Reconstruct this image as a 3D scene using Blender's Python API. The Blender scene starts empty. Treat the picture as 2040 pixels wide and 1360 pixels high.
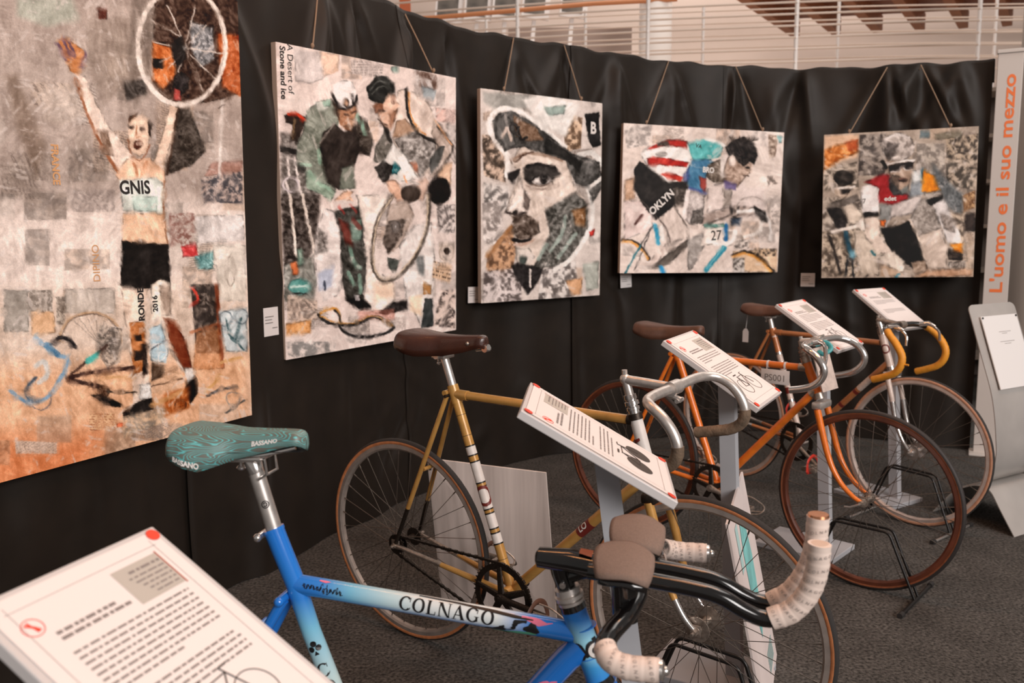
import bpy, math, random
import numpy as np
from mathutils import Vector, Matrix

# ------------------------------------------------------------------ scene, camera, world, light
SC = bpy.context.scene
COL = SC.collection
random.seed(7)
RNG = np.random.default_rng(11)


def lin(c):
    out = []
    for v in c[:3]:
        v = v / 255.0
        out.append(v / 12.92 if v <= 0.04045 else ((v + 0.055) / 1.055) ** 2.4)
    return out


def make_camera():
    p, r = 0.129071, -0.006882
    cp, sp = math.cos(p), math.sin(p)
    R = Vector((1, 0, 0)); F = Vector((0, cp, -sp)); U = Vector((0, sp, cp))
    R2 = R * math.cos(r) + U * math.sin(r)
    U2 = U * math.cos(r) - R * math.sin(r)
    m = Matrix(((R2.x, U2.x, -F.x, 0), (R2.y, U2.y, -F.y, 0), (R2.z, U2.z, -F.z, 1.3228), (0, 0, 0, 1)))
    cd = bpy.data.cameras.new('camera')
    cd.sensor_width = 36.0
    cd.lens = 1706.04 / 2040 * 36.0
    cd.clip_start = 0.05
    cd.clip_end = 60
    cd.dof.use_dof = True
    cd.dof.focus_distance = 2.1
    cd.dof.aperture_fstop = 5.0
    co = bpy.data.objects.new('camera', cd)
    COL.objects.link(co)
    co.matrix_world = m
    SC.camera = co


make_camera()

W = bpy.data.worlds.new('hall_light')
SC.world = W
W.use_nodes = True
W.node_tree.nodes['Background'].inputs[0].default_value = (1.0, 0.93, 0.87, 1)
W.node_tree.nodes['Background'].inputs[1].default_value = 0.23

SC.view_settings.view_transform = 'Standard'
SC.view_settings.look = 'None'
SC.view_settings.exposure = 0.0
SC.view_settings.gamma = 1.0
SC.view_settings.use_curve_mapping = False


def area(name, loc, target, size, power, color, size_y=None, shape='RECTANGLE'):
    ld = bpy.data.lights.new(name, 'AREA')
    ld.shape = shape
    ld.size = size
    if shape == 'RECTANGLE':
        ld.size_y = size_y or size
    ld.energy = power
    ld.color = color
    lo = bpy.data.objects.new(name, ld)
    COL.objects.link(lo)
    lo.location = loc
    d = Vector(target) - Vector(loc)
    lo.rotation_euler = d.to_track_quat('-Z', 'Y').to_euler()
    return lo


# daylight: tall window front behind and to the right of the viewer, added fills overhead and over the mezzanine; warm hall lamps
area('window_front_light', (6.0, -7.0, 5.2), (0.8, 4.4, 1.0), 6.0, 1180, (1.0, 0.945, 0.915), 4.5)
area('overhead_fill_light', (3.0, 3.2, 5.8), (1.6, 4.4, 0.8), 3.4, 85, (1.0, 0.94, 0.89), 2.6)  # unseen overhead fill, placed to brighten the far end
area('mezzanine_fill_light', (3.0, 11.0, 6.8), (3.0, 11.4, 2.4), 7.0, 270, (1.0, 0.90, 0.82), 4.0)  # added fill light that lifts the dull background behind the railings
for lx, ly in ((0.55, 1.2), (1.6, 2.2), (-0.4, 2.8)):
    area('hall_lamp', (lx, ly, 4.0), (lx, ly + 0.1, 0), 1.3, 15, (1.0, 0.40, 0.14), 0.10)


# ------------------------------------------------------------------ helpers
def tag(o, label=None, cat=None, group=None, kind=None):
    if label: o['label'] = label
    if cat: o['category'] = cat
    if group: o['group'] = group
    if kind: o['kind'] = kind
    return o


def empty(name, loc=(0, 0, 0), rot=(0, 0, 0), label=None, cat=None, group=None):
    o = bpy.data.objects.new(name, None)
    o.empty_display_size = 0.05
    COL.objects.link(o)
    o.location = loc
    o.rotation_euler = rot
    return tag(o, label, cat, group)


MATS = {}


def mat(name, rgb, rough=0.5, metal=0.0, spec=0.5, noise=0.0, nscale=40.0, bump=0.0, bscale=120.0, coat=0.0, emit=None, sheen=0.0):
    if name in MATS:
        return MATS[name]
    m = bpy.data.materials.new(name)
    m.use_nodes = True
    nt = m.node_tree
    b = nt.nodes['Principled BSDF']
    c = lin(rgb) + [1]
    b.inputs['Base Color'].default_value = c
    b.inputs['Roughness'].default_value = rough
    b.inputs['Metallic'].default_value = metal
    b.inputs['Specular IOR Level'].default_value = spec
    b.inputs['Coat Weight'].default_value = coat
    b.inputs['Coat Roughness'].default_value = 0.08
    if sheen:
        b.inputs['Sheen Weight'].default_value = sheen
    tc = nt.nodes.new('ShaderNodeTexCoord')
    if noise:
        n = nt.nodes.new('ShaderNodeTexNoise')
        n.inputs['Scale'].default_value = nscale
        n.inputs['Detail'].default_value = 5
        nt.links.new(tc.outputs['Object'], n.inputs['Vector'])
        r = nt.nodes.new('ShaderNodeValToRGB')
        r.color_ramp.elements[0].position = 0.3
        r.color_ramp.elements[1].position = 0.7
        r.color_ramp.elements[0].color = [max(0, v * (1 - noise)) for v in c[:3]] + [1]
        r.color_ramp.elements[1].color = [min(1, v * (1 + noise)) for v in c[:3]] + [1]
        nt.links.new(n.outputs['Fac'], r.inputs['Fac'])
        nt.links.new(r.outputs['Color'], b.inputs['Base Color'])
    if bump:
        n2 = nt.nodes.new('ShaderNodeTexNoise')
        n2.inputs['Scale'].default_value = bscale
        n2.inputs['Detail'].default_value = 4
        nt.links.new(tc.outputs['Object'], n2.inputs['Vector'])
        bp = nt.nodes.new('ShaderNodeBump')
        bp.inputs['Strength'].default_value = bump
        bp.inputs['Distance'].default_value = 0.004
        nt.links.new(n2.outputs['Fac'], bp.inputs['Height'])
        nt.links.new(bp.outputs['Normal'], b.inputs['Normal'])
    if emit:
        b.inputs['Emission Color'].default_value = lin(rgb) + [1]
        b.inputs['Emission Strength'].default_value = emit
    MATS[name] = m
    return m


class MB:
    """collects shapes into one mesh"""
    def __init__(self):
        self.v = []; self.f = []; self.m = []

    def add(self, verts, faces, mi=0):
        o = len(self.v)
        self.v += [tuple(p) for p in verts]
        self.f += [tuple(i + o for i in f) for f in faces]
        self.m += [mi] * len(faces)
        return self

    def box(self, c, s, rot=None, mi=0, bev=0.0):
        x, y, z = s[0] / 2, s[1] / 2, s[2] / 2
        vs = [(-x, -y, -z), (x, -y, -z), (x, y, -z), (-x, y, -z), (-x, -y, z), (x, -y, z), (x, y, z), (-x, y, z)]
        fs = [(0, 3, 2, 1), (4, 5, 6, 7), (0, 1, 5, 4), (1, 2, 6, 5), (2, 3, 7, 6), (3, 0, 4, 7)]
        if bev > 0:
            import bmesh
            bm = bmesh.new()
            bv = [bm.verts.new(p) for p in vs]
            for f in fs: bm.faces.new([bv[i] for i in f])
            bmesh.ops.bevel(bm, geom=list(bm.edges), offset=min(bev, x * .9, y * .9, z * .9), segments=2, affect='EDGES', profile=0.5)
            bm.verts.index_update()
            vs = [tuple(v.co) for v in bm.verts]
            fs = [tuple(v.index for v in f.verts) for f in bm.faces]
            bm.free()
        if rot is not None:
            vs = [tuple(rot @ Vector(p)) for p in vs]
        vs = [(p[0] + c[0], p[1] + c[1], p[2] + c[2]) for p in vs]
        return self.add(vs, fs, mi)

    def tube(self, pts, rad, seg=12, cap=True, mi=0, flat=None):
        pts = [Vector(p) for p in pts]
        n = len(pts)
        if not hasattr(rad, '__len__'):
            rad = [rad] * n
        tang = []
        for i in range(n):
            a = pts[max(0, i - 1)]; b = pts[min(n - 1, i + 1)]
            d = b - a
            tang.append(d.normalized() if d.length > 1e-9 else Vector((0, 0, 1)))
        ref = Vector((0, 1, 0)) if abs(tang[0].y) < .9 else Vector((0, 0, 1))
        nrm = (ref - tang[0] * ref.dot(tang[0])).normalized()
        vs = []
        for i in range(n):
            nrm = (nrm - tang[i] * nrm.dot(tang[i]))
            nrm = nrm.normalized() if nrm.length > 1e-6 else tang[i].orthogonal().normalized()
            bn = tang[i].cross(nrm)
            fx = 1.0 if flat is None else flat
            for k in range(seg):
                a = 2 * math.pi * k / seg
                vs.append(pts[i] + nrm * (math.cos(a) * rad[i] * fx) + bn * (math.sin(a) * rad[i]))
        fs = []
        for i in range(n - 1):
            for k in range(seg):
                k2 = (k + 1) % seg
                fs.append((i * seg + k, i * seg + k2, (i + 1) * seg + k2, (i + 1) * seg + k))
        if cap:
            fs.append(tuple(range(seg - 1, -1, -1)))
            fs.append(tuple((n - 1) * seg + k for k in range(seg)))
        return self.add(vs, fs, mi)

    def lathe_y(self, prof, seg=64, c=(0, 0, 0), mis=None, closed=True):
        """ring profile (r, y) turned about the y axis"""
        n = len(prof)
        vs = []
        for k in range(seg):
            a = 2 * math.pi * k / seg
            for r, y in prof:
                vs.append((c[0] + r * math.cos(a), c[1] + y, c[2] + r * math.sin(a)))
        m = n if closed else n - 1
        for k in range(seg):
            k2 = (k + 1) % seg
        o = len(self.v)
        self.v += vs
        for i in range(m):
            i2 = (i + 1) % n
            for k in range(seg):
                k2 = (k + 1) % seg
                self.f.append((o + k * n + i, o + k * n + i2, o + k2 * n + i2, o + k2 * n + i))
                self.m.append(mis[i] if mis else 0)
        return self

    def sphere(self, c, r, seg=12, rings=8, sc=(1, 1, 1), mi=0):
        vs = [(c[0], c[1], c[2] + r * sc[2])]
        for i in range(1, rings):
            t = math.pi * i / rings
            for k in range(seg):
                a = 2 * math.pi * k / seg
                vs.append((c[0] + r * sc[0] * math.sin(t) * math.cos(a), c[1] + r * sc[1] * math.sin(t) * math.sin(a), c[2] + r * sc[2] * math.cos(t)))
        vs.append((c[0], c[1], c[2] - r * sc[2]))
        fs = [(0, 1 + k, 1 + (k + 1) % seg) for k in range(seg)]
        for i in range(rings - 2):
            for k in range(seg):
                k2 = (k + 1) % seg
                fs.append((1 + i * seg + k, 1 + (i + 1) * seg + k, 1 + (i + 1) * seg + k2, 1 + i * seg + k2))
        L = len(vs) - 1
        b = 1 + (rings - 2) * seg
        fs += [(L, b + (k + 1) % seg, b + k) for k in range(seg)]
        return self.add(vs, fs, mi)

    def mesh(self, name, mats, smooth=True, angle=40):
        me = bpy.data.meshes.new(name)
        me.from_pydata(self.v, [], self.f)
        if not isinstance(mats, (list, tuple)):
            mats = [mats]
        for m in mats:
            me.materials.append(m)
        if len(mats) > 1:
            me.polygons.foreach_set('material_index', self.m)
        import bmesh
        bm = bmesh.new(); bm.from_mesh(me)
        bmesh.ops.recalc_face_normals(bm, faces=bm.faces)
        if smooth:
            lim = math.radians(angle)
            for f in bm.faces: f.smooth = True
            for e in bm.edges:
                if len(e.link_faces) == 2 and e.calc_face_angle(0) > lim: e.smooth = False
        bm.to_mesh(me); bm.free()
        me.update()
        return me

    def build(self, name, mats, parent=None, smooth=True, angle=40, loc=None, rot=None):
        return link(name, self.mesh(name, mats, smooth, angle), parent, loc, rot)


def link(name, me, parent=None, loc=None, rot=None):
    o = bpy.data.objects.new(name, me)
    COL.objects.link(o)
    if parent is not None: o.parent = parent
    if loc is not None: o.location = loc
    if rot is not None: o.rotation_euler = rot
    return o


def spline(pts, n=6):
    """Catmull-Rom resampling"""
    P = [Vector(p) for p in pts]
    Q = [P[0] * 2 - P[1]] + P + [P[-1] * 2 - P[-2]]
    o = []
    for i in range(1, len(Q) - 2):
        a, b, c, d = Q[i - 1:i + 3]
        for k in range(n):
            t = k / n
            o.append(0.5 * ((2 * b) + (c - a) * t + (2 * a - 5 * b + 4 * c - d) * t * t + (3 * b - a - 3 * c + d) * t ** 3))
    o.append(P[-1].copy())
    return o


FONT_CACHE = {}


def text_geo(txt, size=1.0, bold=0.0, shear=0.0, align='CENTER', spacing=1.0):
    key = (txt, size, bold, shear, align, spacing)
    if key in FONT_CACHE:
        return FONT_CACHE[key]
    cu = bpy.data.curves.new('txt', 'FONT')
    cu.body = txt
    cu.size = size
    cu.offset = bold
    cu.shear = shear
    cu.space_character = spacing
    cu.align_x = align
    cu.align_y = 'CENTER'
    cu.resolution_u = 3
    ob = bpy.data.objects.new('txt', cu)
    COL.objects.link(ob)
    dg = bpy.context.evaluated_depsgraph_get()
    me = bpy.data.meshes.new_from_object(ob.evaluated_get(dg))
    vs = [tuple(v.co) for v in me.vertices]
    fs = [tuple(p.vertices) for p in me.polygons]
    bpy.data.objects.remove(ob)
    bpy.data.curves.remove(cu)
    bpy.data.meshes.remove(me)
    FONT_CACHE[key] = (vs, fs)
    return vs, fs


def fine(vs, fs, lim):
    """split long edges so that lettering can follow a curved surface"""
    import bmesh
    bm = bmesh.new()
    bv = [bm.verts.new(v) for v in vs]
    for f in fs:
        try: bm.faces.new([bv[i] for i in f])
        except ValueError: pass
    bmesh.ops.triangulate(bm, faces=list(bm.faces))
    for k in range(5):
        es = [e for e in bm.edges if e.calc_length() > lim]
        if not es: break
        bmesh.ops.subdivide_edges(bm, edges=es, cuts=1)
        bmesh.ops.triangulate(bm, faces=[f for f in bm.faces if len(f.verts) > 3])
    bm.verts.index_update()
    out = ([tuple(v.co) for v in bm.verts], [tuple(v.index for v in f.verts) for f in bm.faces])
    bm.free()
    return out


def serif_word(word, h, track=.12):
    """roman capitals with serifs, height h, centred; drawn from strokes"""
    V = []; F = []
    def quad(p):
        o = len(V); V.extend((x * h, y * h, 0) for x, y in p); F.append(tuple(range(o, o + len(p))))
    def ring(cx, a0, a1, rx=.42, ry=.5, thick=.185, thin=.085):
        n = 36; o = len(V)
        for k in range(n + 1):
            a = math.radians(a0 + (a1 - a0) * k / n)
            V.append(((cx + rx * math.cos(a)) * h, (.5 + (ry + .015) * math.sin(a)) * h, 0))
            V.append(((cx + (rx - thick) * math.cos(a)) * h, (.5 + (ry - thin) * math.sin(a)) * h, 0))
        for k in range(n): F.append((o + 2 * k, o + 2 * k + 2, o + 2 * k + 3, o + 2 * k + 1))
    x = 0.0
    for ch in word:
        if ch == 'O': ring(x + .45, 0, 360, .45); w = .90
        elif ch == 'C':
            ring(x + .45, 42, 318, .45); quad([(x + .74, .62), (x + .79, .62), (x + .79, .97), (x + .75, .86)]); quad([(x + .76, .10), (x + .84, .26), (x + .80, .27), (x + .72, .14)]); w = .84
        elif ch == 'G':
            ring(x + .45, 42, 318, .45); quad([(x + .74, .62), (x + .79, .62), (x + .79, .97), (x + .75, .86)]); quad([(x + .68, .06), (x + .82, .10), (x + .82, .42), (x + .68, .42)]); quad([(x + .58, .39), (x + .92, .39), (x + .92, .43), (x + .58, .43)]); w = .94
        elif ch == 'L':
            quad([(x + .10, 0), (x + .28, 0), (x + .28, 1), (x + .10, 1)]); quad([(x, .96), (x + .34, .96), (x + .34, 1), (x, 1)]); quad([(x, 0), (x + .66, 0), (x + .66, .075), (x, .075)]); quad([(x + .60, 0), (x + .66, 0), (x + .69, .28), (x + .65, .28)]); w = .70
        elif ch == 'N':
            quad([(x + .11, 0), (x + .18, 0), (x + .18, 1), (x + .11, 1)]); quad([(x + .80, 0), (x + .87, 0), (x + .87, 1), (x + .80, 1)]); quad([(x + .04, 1), (x + .27, 1), (x + .87, 0), (x + .72, 0)])
            for sx, sy in ((0, 0), (.69, .96), (-.02, .96)): quad([(x + sx, sy), (x + sx + .27, sy), (x + sx + .27, sy + .04), (x + sx, sy + .04)])
            w = .94
        elif ch == 'A':
            quad([(x + .07, 0), (x + .15, 0), (x + .45, .90), (x + .42, 1.02)]); quad([(x + .42, 1.02), (x + .47, 1.02), (x + .88, 0), (x + .66, 0), (x + .36, .86)]); quad([(x + .22, .31), (x + .62, .29), (x + .62, .36), (x + .22, .36)])
            for sx in (-.02, .58): quad([(x + sx, 0), (x + sx + .33, 0), (x + sx + .33, .04), (x + sx, .04)])
            w = .88
        x += w + track
    tot = (x - track) * h
    V = [(a - tot / 2, b - h / 2, 0) for a, b, c in V]
    return fine(V, F, h * .16)


def text_flat(mb, txt, org, ax, ay, size, bold=0.0, shear=0.0, align='CENTER', stretch=1.0, mi=0, spacing=1.0):
    vs, fs = text_geo(txt, size, bold, shear, align, spacing)
    ax = Vector(ax).normalized(); ay = Vector(ay).normalized(); org = Vector(org)
    mb.add([org + ax * (x * stretch) + ay * y for x, y, z in vs], fs, mi)


def text_tube(mb, txt, p0, axis, nrm, r, size, bold=0.0, shear=0.0, stretch=1.0, mi=0, across=False, spacing=1.0):
    """lettering wrapped on a straight tube; text runs along the axis (or around it when across)"""
    vs, fs = txt if isinstance(txt, tuple) else fine(*text_geo(txt, size, bold, shear, 'CENTER', spacing), size * .14)
    a = Vector(axis).normalized(); n = Vector(nrm); n = (n - a * n.dot(a)).normalized(); b = n.cross(a)
    if b.z < 0 and not across: b = -b
    p0 = Vector(p0); out = []
    for x, y, z in vs:
        x *= stretch
        if across: x, y = -y, x
        th = y / r
        out.append(p0 + a * x + (n * math.cos(th) + b * math.sin(th)) * (r + 0.0005))
    mb.add(out, fs, mi)


# ------------------------------------------------------------------ the setting
M_floor = mat('carpet', (78, 75, 72), rough=0.95, spec=0.15, noise=0.75, nscale=95, bump=0.8, bscale=260)
nt = M_floor.node_tree
# a second, coarser mottling of the carpet fibres
_b = nt.nodes['Principled BSDF']
_r = [n for n in nt.nodes if n.type == 'VALTORGB'][0]
_n2 = nt.nodes.new('ShaderNodeTexNoise'); _n2.inputs['Scale'].default_value = 6; _n2.inputs['Detail'].default_value = 6
_tc = [n for n in nt.nodes if n.type == 'TEX_COORD'][0]
nt.links.new(_tc.outputs['Object'], _n2.inputs['Vector'])
_mr = nt.nodes.new('ShaderNodeMapRange'); _mr.inputs[1].default_value = .3; _mr.inputs[2].default_value = .7; _mr.inputs[3].default_value = .78; _mr.inputs[4].default_value = 1.2
nt.links.new(_n2.outputs['Fac'], _mr.inputs[0])
_mx = nt.nodes.new('ShaderNodeVectorMath'); _mx.operation = 'SCALE'
nt.links.new(_r.outputs['Color'], _mx.inputs[0]); nt.links.new(_mr.outputs[0], _mx.inputs['Scale'])
nt.links.new(_mx.outputs[0], _b.inputs['Base Color'])

fl = MB().box((2.0, 5.5, -0.05), (16, 17, 0.1)).build('floor', M_floor, smooth=False)
tag(fl, 'dark grey speckled carpet covering the exhibition floor', 'floor', kind='structure')

WALL = [(-1.95, 1.1), (-1.46, 2.2), (-1.075, 3.06), (-.83, 3.60), (-.47, 4.25), (-.18, 4.66), (.273, 4.99), (.915, 5.40), (1.35, 5.53), (1.78, 5.50), (2.22, 5.33), (2.65, 5.06), (2.74, 5.0)]
WS = [np.array((p.x, p.y)) for p in spline([(x, y, 0) for x, y in WALL], 12)]
WL = np.concatenate([[0], np.cumsum([np.linalg.norm(WS[i + 1] - WS[i]) for i in range(len(WS) - 1)])])
WSA = np.array(WS)


def wall_at(s):
    x = np.interp(s, WL, WSA[:, 0]); y = np.interp(s, WL, WSA[:, 1])
    e = 0.06
    dx = np.interp(s + e, WL, WSA[:, 0]) - np.interp(s - e, WL, WSA[:, 0])
    dy = np.interp(s + e, WL, WSA[:, 1]) - np.interp(s - e, WL, WSA[:, 1])
    l = np.hypot(dx, dy) + 1e-9
    return x, y, dx / l, dy / l      # point and tangent; the viewer's side is (dy, -dx)


M_part = mat('partition_grey', (60, 58, 56), rough=0.8)
mb = MB()
ss = np.linspace(0, WL[-1] - 0.02, 60)
ring = []
for s in ss:
    x, y, tx, ty = wall_at(s)
    ring.append((x - ty * .04, y + tx * .04, x - ty * .07, y + tx * .07))
for i in range(len(ring) - 1):
    a, b = ring[i], ring[i + 1]
    zt = 2.26
    vs = [(a[0], a[1], 0), (b[0], b[1], 0), (b[2], b[3], 0), (a[2], a[3], 0), (a[0], a[1], zt), (b[0], b[1], zt), (b[2], b[3], zt), (a[2], a[3], zt)]
    mb.add(vs, [(0, 1, 5, 4), (2, 3, 7, 6), (4, 5, 6, 7)])
wb = mb.build('wall_back', M_part, smooth=False)
tag(wb, 'unseen curved partition behind the black curtains, added to stop light', 'wall', kind='structure')  # hidden partition, put in so no light passes through the cloth

# black curtains: real folds, fanned from the points where the cloth is pinned at the top
M_curt = mat('black_cloth', (30, 23, 17), rough=0.53, spec=0.28, noise=0.18, nscale=9, bump=0.12, bscale=900, sheen=0.05)
CREASES = []
PINS = [1.5, 2.15, 2.83, 3.02, 3.42, 3.75, 4.23, 4.58, 4.95, 5.37, 5.82, 6.24, 6.73, 6.91, 7.1]
rr = random.Random(5)
for p in PINS:
    for k in range(7):
        dx = rr.uniform(-.55, .55)
        ln = rr.uniform(.35, 1.1)
        CREASES.append((p, 2.34, p + dx * ln, 2.34 - ln, rr.uniform(.018, .045), rr.uniform(.010, .026) * rr.choice((1, 1, -1))))
for k in range(70):                       # long hanging folds
    s0 = rr.uniform(0, 7.25)
    z0 = rr.uniform(.6, 2.3)
    ln = rr.uniform(.6, 1.9)
    CREASES.append((s0, z0, s0 + rr.uniform(-.22, .22), max(-.2, z0 - ln), rr.uniform(.025, .06), rr.uniform(.008, .022) * rr.choice((1, -1))))
for k in range(34):                       # cross creases and sags
    s0 = rr.uniform(0, 7.2)
    z0 = rr.uniform(.25, 2.1)
    CREASES.append((s0, z0, s0 + rr.choice((-1, 1)) * rr.uniform(.2, .5), z0 - rr.uniform(.1, .5), rr.uniform(.02, .05), rr.uniform(.006, .014) * rr.choice((1, -1))))


def curtain_offset(S, Z):
    D = .006 * np.sin(S * 19 + .8 * np.sin(Z * 2.1 + S * 3)) + .007 * np.sin(S * 8.3 + 1.3 * np.sin(Z * 1.3))
    for s0, z0, s1, z1, w, a in CREASES:
        dx, dz = s1 - s0, z1 - z0
        L2 = dx * dx + dz * dz
        t = ((S - s0) * dx + (Z - z0) * dz) / L2
        d = np.abs((S - s0) * dz - (Z - z0) * dx) / math.sqrt(L2)
        ww = w * (1 + .9 * np.clip(t, 0, 1))
        fade = np.clip(t * 5, 0, 1) * np.clip((1 - t) * 3, 0, 1)
        D = D + a * np.exp(-(d / ww) ** 2) * fade
    return D


def wall_top(s):
    return np.interp(s, [0, 2.8, 4.4, 5.8, 6.3, 6.75, 7.0, 7.3], [2.36, 2.355, 2.36, 2.335, 2.30, 2.285, 2.27, 2.26]) + .006 * np.sin(s * 14) + .004 * np.sin(s * 31)


SEAMS = [0.05, 1.97, 3.345, 4.62, 5.745, 7.285]
CURT_LABELS = ['black cloth curtain at the far left behind the tallest painting', 'black cloth curtain behind the two bent-over cyclists painting', 'black cloth curtain behind the cap portrait painting', 'black cloth curtain section behind the striped-jersey cyclist painting', 'black cloth curtain behind the rightmost helmeted cyclists painting']
for i in range(5):
    s0, s1 = SEAMS[i], SEAMS[i + 1] + (.05 if i < 4 else 0)
    ns = int((s1 - s0) / .012); nz = 130
    sv = np.linspace(s0, s1, ns + 1)
    S, T = np.meshgrid(sv, np.linspace(0, 1, nz + 1))
    top = wall_top(S)
    Z = .004 + T * (top - .004)
    D = curtain_offset(S, Z) + .006 * (i % 2)
    edge = np.exp(-((S - s0) / .03) ** 2)
    D = D + .012 * edge
    # the hem spreads onto the floor a little, the head is stretched over the partition
    D = D * (.35 + .65 * np.clip((top - Z) / .10, 0, 1)) + .03 * np.exp(-(Z / .16)) * (.5 + .5 * np.sin(S * 11))
    x, y, tx, ty = wall_at(S)
    X = x + ty * (D + .012); Y = y - tx * (D + .012)
    nsx = ns + 1
    # a folded-over top strip
    X2 = np.vstack([X, (x[-1] - ty[-1] * .05)[None], (x[-1] - ty[-1] * .08)[None]])
    Y2 = np.vstack([Y, (y[-1] + tx[-1] * .05)[None], (y[-1] + tx[-1] * .08)[None]])
    Z2 = np.vstack([Z, (top[-1] + .006)[None], (top[-1] - .12)[None]])
    V = np.stack([X2, Y2, Z2], -1).reshape(-1, 3)
    rows = nz + 3
    idx = np.arange(rows * nsx).reshape(rows, nsx)
    F = np.stack([idx[:-1, :-1], idx[:-1, 1:], idx[1:, 1:], idx[1:, :-1]], -1).reshape(-1, 4)
    me = bpy.data.meshes.new('curtain')
    me.from_pydata(V.tolist(), [], F.tolist())
    me.materials.append(M_curt)
    me.polygons.foreach_set('use_smooth', np.ones(len(F), bool))
    o = link('curtain', me)
    tag(o, CURT_LABELS[i], 'curtain', 'black curtains hung over the curved partition')

# ------------------------------------------------------------------ the paintings (mixed-media collages on board)
def vnoise(X, Y, sc, seed):
    g = np.random.default_rng(seed).random((64, 64))
    x = X / sc; y = Y / sc
    xi = np.floor(x).astype(int); yi = np.floor(y).astype(int)
    fx = x - xi; fy = y - yi
    fx = fx * fx * (3 - 2 * fx); fy = fy * fy * (3 - 2 * fy)
    a = g[yi % 64, xi % 64]; b = g[yi % 64, (xi + 1) % 64]
    c = g[(yi + 1) % 64, xi % 64]; d = g[(yi + 1) % 64, (xi + 1) % 64]
    return (a * (1 - fx) + b * fx) * (1 - fy) + (c * (1 - fx) + d * fx) * fy


def fnoise(X, Y, sc, seed, octs=4):
    o = 0; t = 0; a = 1.0
    for k in range(octs):
        o = o + a * vnoise(X, Y, sc / 2 ** k, seed + k * 17); t += a; a *= .6
    return o / t


def homography(uv, px):
    A = []
    for (u, v), (x, y) in zip(uv, px):
        A.append([u, v, 1, 0, 0, 0, -x * u, -x * v, -x])
        A.append([0, 0, 0, u, v, 1, -y * u, -y * v, -y])
    return np.linalg.svd(np.array(A, float))[2][-1].reshape(3, 3)


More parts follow.
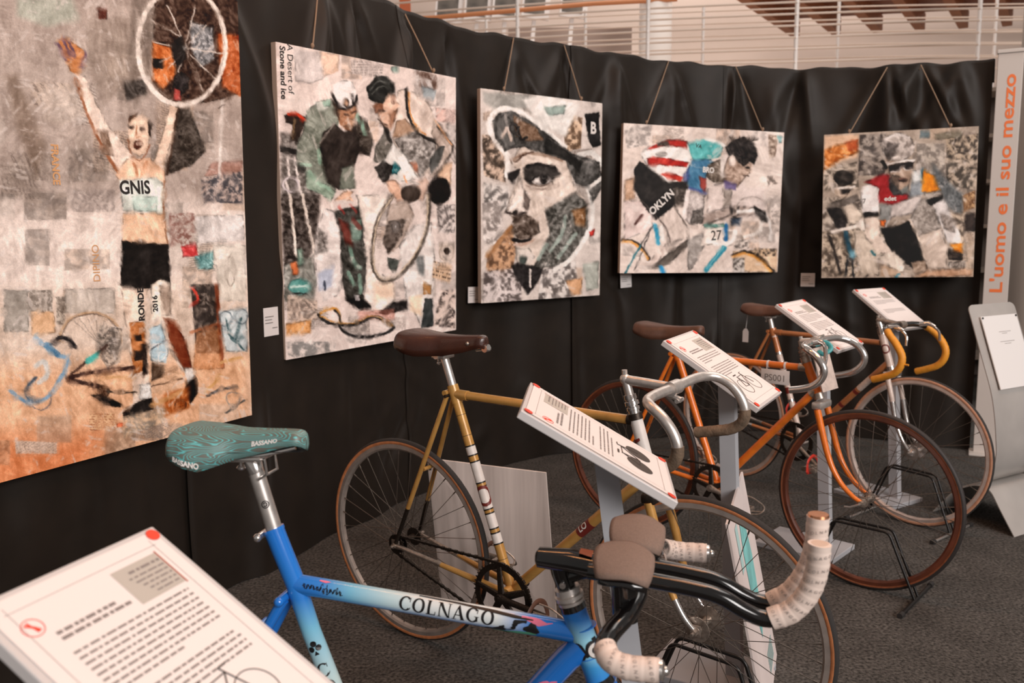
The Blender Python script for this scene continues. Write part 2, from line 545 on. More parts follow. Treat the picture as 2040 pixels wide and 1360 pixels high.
class Art:
    """paints a collage on a fine grid of points; motif coordinates are given on the motif's own sketch sheet (quad)"""
    vert = 24

    def __init__(self, quad, w, h, cell, base, seed):
        self.w, self.h = w, h
        self.nx, self.ny = int(w / cell), int(h / cell)
        self.H = homography([(0, 0), (1, 0), (1, 1), (0, 1)], quad)
        u, v = np.meshgrid(np.linspace(0, 1, self.nx + 1), np.linspace(0, 1, self.ny + 1))
        q = np.stack([u, v, np.ones_like(u)], -1) @ self.H.T
        self.X0 = q[..., 0] / q[..., 2]; self.Y0 = q[..., 1] / q[..., 2]
        self.seed = seed; self.k = 0
        self.T = (0, 0, 1)
        self.X = self.X0 + 4.5 * (fnoise(self.X0, self.Y0, 11, seed) - .5) + 1.3 * (vnoise(self.X0, self.Y0, 3, seed + 3) - .5)
        self.Y = self.Y0 + 4.5 * (fnoise(self.X0, self.Y0, 11, seed + 5) - .5) + 1.3 * (vnoise(self.X0, self.Y0, 3, seed + 8) - .5)
        self.C = np.ones(self.X.shape + (3,)) * np.array(base, float)
        self.mott(16, 40)

    def mott(self, amp, sc):
        n = fnoise(self.X0, self.Y0, sc, self.seed + 50) + .5 * fnoise(self.X0 * 4, self.Y0, sc * .6, self.seed + 60) + .4 * vnoise(self.X0, self.Y0, 2.5, self.seed + 70)
        self.C += (n / 1.9 - .5)[..., None] * 2 * amp

    def t(self, pts):
        ox, oy, s = self.T
        return np.array([(ox + x / s, oy + y / s) for x, y in pts], float)

    def blend(self, m, col, var=12, grain=0, gsc=4, streak=9, ang=None):
        self.k += 1
        sd = self.seed + self.k * 7
        r = np.flatnonzero(m.any(1)); q = np.flatnonzero(m.any(0))
        if not len(r): return
        sl = (slice(r[0], r[-1] + 1), slice(q[0], q[-1] + 1))
        X, Y, m = self.X0[sl], self.Y0[sl], m[sl]
        col = np.array(col, float)
        n = (fnoise(X, Y, 12, sd, 3) - .5) * 2 * var
        if ang is None: ang = (self.k * 2.4) % 3.1
        if streak:
            ca, sa = math.cos(ang), math.sin(ang)
            a = X * ca + Y * sa; b = -X * sa + Y * ca
            n = n + (fnoise(a * .22, b, 5, sd + 2, 4) - .5) * 2.6 * streak
        c = col + n[..., None]
        if grain:
            g = (fnoise(X, Y, gsc, sd + 4, 3) - .5) * 4
            c = c + np.clip(g, -1, 1)[..., None] * grain
        self.C[sl] = self.C[sl] * (1 - m[..., None]) + c * m[..., None]

    def mask(self, P, soft=1.0, raw=False, edge=None):
        X, Y = (self.X0, self.Y0) if raw else (self.X, self.Y)
        m = np.zeros(X.shape)
        pad = 4 + soft
        sel = (X > P[:, 0].min() - pad) & (X < P[:, 0].max() + pad) & (Y > P[:, 1].min() - pad) & (Y < P[:, 1].max() + pad)
        x = X[sel]; y = Y[sel]
        if x.size == 0:
            return m
        ins = np.zeros(x.shape, bool); d2 = np.full(x.shape, 1e9)
        for i in range(len(P)):
            x1, y1 = P[i]; x2, y2 = P[(i + 1) % len(P)]
            c = ((y1 > y) != (y2 > y)) & (x < (x2 - x1) * (y - y1) / ((y2 - y1) if y2 != y1 else 1e-9) + x1)
            ins ^= c
            dx, dy = x2 - x1, y2 - y1
            t = np.clip(((x - x1) * dx + (y - y1) * dy) / (dx * dx + dy * dy + 1e-9), 0, 1)
            d2 = np.minimum(d2, (x - x1 - t * dx) ** 2 + (y - y1 - t * dy) ** 2)
        sd = np.sqrt(d2) * np.where(ins, 1, -1)
        m[sel] = np.clip(sd / soft + .5, 0, 1)
        if edge is not None:
            e = np.zeros(X.shape); e[sel] = np.exp(-((sd - .8) / 1.3) ** 2)
            g = np.zeros(X.shape); g[sel] = np.clip(sd / 9, -.2, 1)
            edge += [e, g]
        return m

    def poly(self, pts, col, soft=1.6, a=1.0, raw=False, ink=.6, **k):
        ed = None if (raw or soft > 5) else []
        m = self.mask(self.t(pts), soft, raw, ed)
        self.blend(m * a, col, **k)
        if ed:
            # broken ink contour, and modelling of the form by loose darker and lighter passages
            X, Y, sd = self.X0, self.Y0, self.seed + self.k * 5
            r = np.flatnonzero(m.any(1)); q = np.flatnonzero(m.any(0))
            if not len(r): return
            sl = (slice(max(0, r[0] - 2), r[-1] + 3), slice(max(0, q[0] - 2), q[-1] + 3))
            x, y = X[sl], Y[sl]
            br = np.clip((vnoise(x, y, 7, sd) - .38) * 5, 0, 1)
            e = (ed[0][sl] * br * ink * a)[..., None]
            f = (fnoise(x, y, 16, sd + 2, 3) - .5) * 1.5 + (ed[1][sl] - .5) * .22
            mm = m[sl][..., None] * a
            C = self.C[sl]
            C = C + mm * (f * 46)[..., None] * (.35 + .65 * C.mean(-1, keepdims=True) / 255)
            self.C[sl] = C * (1 - e * .72)

    def line(self, pts, col, w, soft=1.2, a=1.0, smooth=True, **k):
        P = self.t(pts)
        if smooth and len(P) > 2:
            P = np.array([(p.x, p.y) for p in spline([(x, y, 0) for x, y in P], 5)])
        w = w / self.T[2] / 2
        X, Y = self.X, self.Y
        m = np.zeros(X.shape)
        sel = (X > P[:, 0].min() - w - 3) & (X < P[:, 0].max() + w + 3) & (Y > P[:, 1].min() - w - 3) & (Y < P[:, 1].max() + w + 3)
        x = X[sel]; y = Y[sel]; d2 = np.full(x.shape, 1e9)
        for i in range(len(P) - 1):
            x1, y1 = P[i]; dx, dy = P[i + 1] - P[i]
            t = np.clip(((x - x1) * dx + (y - y1) * dy) / (dx * dx + dy * dy + 1e-9), 0, 1)
            d2 = np.minimum(d2, (x - x1 - t * dx) ** 2 + (y - y1 - t * dy) ** 2)
        m[sel] = np.clip((w - np.sqrt(d2)) / soft + .5, 0, 1)
        self.blend(m * a, col, **k)

    def ell(self, c, rx, ry, col, rot=0, ring=None, soft=1.5, a=1.0, lo=0, hi=2 * math.pi, **k):
        pts = []
        n = 40
        for i in range(n + 1):
            th = lo + (hi - lo) * i / n
            x, y = rx * math.cos(th), ry * math.sin(th)
            pts.append((c[0] + x * math.cos(rot) - y * math.sin(rot), c[1] + x * math.sin(rot) + y * math.cos(rot)))
        if ring:
            self.line(pts, col, ring, soft, a, smooth=False, **k)
        else:
            self.poly(pts[:-1], col, soft, a, **k)

    def news(self, pts, bg, ink, gap=7, a=.8, ang=0.0, **k):
        """a pasted strip of printed paper: rows of broken ink"""
        P = self.t(pts)
        m = self.mask(P, 1.0, raw=True)
        self.blend(m * a, bg, var=8)
        ca, sa = math.cos(ang), math.sin(ang)
        u = self.X0 * ca + self.Y0 * sa; v = -self.X0 * sa + self.Y0 * ca
        g = gap / self.T[2]
        row = np.floor(v / g)
        on = ((v / g) % 1 < .45) & (vnoise(u * 1.0 + row * 13.7, row * 9.1, 2.2, self.seed + 90) > .35)
        self.blend(m * on * .75, ink, var=4)

    def photo(self, pts, dark, light, gsc=6, a=.9, thr=.5):
        """a pasted grainy photograph"""
        self.k += 1
        m = self.mask(self.t(pts), 1.0, raw=True) * a
        g = fnoise(self.X0, self.Y0, gsc, self.seed + self.k * 13, 4)
        f = np.clip((g - thr) * 5 + .5, 0, 1)[..., None]
        c = np.array(dark, float) * (1 - f) + np.array(light, float) * f
        self.C = self.C * (1 - m[..., None]) + c * m[..., None]

    def scatter(self, n, box, cols, size, **k):
        r = random.Random(self.seed + 33)
        T, self.T = self.T, (0, 0, 1)
        x0, y0, x1, y1 = box
        for i in range(n):
            cx, cy = r.uniform(x0, x1), r.uniform(y0, y1)
            w, h = r.uniform(*size), r.uniform(*size)
            q = [(cx - w, cy - h + r.uniform(-4, 4)), (cx + w, cy - h), (cx + w, cy + h + r.uniform(-4, 4)), (cx - w, cy + h)]
            c = r.choice(cols)
            kind = r.random()
            if kind < .35: self.news(q, c, (120, 108, 102), gap=r.uniform(2.4, 3.6), a=.4, ang=r.choice((0, 0, 1.57)))
            elif kind < .7: self.photo(q, [v * .45 for v in c], c, gsc=r.uniform(6, 14), a=.38)
            else: self.poly(q, c, a=.4, raw=True, streak=22)
        self.T = T

    def finish(self):
        """dry-brush smear along a wandering flow, then fine broken strokes of light and dark"""
        X, Y, sd = self.X0, self.Y0, self.seed + 500
        ang = (fnoise(X, Y, 38, sd, 2) - .5) * 9
        ny, nx = X.shape
        I, J = np.meshgrid(np.arange(ny), np.arange(nx), indexing='ij')
        acc = self.C.copy(); n = 1
        amt = 1 + 2.2 * fnoise(X, Y, 22, sd + 3, 2)
        for k in (-2, -1, 1, 2):
            i = np.clip((I + np.sin(ang) * k * amt * .7).round().astype(int), 0, ny - 1)
            j = np.clip((J + np.cos(ang) * k * amt * .7).round().astype(int), 0, nx - 1)
            acc = acc + self.C[i, j]; n += 1
        S = acc / n
        keep = np.clip((vnoise(X, Y, 16, sd + 9) - .35) * 4, 0, 1)[..., None]
        C = self.C * keep * .7 + S * (1 - keep * .7)
        def strokes(sc, seed):
            o = 0; tot = 0
            for q, th in enumerate((.2, 1.25, 2.3)):
                a = X * math.cos(th) + Y * math.sin(th); b = -X * math.sin(th) + Y * math.cos(th)
                w = np.clip((vnoise(X, Y, 34, seed + 40 + q) - .3) * 3, .02, 1)
                o = o + w * fnoise(a * .18, b, sc, seed + q, 3); tot = tot + w
            return o / tot
        st = strokes(5, sd + 11) - .5
        mott = fnoise(X, Y, 30, sd + 13, 3) - .5
        lum = C.mean(-1, keepdims=True)
        vert = fnoise(X, Y * .13, 11, sd + 31, 4) - .5
        C = C + (st * 62 * (.3 + .7 * (lum[..., 0] / 255)) + mott * 40 + vert * self.vert * (.3 + .7 * lum[..., 0] / 255))[..., None]
        C = 132 + (C - 132) * 1.2
        lite = np.clip((strokes(7, sd + 27) - .60) * 5, 0, .5)[..., None] * np.clip((lum - 70) / 60, 0, 1)
        self.C = C * (1 - lite) + np.array((232, 220, 214.)) * lite

    def face(self, parent, t, material):
        self.finish()
        C = np.clip(self.C, 4, 250) / 255.0
        L = np.where(C <= .04045, C / 12.92, ((C + .055) / 1.055) ** 2.4)
        u, v = np.meshgrid(np.linspace(-.5, .5, self.nx + 1), np.linspace(1, 0, self.ny + 1))
        relief = (C.mean(-1) - .5) * .0006
        V = np.stack([u * self.w, -t - .0012 - relief, v * self.h], -1).reshape(-1, 3)
        n = self.nx + 1
        idx = np.arange((self.ny + 1) * n).reshape(self.ny + 1, n)
        F = np.stack([idx[:-1, :-1], idx[1:, :-1], idx[1:, 1:], idx[:-1, 1:]], -1).reshape(-1, 4)
        me = bpy.data.meshes.new('painted_face')
        me.vertices.add(len(V)); me.vertices.foreach_set('co', V.ravel())
        me.loops.add(F.size); me.loops.foreach_set('vertex_index', F.ravel())
        me.polygons.add(len(F)); me.polygons.foreach_set('loop_start', np.arange(0, F.size, 4))
        me.update(calc_edges=True)
        ca = me.color_attributes.new('paint', 'FLOAT_COLOR', 'POINT')
        rgba = np.concatenate([L.reshape(-1, 3), np.ones((len(V), 1))], 1).astype(np.float32)
        ca.data.foreach_set('color', rgba.ravel())
        me.materials.append(material)
        return link('painted_face', me, parent)

    def uv(self, pt):
        """sketch-sheet point -> metres on the board (x from the middle, z from the bottom)"""
        x, y = self.t([pt])[0]
        q = np.linalg.inv(self.H) @ np.array([x, y, 1.0])
        return ((q[0] / q[2] - .5) * self.w, (1 - q[1] / q[2]) * self.h)


def paint_material():
    m = bpy.data.materials.new('collage_paint')
    m.use_nodes = True
    nt = m.node_tree
    b = nt.nodes['Principled BSDF']
    b.inputs['Roughness'].default_value = .55
    b.inputs['Specular IOR Level'].default_value = .25
    at = nt.nodes.new('ShaderNodeAttribute'); at.attribute_name = 'paint'
    tc = nt.nodes.new('ShaderNodeTexCoord')
    n = nt.nodes.new('ShaderNodeTexNoise'); n.inputs['Scale'].default_value = 260; n.inputs['Detail'].default_value = 4
    nt.links.new(tc.outputs['Object'], n.inputs['Vector'])
    mr = nt.nodes.new('ShaderNodeMapRange'); mr.inputs[1].default_value = .25; mr.inputs[2].default_value = .75; mr.inputs[3].default_value = .86; mr.inputs[4].default_value = 1.1
    nt.links.new(n.outputs['Fac'], mr.inputs[0])
    vm = nt.nodes.new('ShaderNodeVectorMath'); vm.operation = 'SCALE'
    nt.links.new(at.outputs['Color'], vm.inputs[0]); nt.links.new(mr.outputs[0], vm.inputs['Scale'])
    nt.links.new(vm.outputs[0], b.inputs['Base Color'])
    bp = nt.nodes.new('ShaderNodeBump'); bp.inputs['Strength'].default_value = .25; bp.inputs['Distance'].default_value = .002
    nt.links.new(n.outputs['Fac'], bp.inputs['Height']); nt.links.new(bp.outputs['Normal'], b.inputs['Normal'])
    return m


M_paint = paint_material()
M_edge = mat('board_edge', (196, 170, 152), rough=.7)
M_ink = mat('painted_black', (38, 33, 31), rough=.6)
M_inkw = mat('painted_white', (226, 220, 215), rough=.6)
M_inko = mat('painted_tan', (214, 160, 110), rough=.6)
M_cord = mat('twine', (150, 124, 102), rough=.9, bump=.5, bscale=600)


def painting(name, label, cx, cy, cz, yaw, w, h, roll, lean, art, t=.028, cords=()):
    o = empty(name, label=label, cat='painting', group='collage paintings hung on the black curtain')
    o.rotation_euler = (lean, -roll, yaw)
    M = o.rotation_euler.to_matrix()
    o.location = Vector((cx, cy, cz)) - M @ Vector((0, 0, h / 2))
    MB().box((0, -t / 2, h / 2), (w, t, h), bev=.002).build('board', M_edge, o, smooth=False)
    f = art.face(o, t, M_paint)
    bpy.context.view_layer.update()
    inv = (Matrix.Translation(o.location) @ M.to_4x4()).inverted()
    for (px, pz), topw in cords:
        e = inv @ Vector(topw)
        q = Vector((px, -t * .5, pz))
        mid = (q + e) / 2 + Vector((0, -.002, 0))
        mb = MB().tube([q + Vector((0, 0, -.01)), q, mid, e, e + Vector((0, .05, -.02))], .0032, 7)
        mb.sphere(q + Vector((0, -.001, .016)), .008, 8, 6, (1, .9, 1.3))
        mb.build('hanging_cord', M_cord, o)
    return o, f


def letter(face, art, txt, pt, size, mtl, ang=0.0, bold=0.0, shear=0, stretch=1.0, t=.028, align='CENTER'):
    """painted lettering, a hair proud of the painted face"""
    x, z = art.uv(pt)
    ca, sa = math.cos(ang), math.sin(ang)
    mb = MB()
    text_flat(mb, txt, (x, -t - .0026, z), (ca, 0, sa), (-sa, 0, ca), size, bold, shear, align, stretch)
    return mb.build('lettering', mtl, face, smooth=False)


def sticks(A, pts_list, col, w, **k):
    for p in pts_list: A.line(p, col, w, **k)


# ---- tall painting at the left: cyclist with raised arms and a wheel
P1W, P1H = 1.16, 1.452
_d = Vector((-.965 + 1.387, 3.08 - 2.249)).normalized()
P1C = Vector((-.963, 3.08)) - _d * (P1W / 2)

A = Art([(-304, -236), (464, 5), (493, 825), (-179, 1007)], P1W, P1H, .0030, (178, 164, 156), 21)
A.vert = 48
# sheet: the left edge lies outside the picture, so its corners are extrapolated along the edges
A.T = (0, 0, 1)
A.poly([(-200, 420), (500, 400), (500, 640), (-200, 640)], (232, 218, 210), soft=50, a=.9, streak=12)
A.poly([(-200, 600), (500, 560), (500, 760), (-200, 800)], (220, 200, 184), soft=60, a=.8, streak=18)
A.poly([(-200, 740), (500, 700), (500, 1000), (-200, 1050)], (226, 178, 142), soft=60, a=.85, streak=26)
A.poly([(-200, 880), (200, 860), (160, 1000), (-200, 1050)], (214, 132, 88), soft=70, a=.8, streak=22)
A.scatter(46, (-90, 0, 480, 900), [(190, 178, 168), (150, 138, 128), (214, 204, 196), (196, 170, 148), (128, 116, 106), (206, 186, 168)], (14, 46))
A.T = (0, 0, 2.72)
A.poly([(60, 0), (360, 0), (400, 120), (220, 160), (60, 100)], (176, 184, 172), soft=12, a=.7, streak=18)
A.poly([(0, 420), (60, 420), (220, 800), (170, 980), (60, 700)], (116, 98, 84), soft=16, a=.55, streak=24, ang=1.4)
A.poly([(440, 120), (700, 100), (700, 480), (540, 560), (440, 380)], (148, 134, 124), soft=16, a=.6, streak=28, ang=1.5)
A.poly([(190, 500), (360, 470), (430, 640), (300, 700), (200, 660)], (206, 192, 182), soft=12, a=.7, streak=20)
A.poly([(690, 0), (800, 0), (790, 520), (700, 600), (660, 360)], (128, 116, 108), soft=8, a=.7, streak=30, ang=1.5)
A.poly([(810, -20), (1275, -20), (1285, 520), (1090, 570), (880, 560), (800, 470)], (74, 54, 44), grain=38, gsc=5)
A.poly([(1150, 190), (1280, 200), (1285, 540), (1180, 480)], (176, 98, 58), soft=5, grain=26)
A.poly([(800, 240), (900, 270), (930, 420), (860, 500), (800, 440)], (192, 112, 62), soft=5, grain=30)
A.poly([(1000, 130), (1130, 160), (1140, 330), (1060, 380), (1010, 280)], (140, 140, 142), soft=4, grain=60)
A.poly([(800, 330), (860, 330), (858, 385), (800, 385)], (36, 30, 28))
A.poly([(500, 55), (555, 60), (552, 120), (505, 115)], (92, 50, 40), grain=30, gsc=2)
A.poly([(640, 460), (760, 440), (770, 520), (660, 560)], (70, 64, 60), soft=6, grain=30)
for (x0, y0, x1, y1) in ((790, 120, 955, 215), (880, 40, 960, 220), (1030, 50, 985, 240), (1090, 150, 1000, 245), (800, 240, 960, 275), (840, 350, 960, 290), (880, 390, 965, 300), (1180, 300, 1000, 275), (1140, 440, 1000, 300), (1080, 520, 990, 300), (940, 400, 975, 300)):
    A.line([(x0, y0), (x1, y1)], (206, 196, 188), 7, soft=.8)
A.ell((958, 262), 238, 318, (232, 222, 214), ring=26, streak=16)
A.ell((968, 262), 222, 300, (150, 136, 126), ring=5, a=.7)
A.ell((972, 272), 18, 18, (230, 224, 218))
A.poly([(900, 250), (960, 200), (985, 330), (930, 380)], (26, 22, 22), a=.8)
A.poly([(920, 420), (960, 400), (1000, 430), (995, 490), (950, 540), (910, 500)], (44, 38, 38), grain=26, gsc=3)
A.poly([(915, 490), (945, 500), (960, 560), (920, 555)], (186, 92, 86))
# figure
A.poly([(940, 600), (1000, 600), (1090, 830), (1010, 910), (900, 950), (876, 960)], (74, 66, 60), soft=4, grain=34)
A.poly([(384, 420), (432, 425), (490, 560), (560, 700), (700, 850), (680, 940), (620, 960), (520, 790), (450, 640)], (226, 208, 196), streak=18)
A.line([(382, 440), (450, 640), (540, 830), (640, 980)], (150, 96, 66), 16, a=.9)
A.poly([(510, 720), (560, 730), (590, 860), (540, 850)], (120, 96, 80), a=.8, grain=30)
A.poly([(280, 250), (300, 215), (340, 225), (440, 300), (430, 370), (395, 420), (350, 400), (330, 340)], (192, 132, 88))
sticks(A, [[(285, 250), (330, 340)], [(310, 225), (355, 320)], [(345, 240), (380, 320)], [(440, 300), (410, 380)]], (112, 88, 104), 15)
A.poly([(895, 585), (940, 590), (925, 720), (880, 840), (870, 970), (790, 940), (830, 820)], (230, 206, 188), streak=18)
A.line([(940, 600), (915, 760), (880, 960)], (80, 62, 52), 12)
A.poly([(600, 960), (660, 870), (790, 870), (870, 940), (872, 1000), (620, 990)], (232, 196, 170), streak=16)
A.line([(700, 900), (720, 960)], (178, 118, 84), 14, a=.7); A.line([(770, 890), (740, 960)], (178, 118, 84), 14, a=.7)
A.poly([(668, 700), (690, 645), (740, 632), (782, 660), (790, 740), (776, 830), (730, 862), (688, 830), (668, 770)], (226, 200, 180), soft=1.2)
A.poly([(772, 660), (796, 690), (792, 760), (778, 730)], (60, 48, 42))
A.poly([(668, 690), (676, 640), (720, 625), (690, 660)], (110, 84, 70))
A.ell((690, 704), 15, 9, (62, 44, 38)); A.ell((746, 712), 17, 9, (62, 44, 38))
A.line([(716, 700), (712, 752), (730, 756)], (176, 126, 98), 9)
A.ell((720, 795), 21, 26, (96, 58, 46)); A.ell((722, 790), 10, 10, (214, 190, 176))
A.line([(668, 770), (690, 850), (740, 880), (786, 800)], (140, 92, 66), 9, a=.8)
A.poly([(622, 988), (820, 972), (852, 990), (866, 1080), (860, 1165), (640, 1152)], (216, 220, 213), streak=8)
A.poly([(690, 1075), (830, 1075), (830, 1160), (700, 1152)], (186, 206, 198), a=.8)
A.poly([(640, 1165), (870, 1165), (888, 1350), (638, 1345)], (222, 186, 158), streak=20)
A.line([(865, 990), (862, 1160), (885, 1340)], (150, 110, 84), 10)
A.T = (0, 480, 2.72)
A.poly([(638, 8), (890, 28), (902, 240), (850, 222), (782, 266), (630, 256)], (34, 29, 27), var=5)
A.poly([(634, 258), (780, 266), (756, 470), (780, 640), (800, 900), (700, 900), (692, 700), (655, 430)], (226, 204, 188), streak=16)
A.poly([(680, 445), (756, 440), (778, 700), (702, 725)], (184, 120, 74), grain=20)
A.poly([(705, 600), (748, 600), (750, 650), (710, 655)], (40, 32, 28)); A.poly([(708, 515), (745, 512), (748, 545), (712, 548)], (46, 36, 30)); A.poly([(745, 560), (775, 555), (778, 720), (752, 730)], (52, 40, 34), grain=20)
A.poly([(792, 240), (850, 215), (902, 232), (906, 410), (866, 418), (800, 440)], (236, 222, 208))
A.poly([(836, 250), (900, 240), (905, 405), (866, 415)], (150, 130, 116), a=.8)
A.poly([(866, 418), (926, 440), (990, 560), (1016, 690), (962, 696), (898, 540)], (128, 66, 42), streak=14)
A.poly([(880, 560), (920, 600), (990, 720), (960, 700)], (230, 208, 192))
A.poly([(978, 690), (1026, 688), (1034, 742), (992, 766)], (230, 224, 218))
A.poly([(984, 770), (1044, 738), (1052, 820), (1010, 885), (984, 842)], (34, 28, 26))
A.poly([(735, 775), (792, 770), (802, 852), (735, 862)], (226, 222, 218), grain=30, gsc=3)
A.poly([(730, 870), (802, 850), (810, 908), (710, 948), (650, 962), (645, 930)], (32, 27, 25))
A.poly([(790, 480), (850, 450), (890, 600), (880, 660), (795, 650)], (176, 198, 208))
A.ell((835, 605), 46, 46, (226, 226, 224), ring=6); A.line([(790, 590), (880, 540)], (60, 60, 66), 5); A.line([(835, 560), (835, 650)], (226, 226, 224), 5); A.line([(790, 605), (880, 605)], (226, 226, 224), 5)
A.photo([(1010, 240), (1162, 240), (1172, 610), (1040, 610)], (48, 42, 40), (120, 108, 100), 6, thr=.58)
A.line([(1020, 260), (1050, 320), (1010, 355)], (214, 80, 66), 14)
A.line([(1010, 500), (1170, 450)], (170, 100, 62), 16, a=.7); A.line([(1150, 250), (1180, 680)], (136, 70, 44), 22, a=.8)
A.poly([(1040, 500), (1165, 470), (1170, 610), (1190, 690), (1020, 700)], (196, 132, 88), a=.6, grain=24)
A.poly([(1160, 385), (1312, 365), (1318, 600), (1200, 600)], (196, 204, 206), soft=4)
for cc in ((1200, 425), (1284, 412)): A.ell(cc, 34, 40, (92, 104, 112), ring=6)
sticks(A, [[(1200, 430), (1235, 540), (1290, 520)], [(1284, 420), (1250, 540)], [(1210, 500), (1300, 590)]], (70, 96, 100), 10)
A.poly([(955, 40), (1040, 20), (1045, 90), (970, 95)], (206, 84, 84), grain=40, gsc=3); A.poly([(1030, 90), (1135, 60), (1130, 160), (1050, 160)], (120, 160, 160), grain=60, gsc=3)
A.poly([(1130, 30), (1305, 30), (1310, 330), (1170, 330)], (214, 208, 198), a=.7, streak=8)
A.ell((1225, 170), 22, 82, (150, 138, 128), ring=6)
A.photo([(135, 275), (262, 275), (262, 390), (135, 390)], (120, 112, 104), (196, 186, 178), 4); A.photo([(280, 310), (328, 310), (328, 460), (285, 460)], (110, 100, 92), (200, 188, 176), 4)
A.poly([(0, 275), (130, 275), (135, 500), (0, 500)], (150, 146, 140), a=.75, streak=14); A.poly([(330, 270), (600, 260), (600, 400), (330, 400)], (186, 178, 170), a=.7, streak=16)
A.poly([(150, 390), (270, 390), (280, 500), (150, 520)], (226, 184, 146), a=.8)
A.ell((470, 530), 165, 134, (196, 166, 138), ring=14, lo=math.pi * .95, hi=math.pi * 2.08); A.ell((470, 528), 156, 124, (92, 80, 74), ring=5, lo=math.pi * .95, hi=math.pi * 2.05)
for tx in (400, 430, 470, 520, 560): A.line([(tx - 20, 420 + abs(tx - 460) * .3), (520, 570)], (120, 110, 104), 4, a=.7)
A.photo([(520, 460), (640, 480), (630, 660), (560, 690), (500, 600)], (80, 74, 70), (190, 176, 164), 5, a=.8)
A.line([(270, 560), (300, 530), (345, 540), (385, 580)], (40, 36, 38), 24)
A.line([(170, 525), (230, 585), (300, 625), (345, 640), (336, 690), (300, 760), (255, 830), (200, 866), (120, 872), (35, 815)], (136, 166, 190), 20, streak=14)
A.line([(172, 745), (130, 796), (130, 850), (190, 872)], (70, 84, 98), 18); A.line([(230, 570), (290, 620)], (90, 130, 160), 34); A.line([(175, 680), (220, 660), (235, 730), (190, 770)], (214, 212, 208), 26)
A.line([(120, 880), (200, 915), (250, 890), (265, 820)], (96, 100, 112), 5)
A.line([(345, 745), (480, 715), (700, 688)], (58, 38, 34), 22); A.line([(350, 755), (500, 788), (560, 810)], (56, 38, 34), 24); A.line([(365, 722), (560, 570)], (70, 52, 46), 16); A.line([(455, 655), (500, 625)], (86, 178, 170), 30)
A.line([(500, 740), (600, 742), (700, 745)], (206, 164, 122), 14); A.ell((540, 815), 34, 34, (96, 70, 54), grain=40, gsc=3)
A.poly([(470, 835), (520, 832), (640, 880), (635, 900), (560, 890)], (38, 34, 34)); A.line([(560, 820), (720, 820)], (60, 52, 46), 10)
A.line([(800, 750), (940, 690)], (84, 62, 48), 6); A.line([(800, 790), (970, 745)], (84, 62, 48), 6); A.poly([(800, 660), (870, 670), (860, 740), (800, 760)], (70, 56, 46), grain=40, gsc=3, a=.8)
A.poly([(860, 830), (1000, 790), (1005, 900), (870, 950)], (176, 106, 60), soft=6, grain=40, gsc=4); A.line([(800, 890), (960, 820)], (196, 152, 108), 26, a=.8); A.ell((955, 885), 30, 22, (60, 40, 32), ring=6)
A.line([(1090, 815), (1130, 780), (1165, 735)], (200, 156, 106), 16); A.line([(1170, 660), (1280, 630)], (206, 164, 116), 14)
A.line([(1100, 840), (1180, 800), (1260, 790)], (92, 86, 84), 14, grain=40); A.ell((1240, 850), 38, 34, (130, 130, 130), ring=5); A.line([(1200, 930), (1300, 860)], (70, 70, 70), 9)
A.news([(460, 940), (600, 930), (604, 1010), (466, 1030)], (226, 190, 154), (150, 92, 66), gap=14); A.poly([(610, 990), (660, 980), (660, 1000), (615, 1008)], (222, 116, 80))
A.photo([(640, 950), (880, 900), (870, 980), (650, 1060)], (130, 122, 112), (214, 184, 154), 5, a=.7)
A.news([(60, 1080), (290, 1090), (290, 1150), (70, 1150)], (206, 192, 180), (150, 130, 118), gap=9)
A.T = (0, 0, 2.72)
A.photo([(330, 1040), (600, 1040), (600, 1160), (370, 1160)], (140, 130, 126), (196, 184, 178), 5, a=.6)
A.photo([(890, 1165), (1030, 1165), (1030, 1330), (900, 1340)], (130, 92, 84), (196, 184, 176), 5); A.poly([(1035, 1180), (1295, 1170), (1300, 1310), (1040, 1330)], (212, 206, 204), grain=16, a=.9)
A.photo([(1065, 980), (1290, 930), (1290, 1110), (1080, 1110)], (66, 66, 72), (190, 172, 164), 6, a=.9)
A.poly([(1120, 890), (1290, 880), (1290, 940), (1080, 970)], (158, 116, 104), a=.7, grain=24)
A.line([(1180, 560), (1165, 960)], (226, 218, 212), 16, a=.8); A.line([(1160, 600), (1220, 560)], (92, 80, 74), 6)
p1, f1 = painting('collage_painting', 'tallest painting at the left, cyclist with both arms raised holding a wheel', P1C.x, P1C.y, .659 + P1H / 2, math.atan2(_d.y, _d.x), P1W, P1H, 0, .016, A, t=.02)
A.T = (0, 0, 2.72)
letter(f1, A, 'GNIS', (706, 1030), .056, M_ink, bold=.0014, t=.02, ang=.05, stretch=.90)
letter(f1, A, 'FRANCE', (272, 905), .030, M_inko, ang=-1.57, bold=.001, t=.02)
A.T = (0, 480, 2.72)
letter(f1, A, 'RONDE', (742, 350), .030, M_ink, ang=1.57, bold=.0012, t=.02)
letter(f1, A, '2016', (818, 345), .026, M_ink, ang=1.57, bold=.0008, t=.02)
letter(f1, A, 'DIPINO', (498, 130), .033, M_inko, ang=1.57, t=.02)

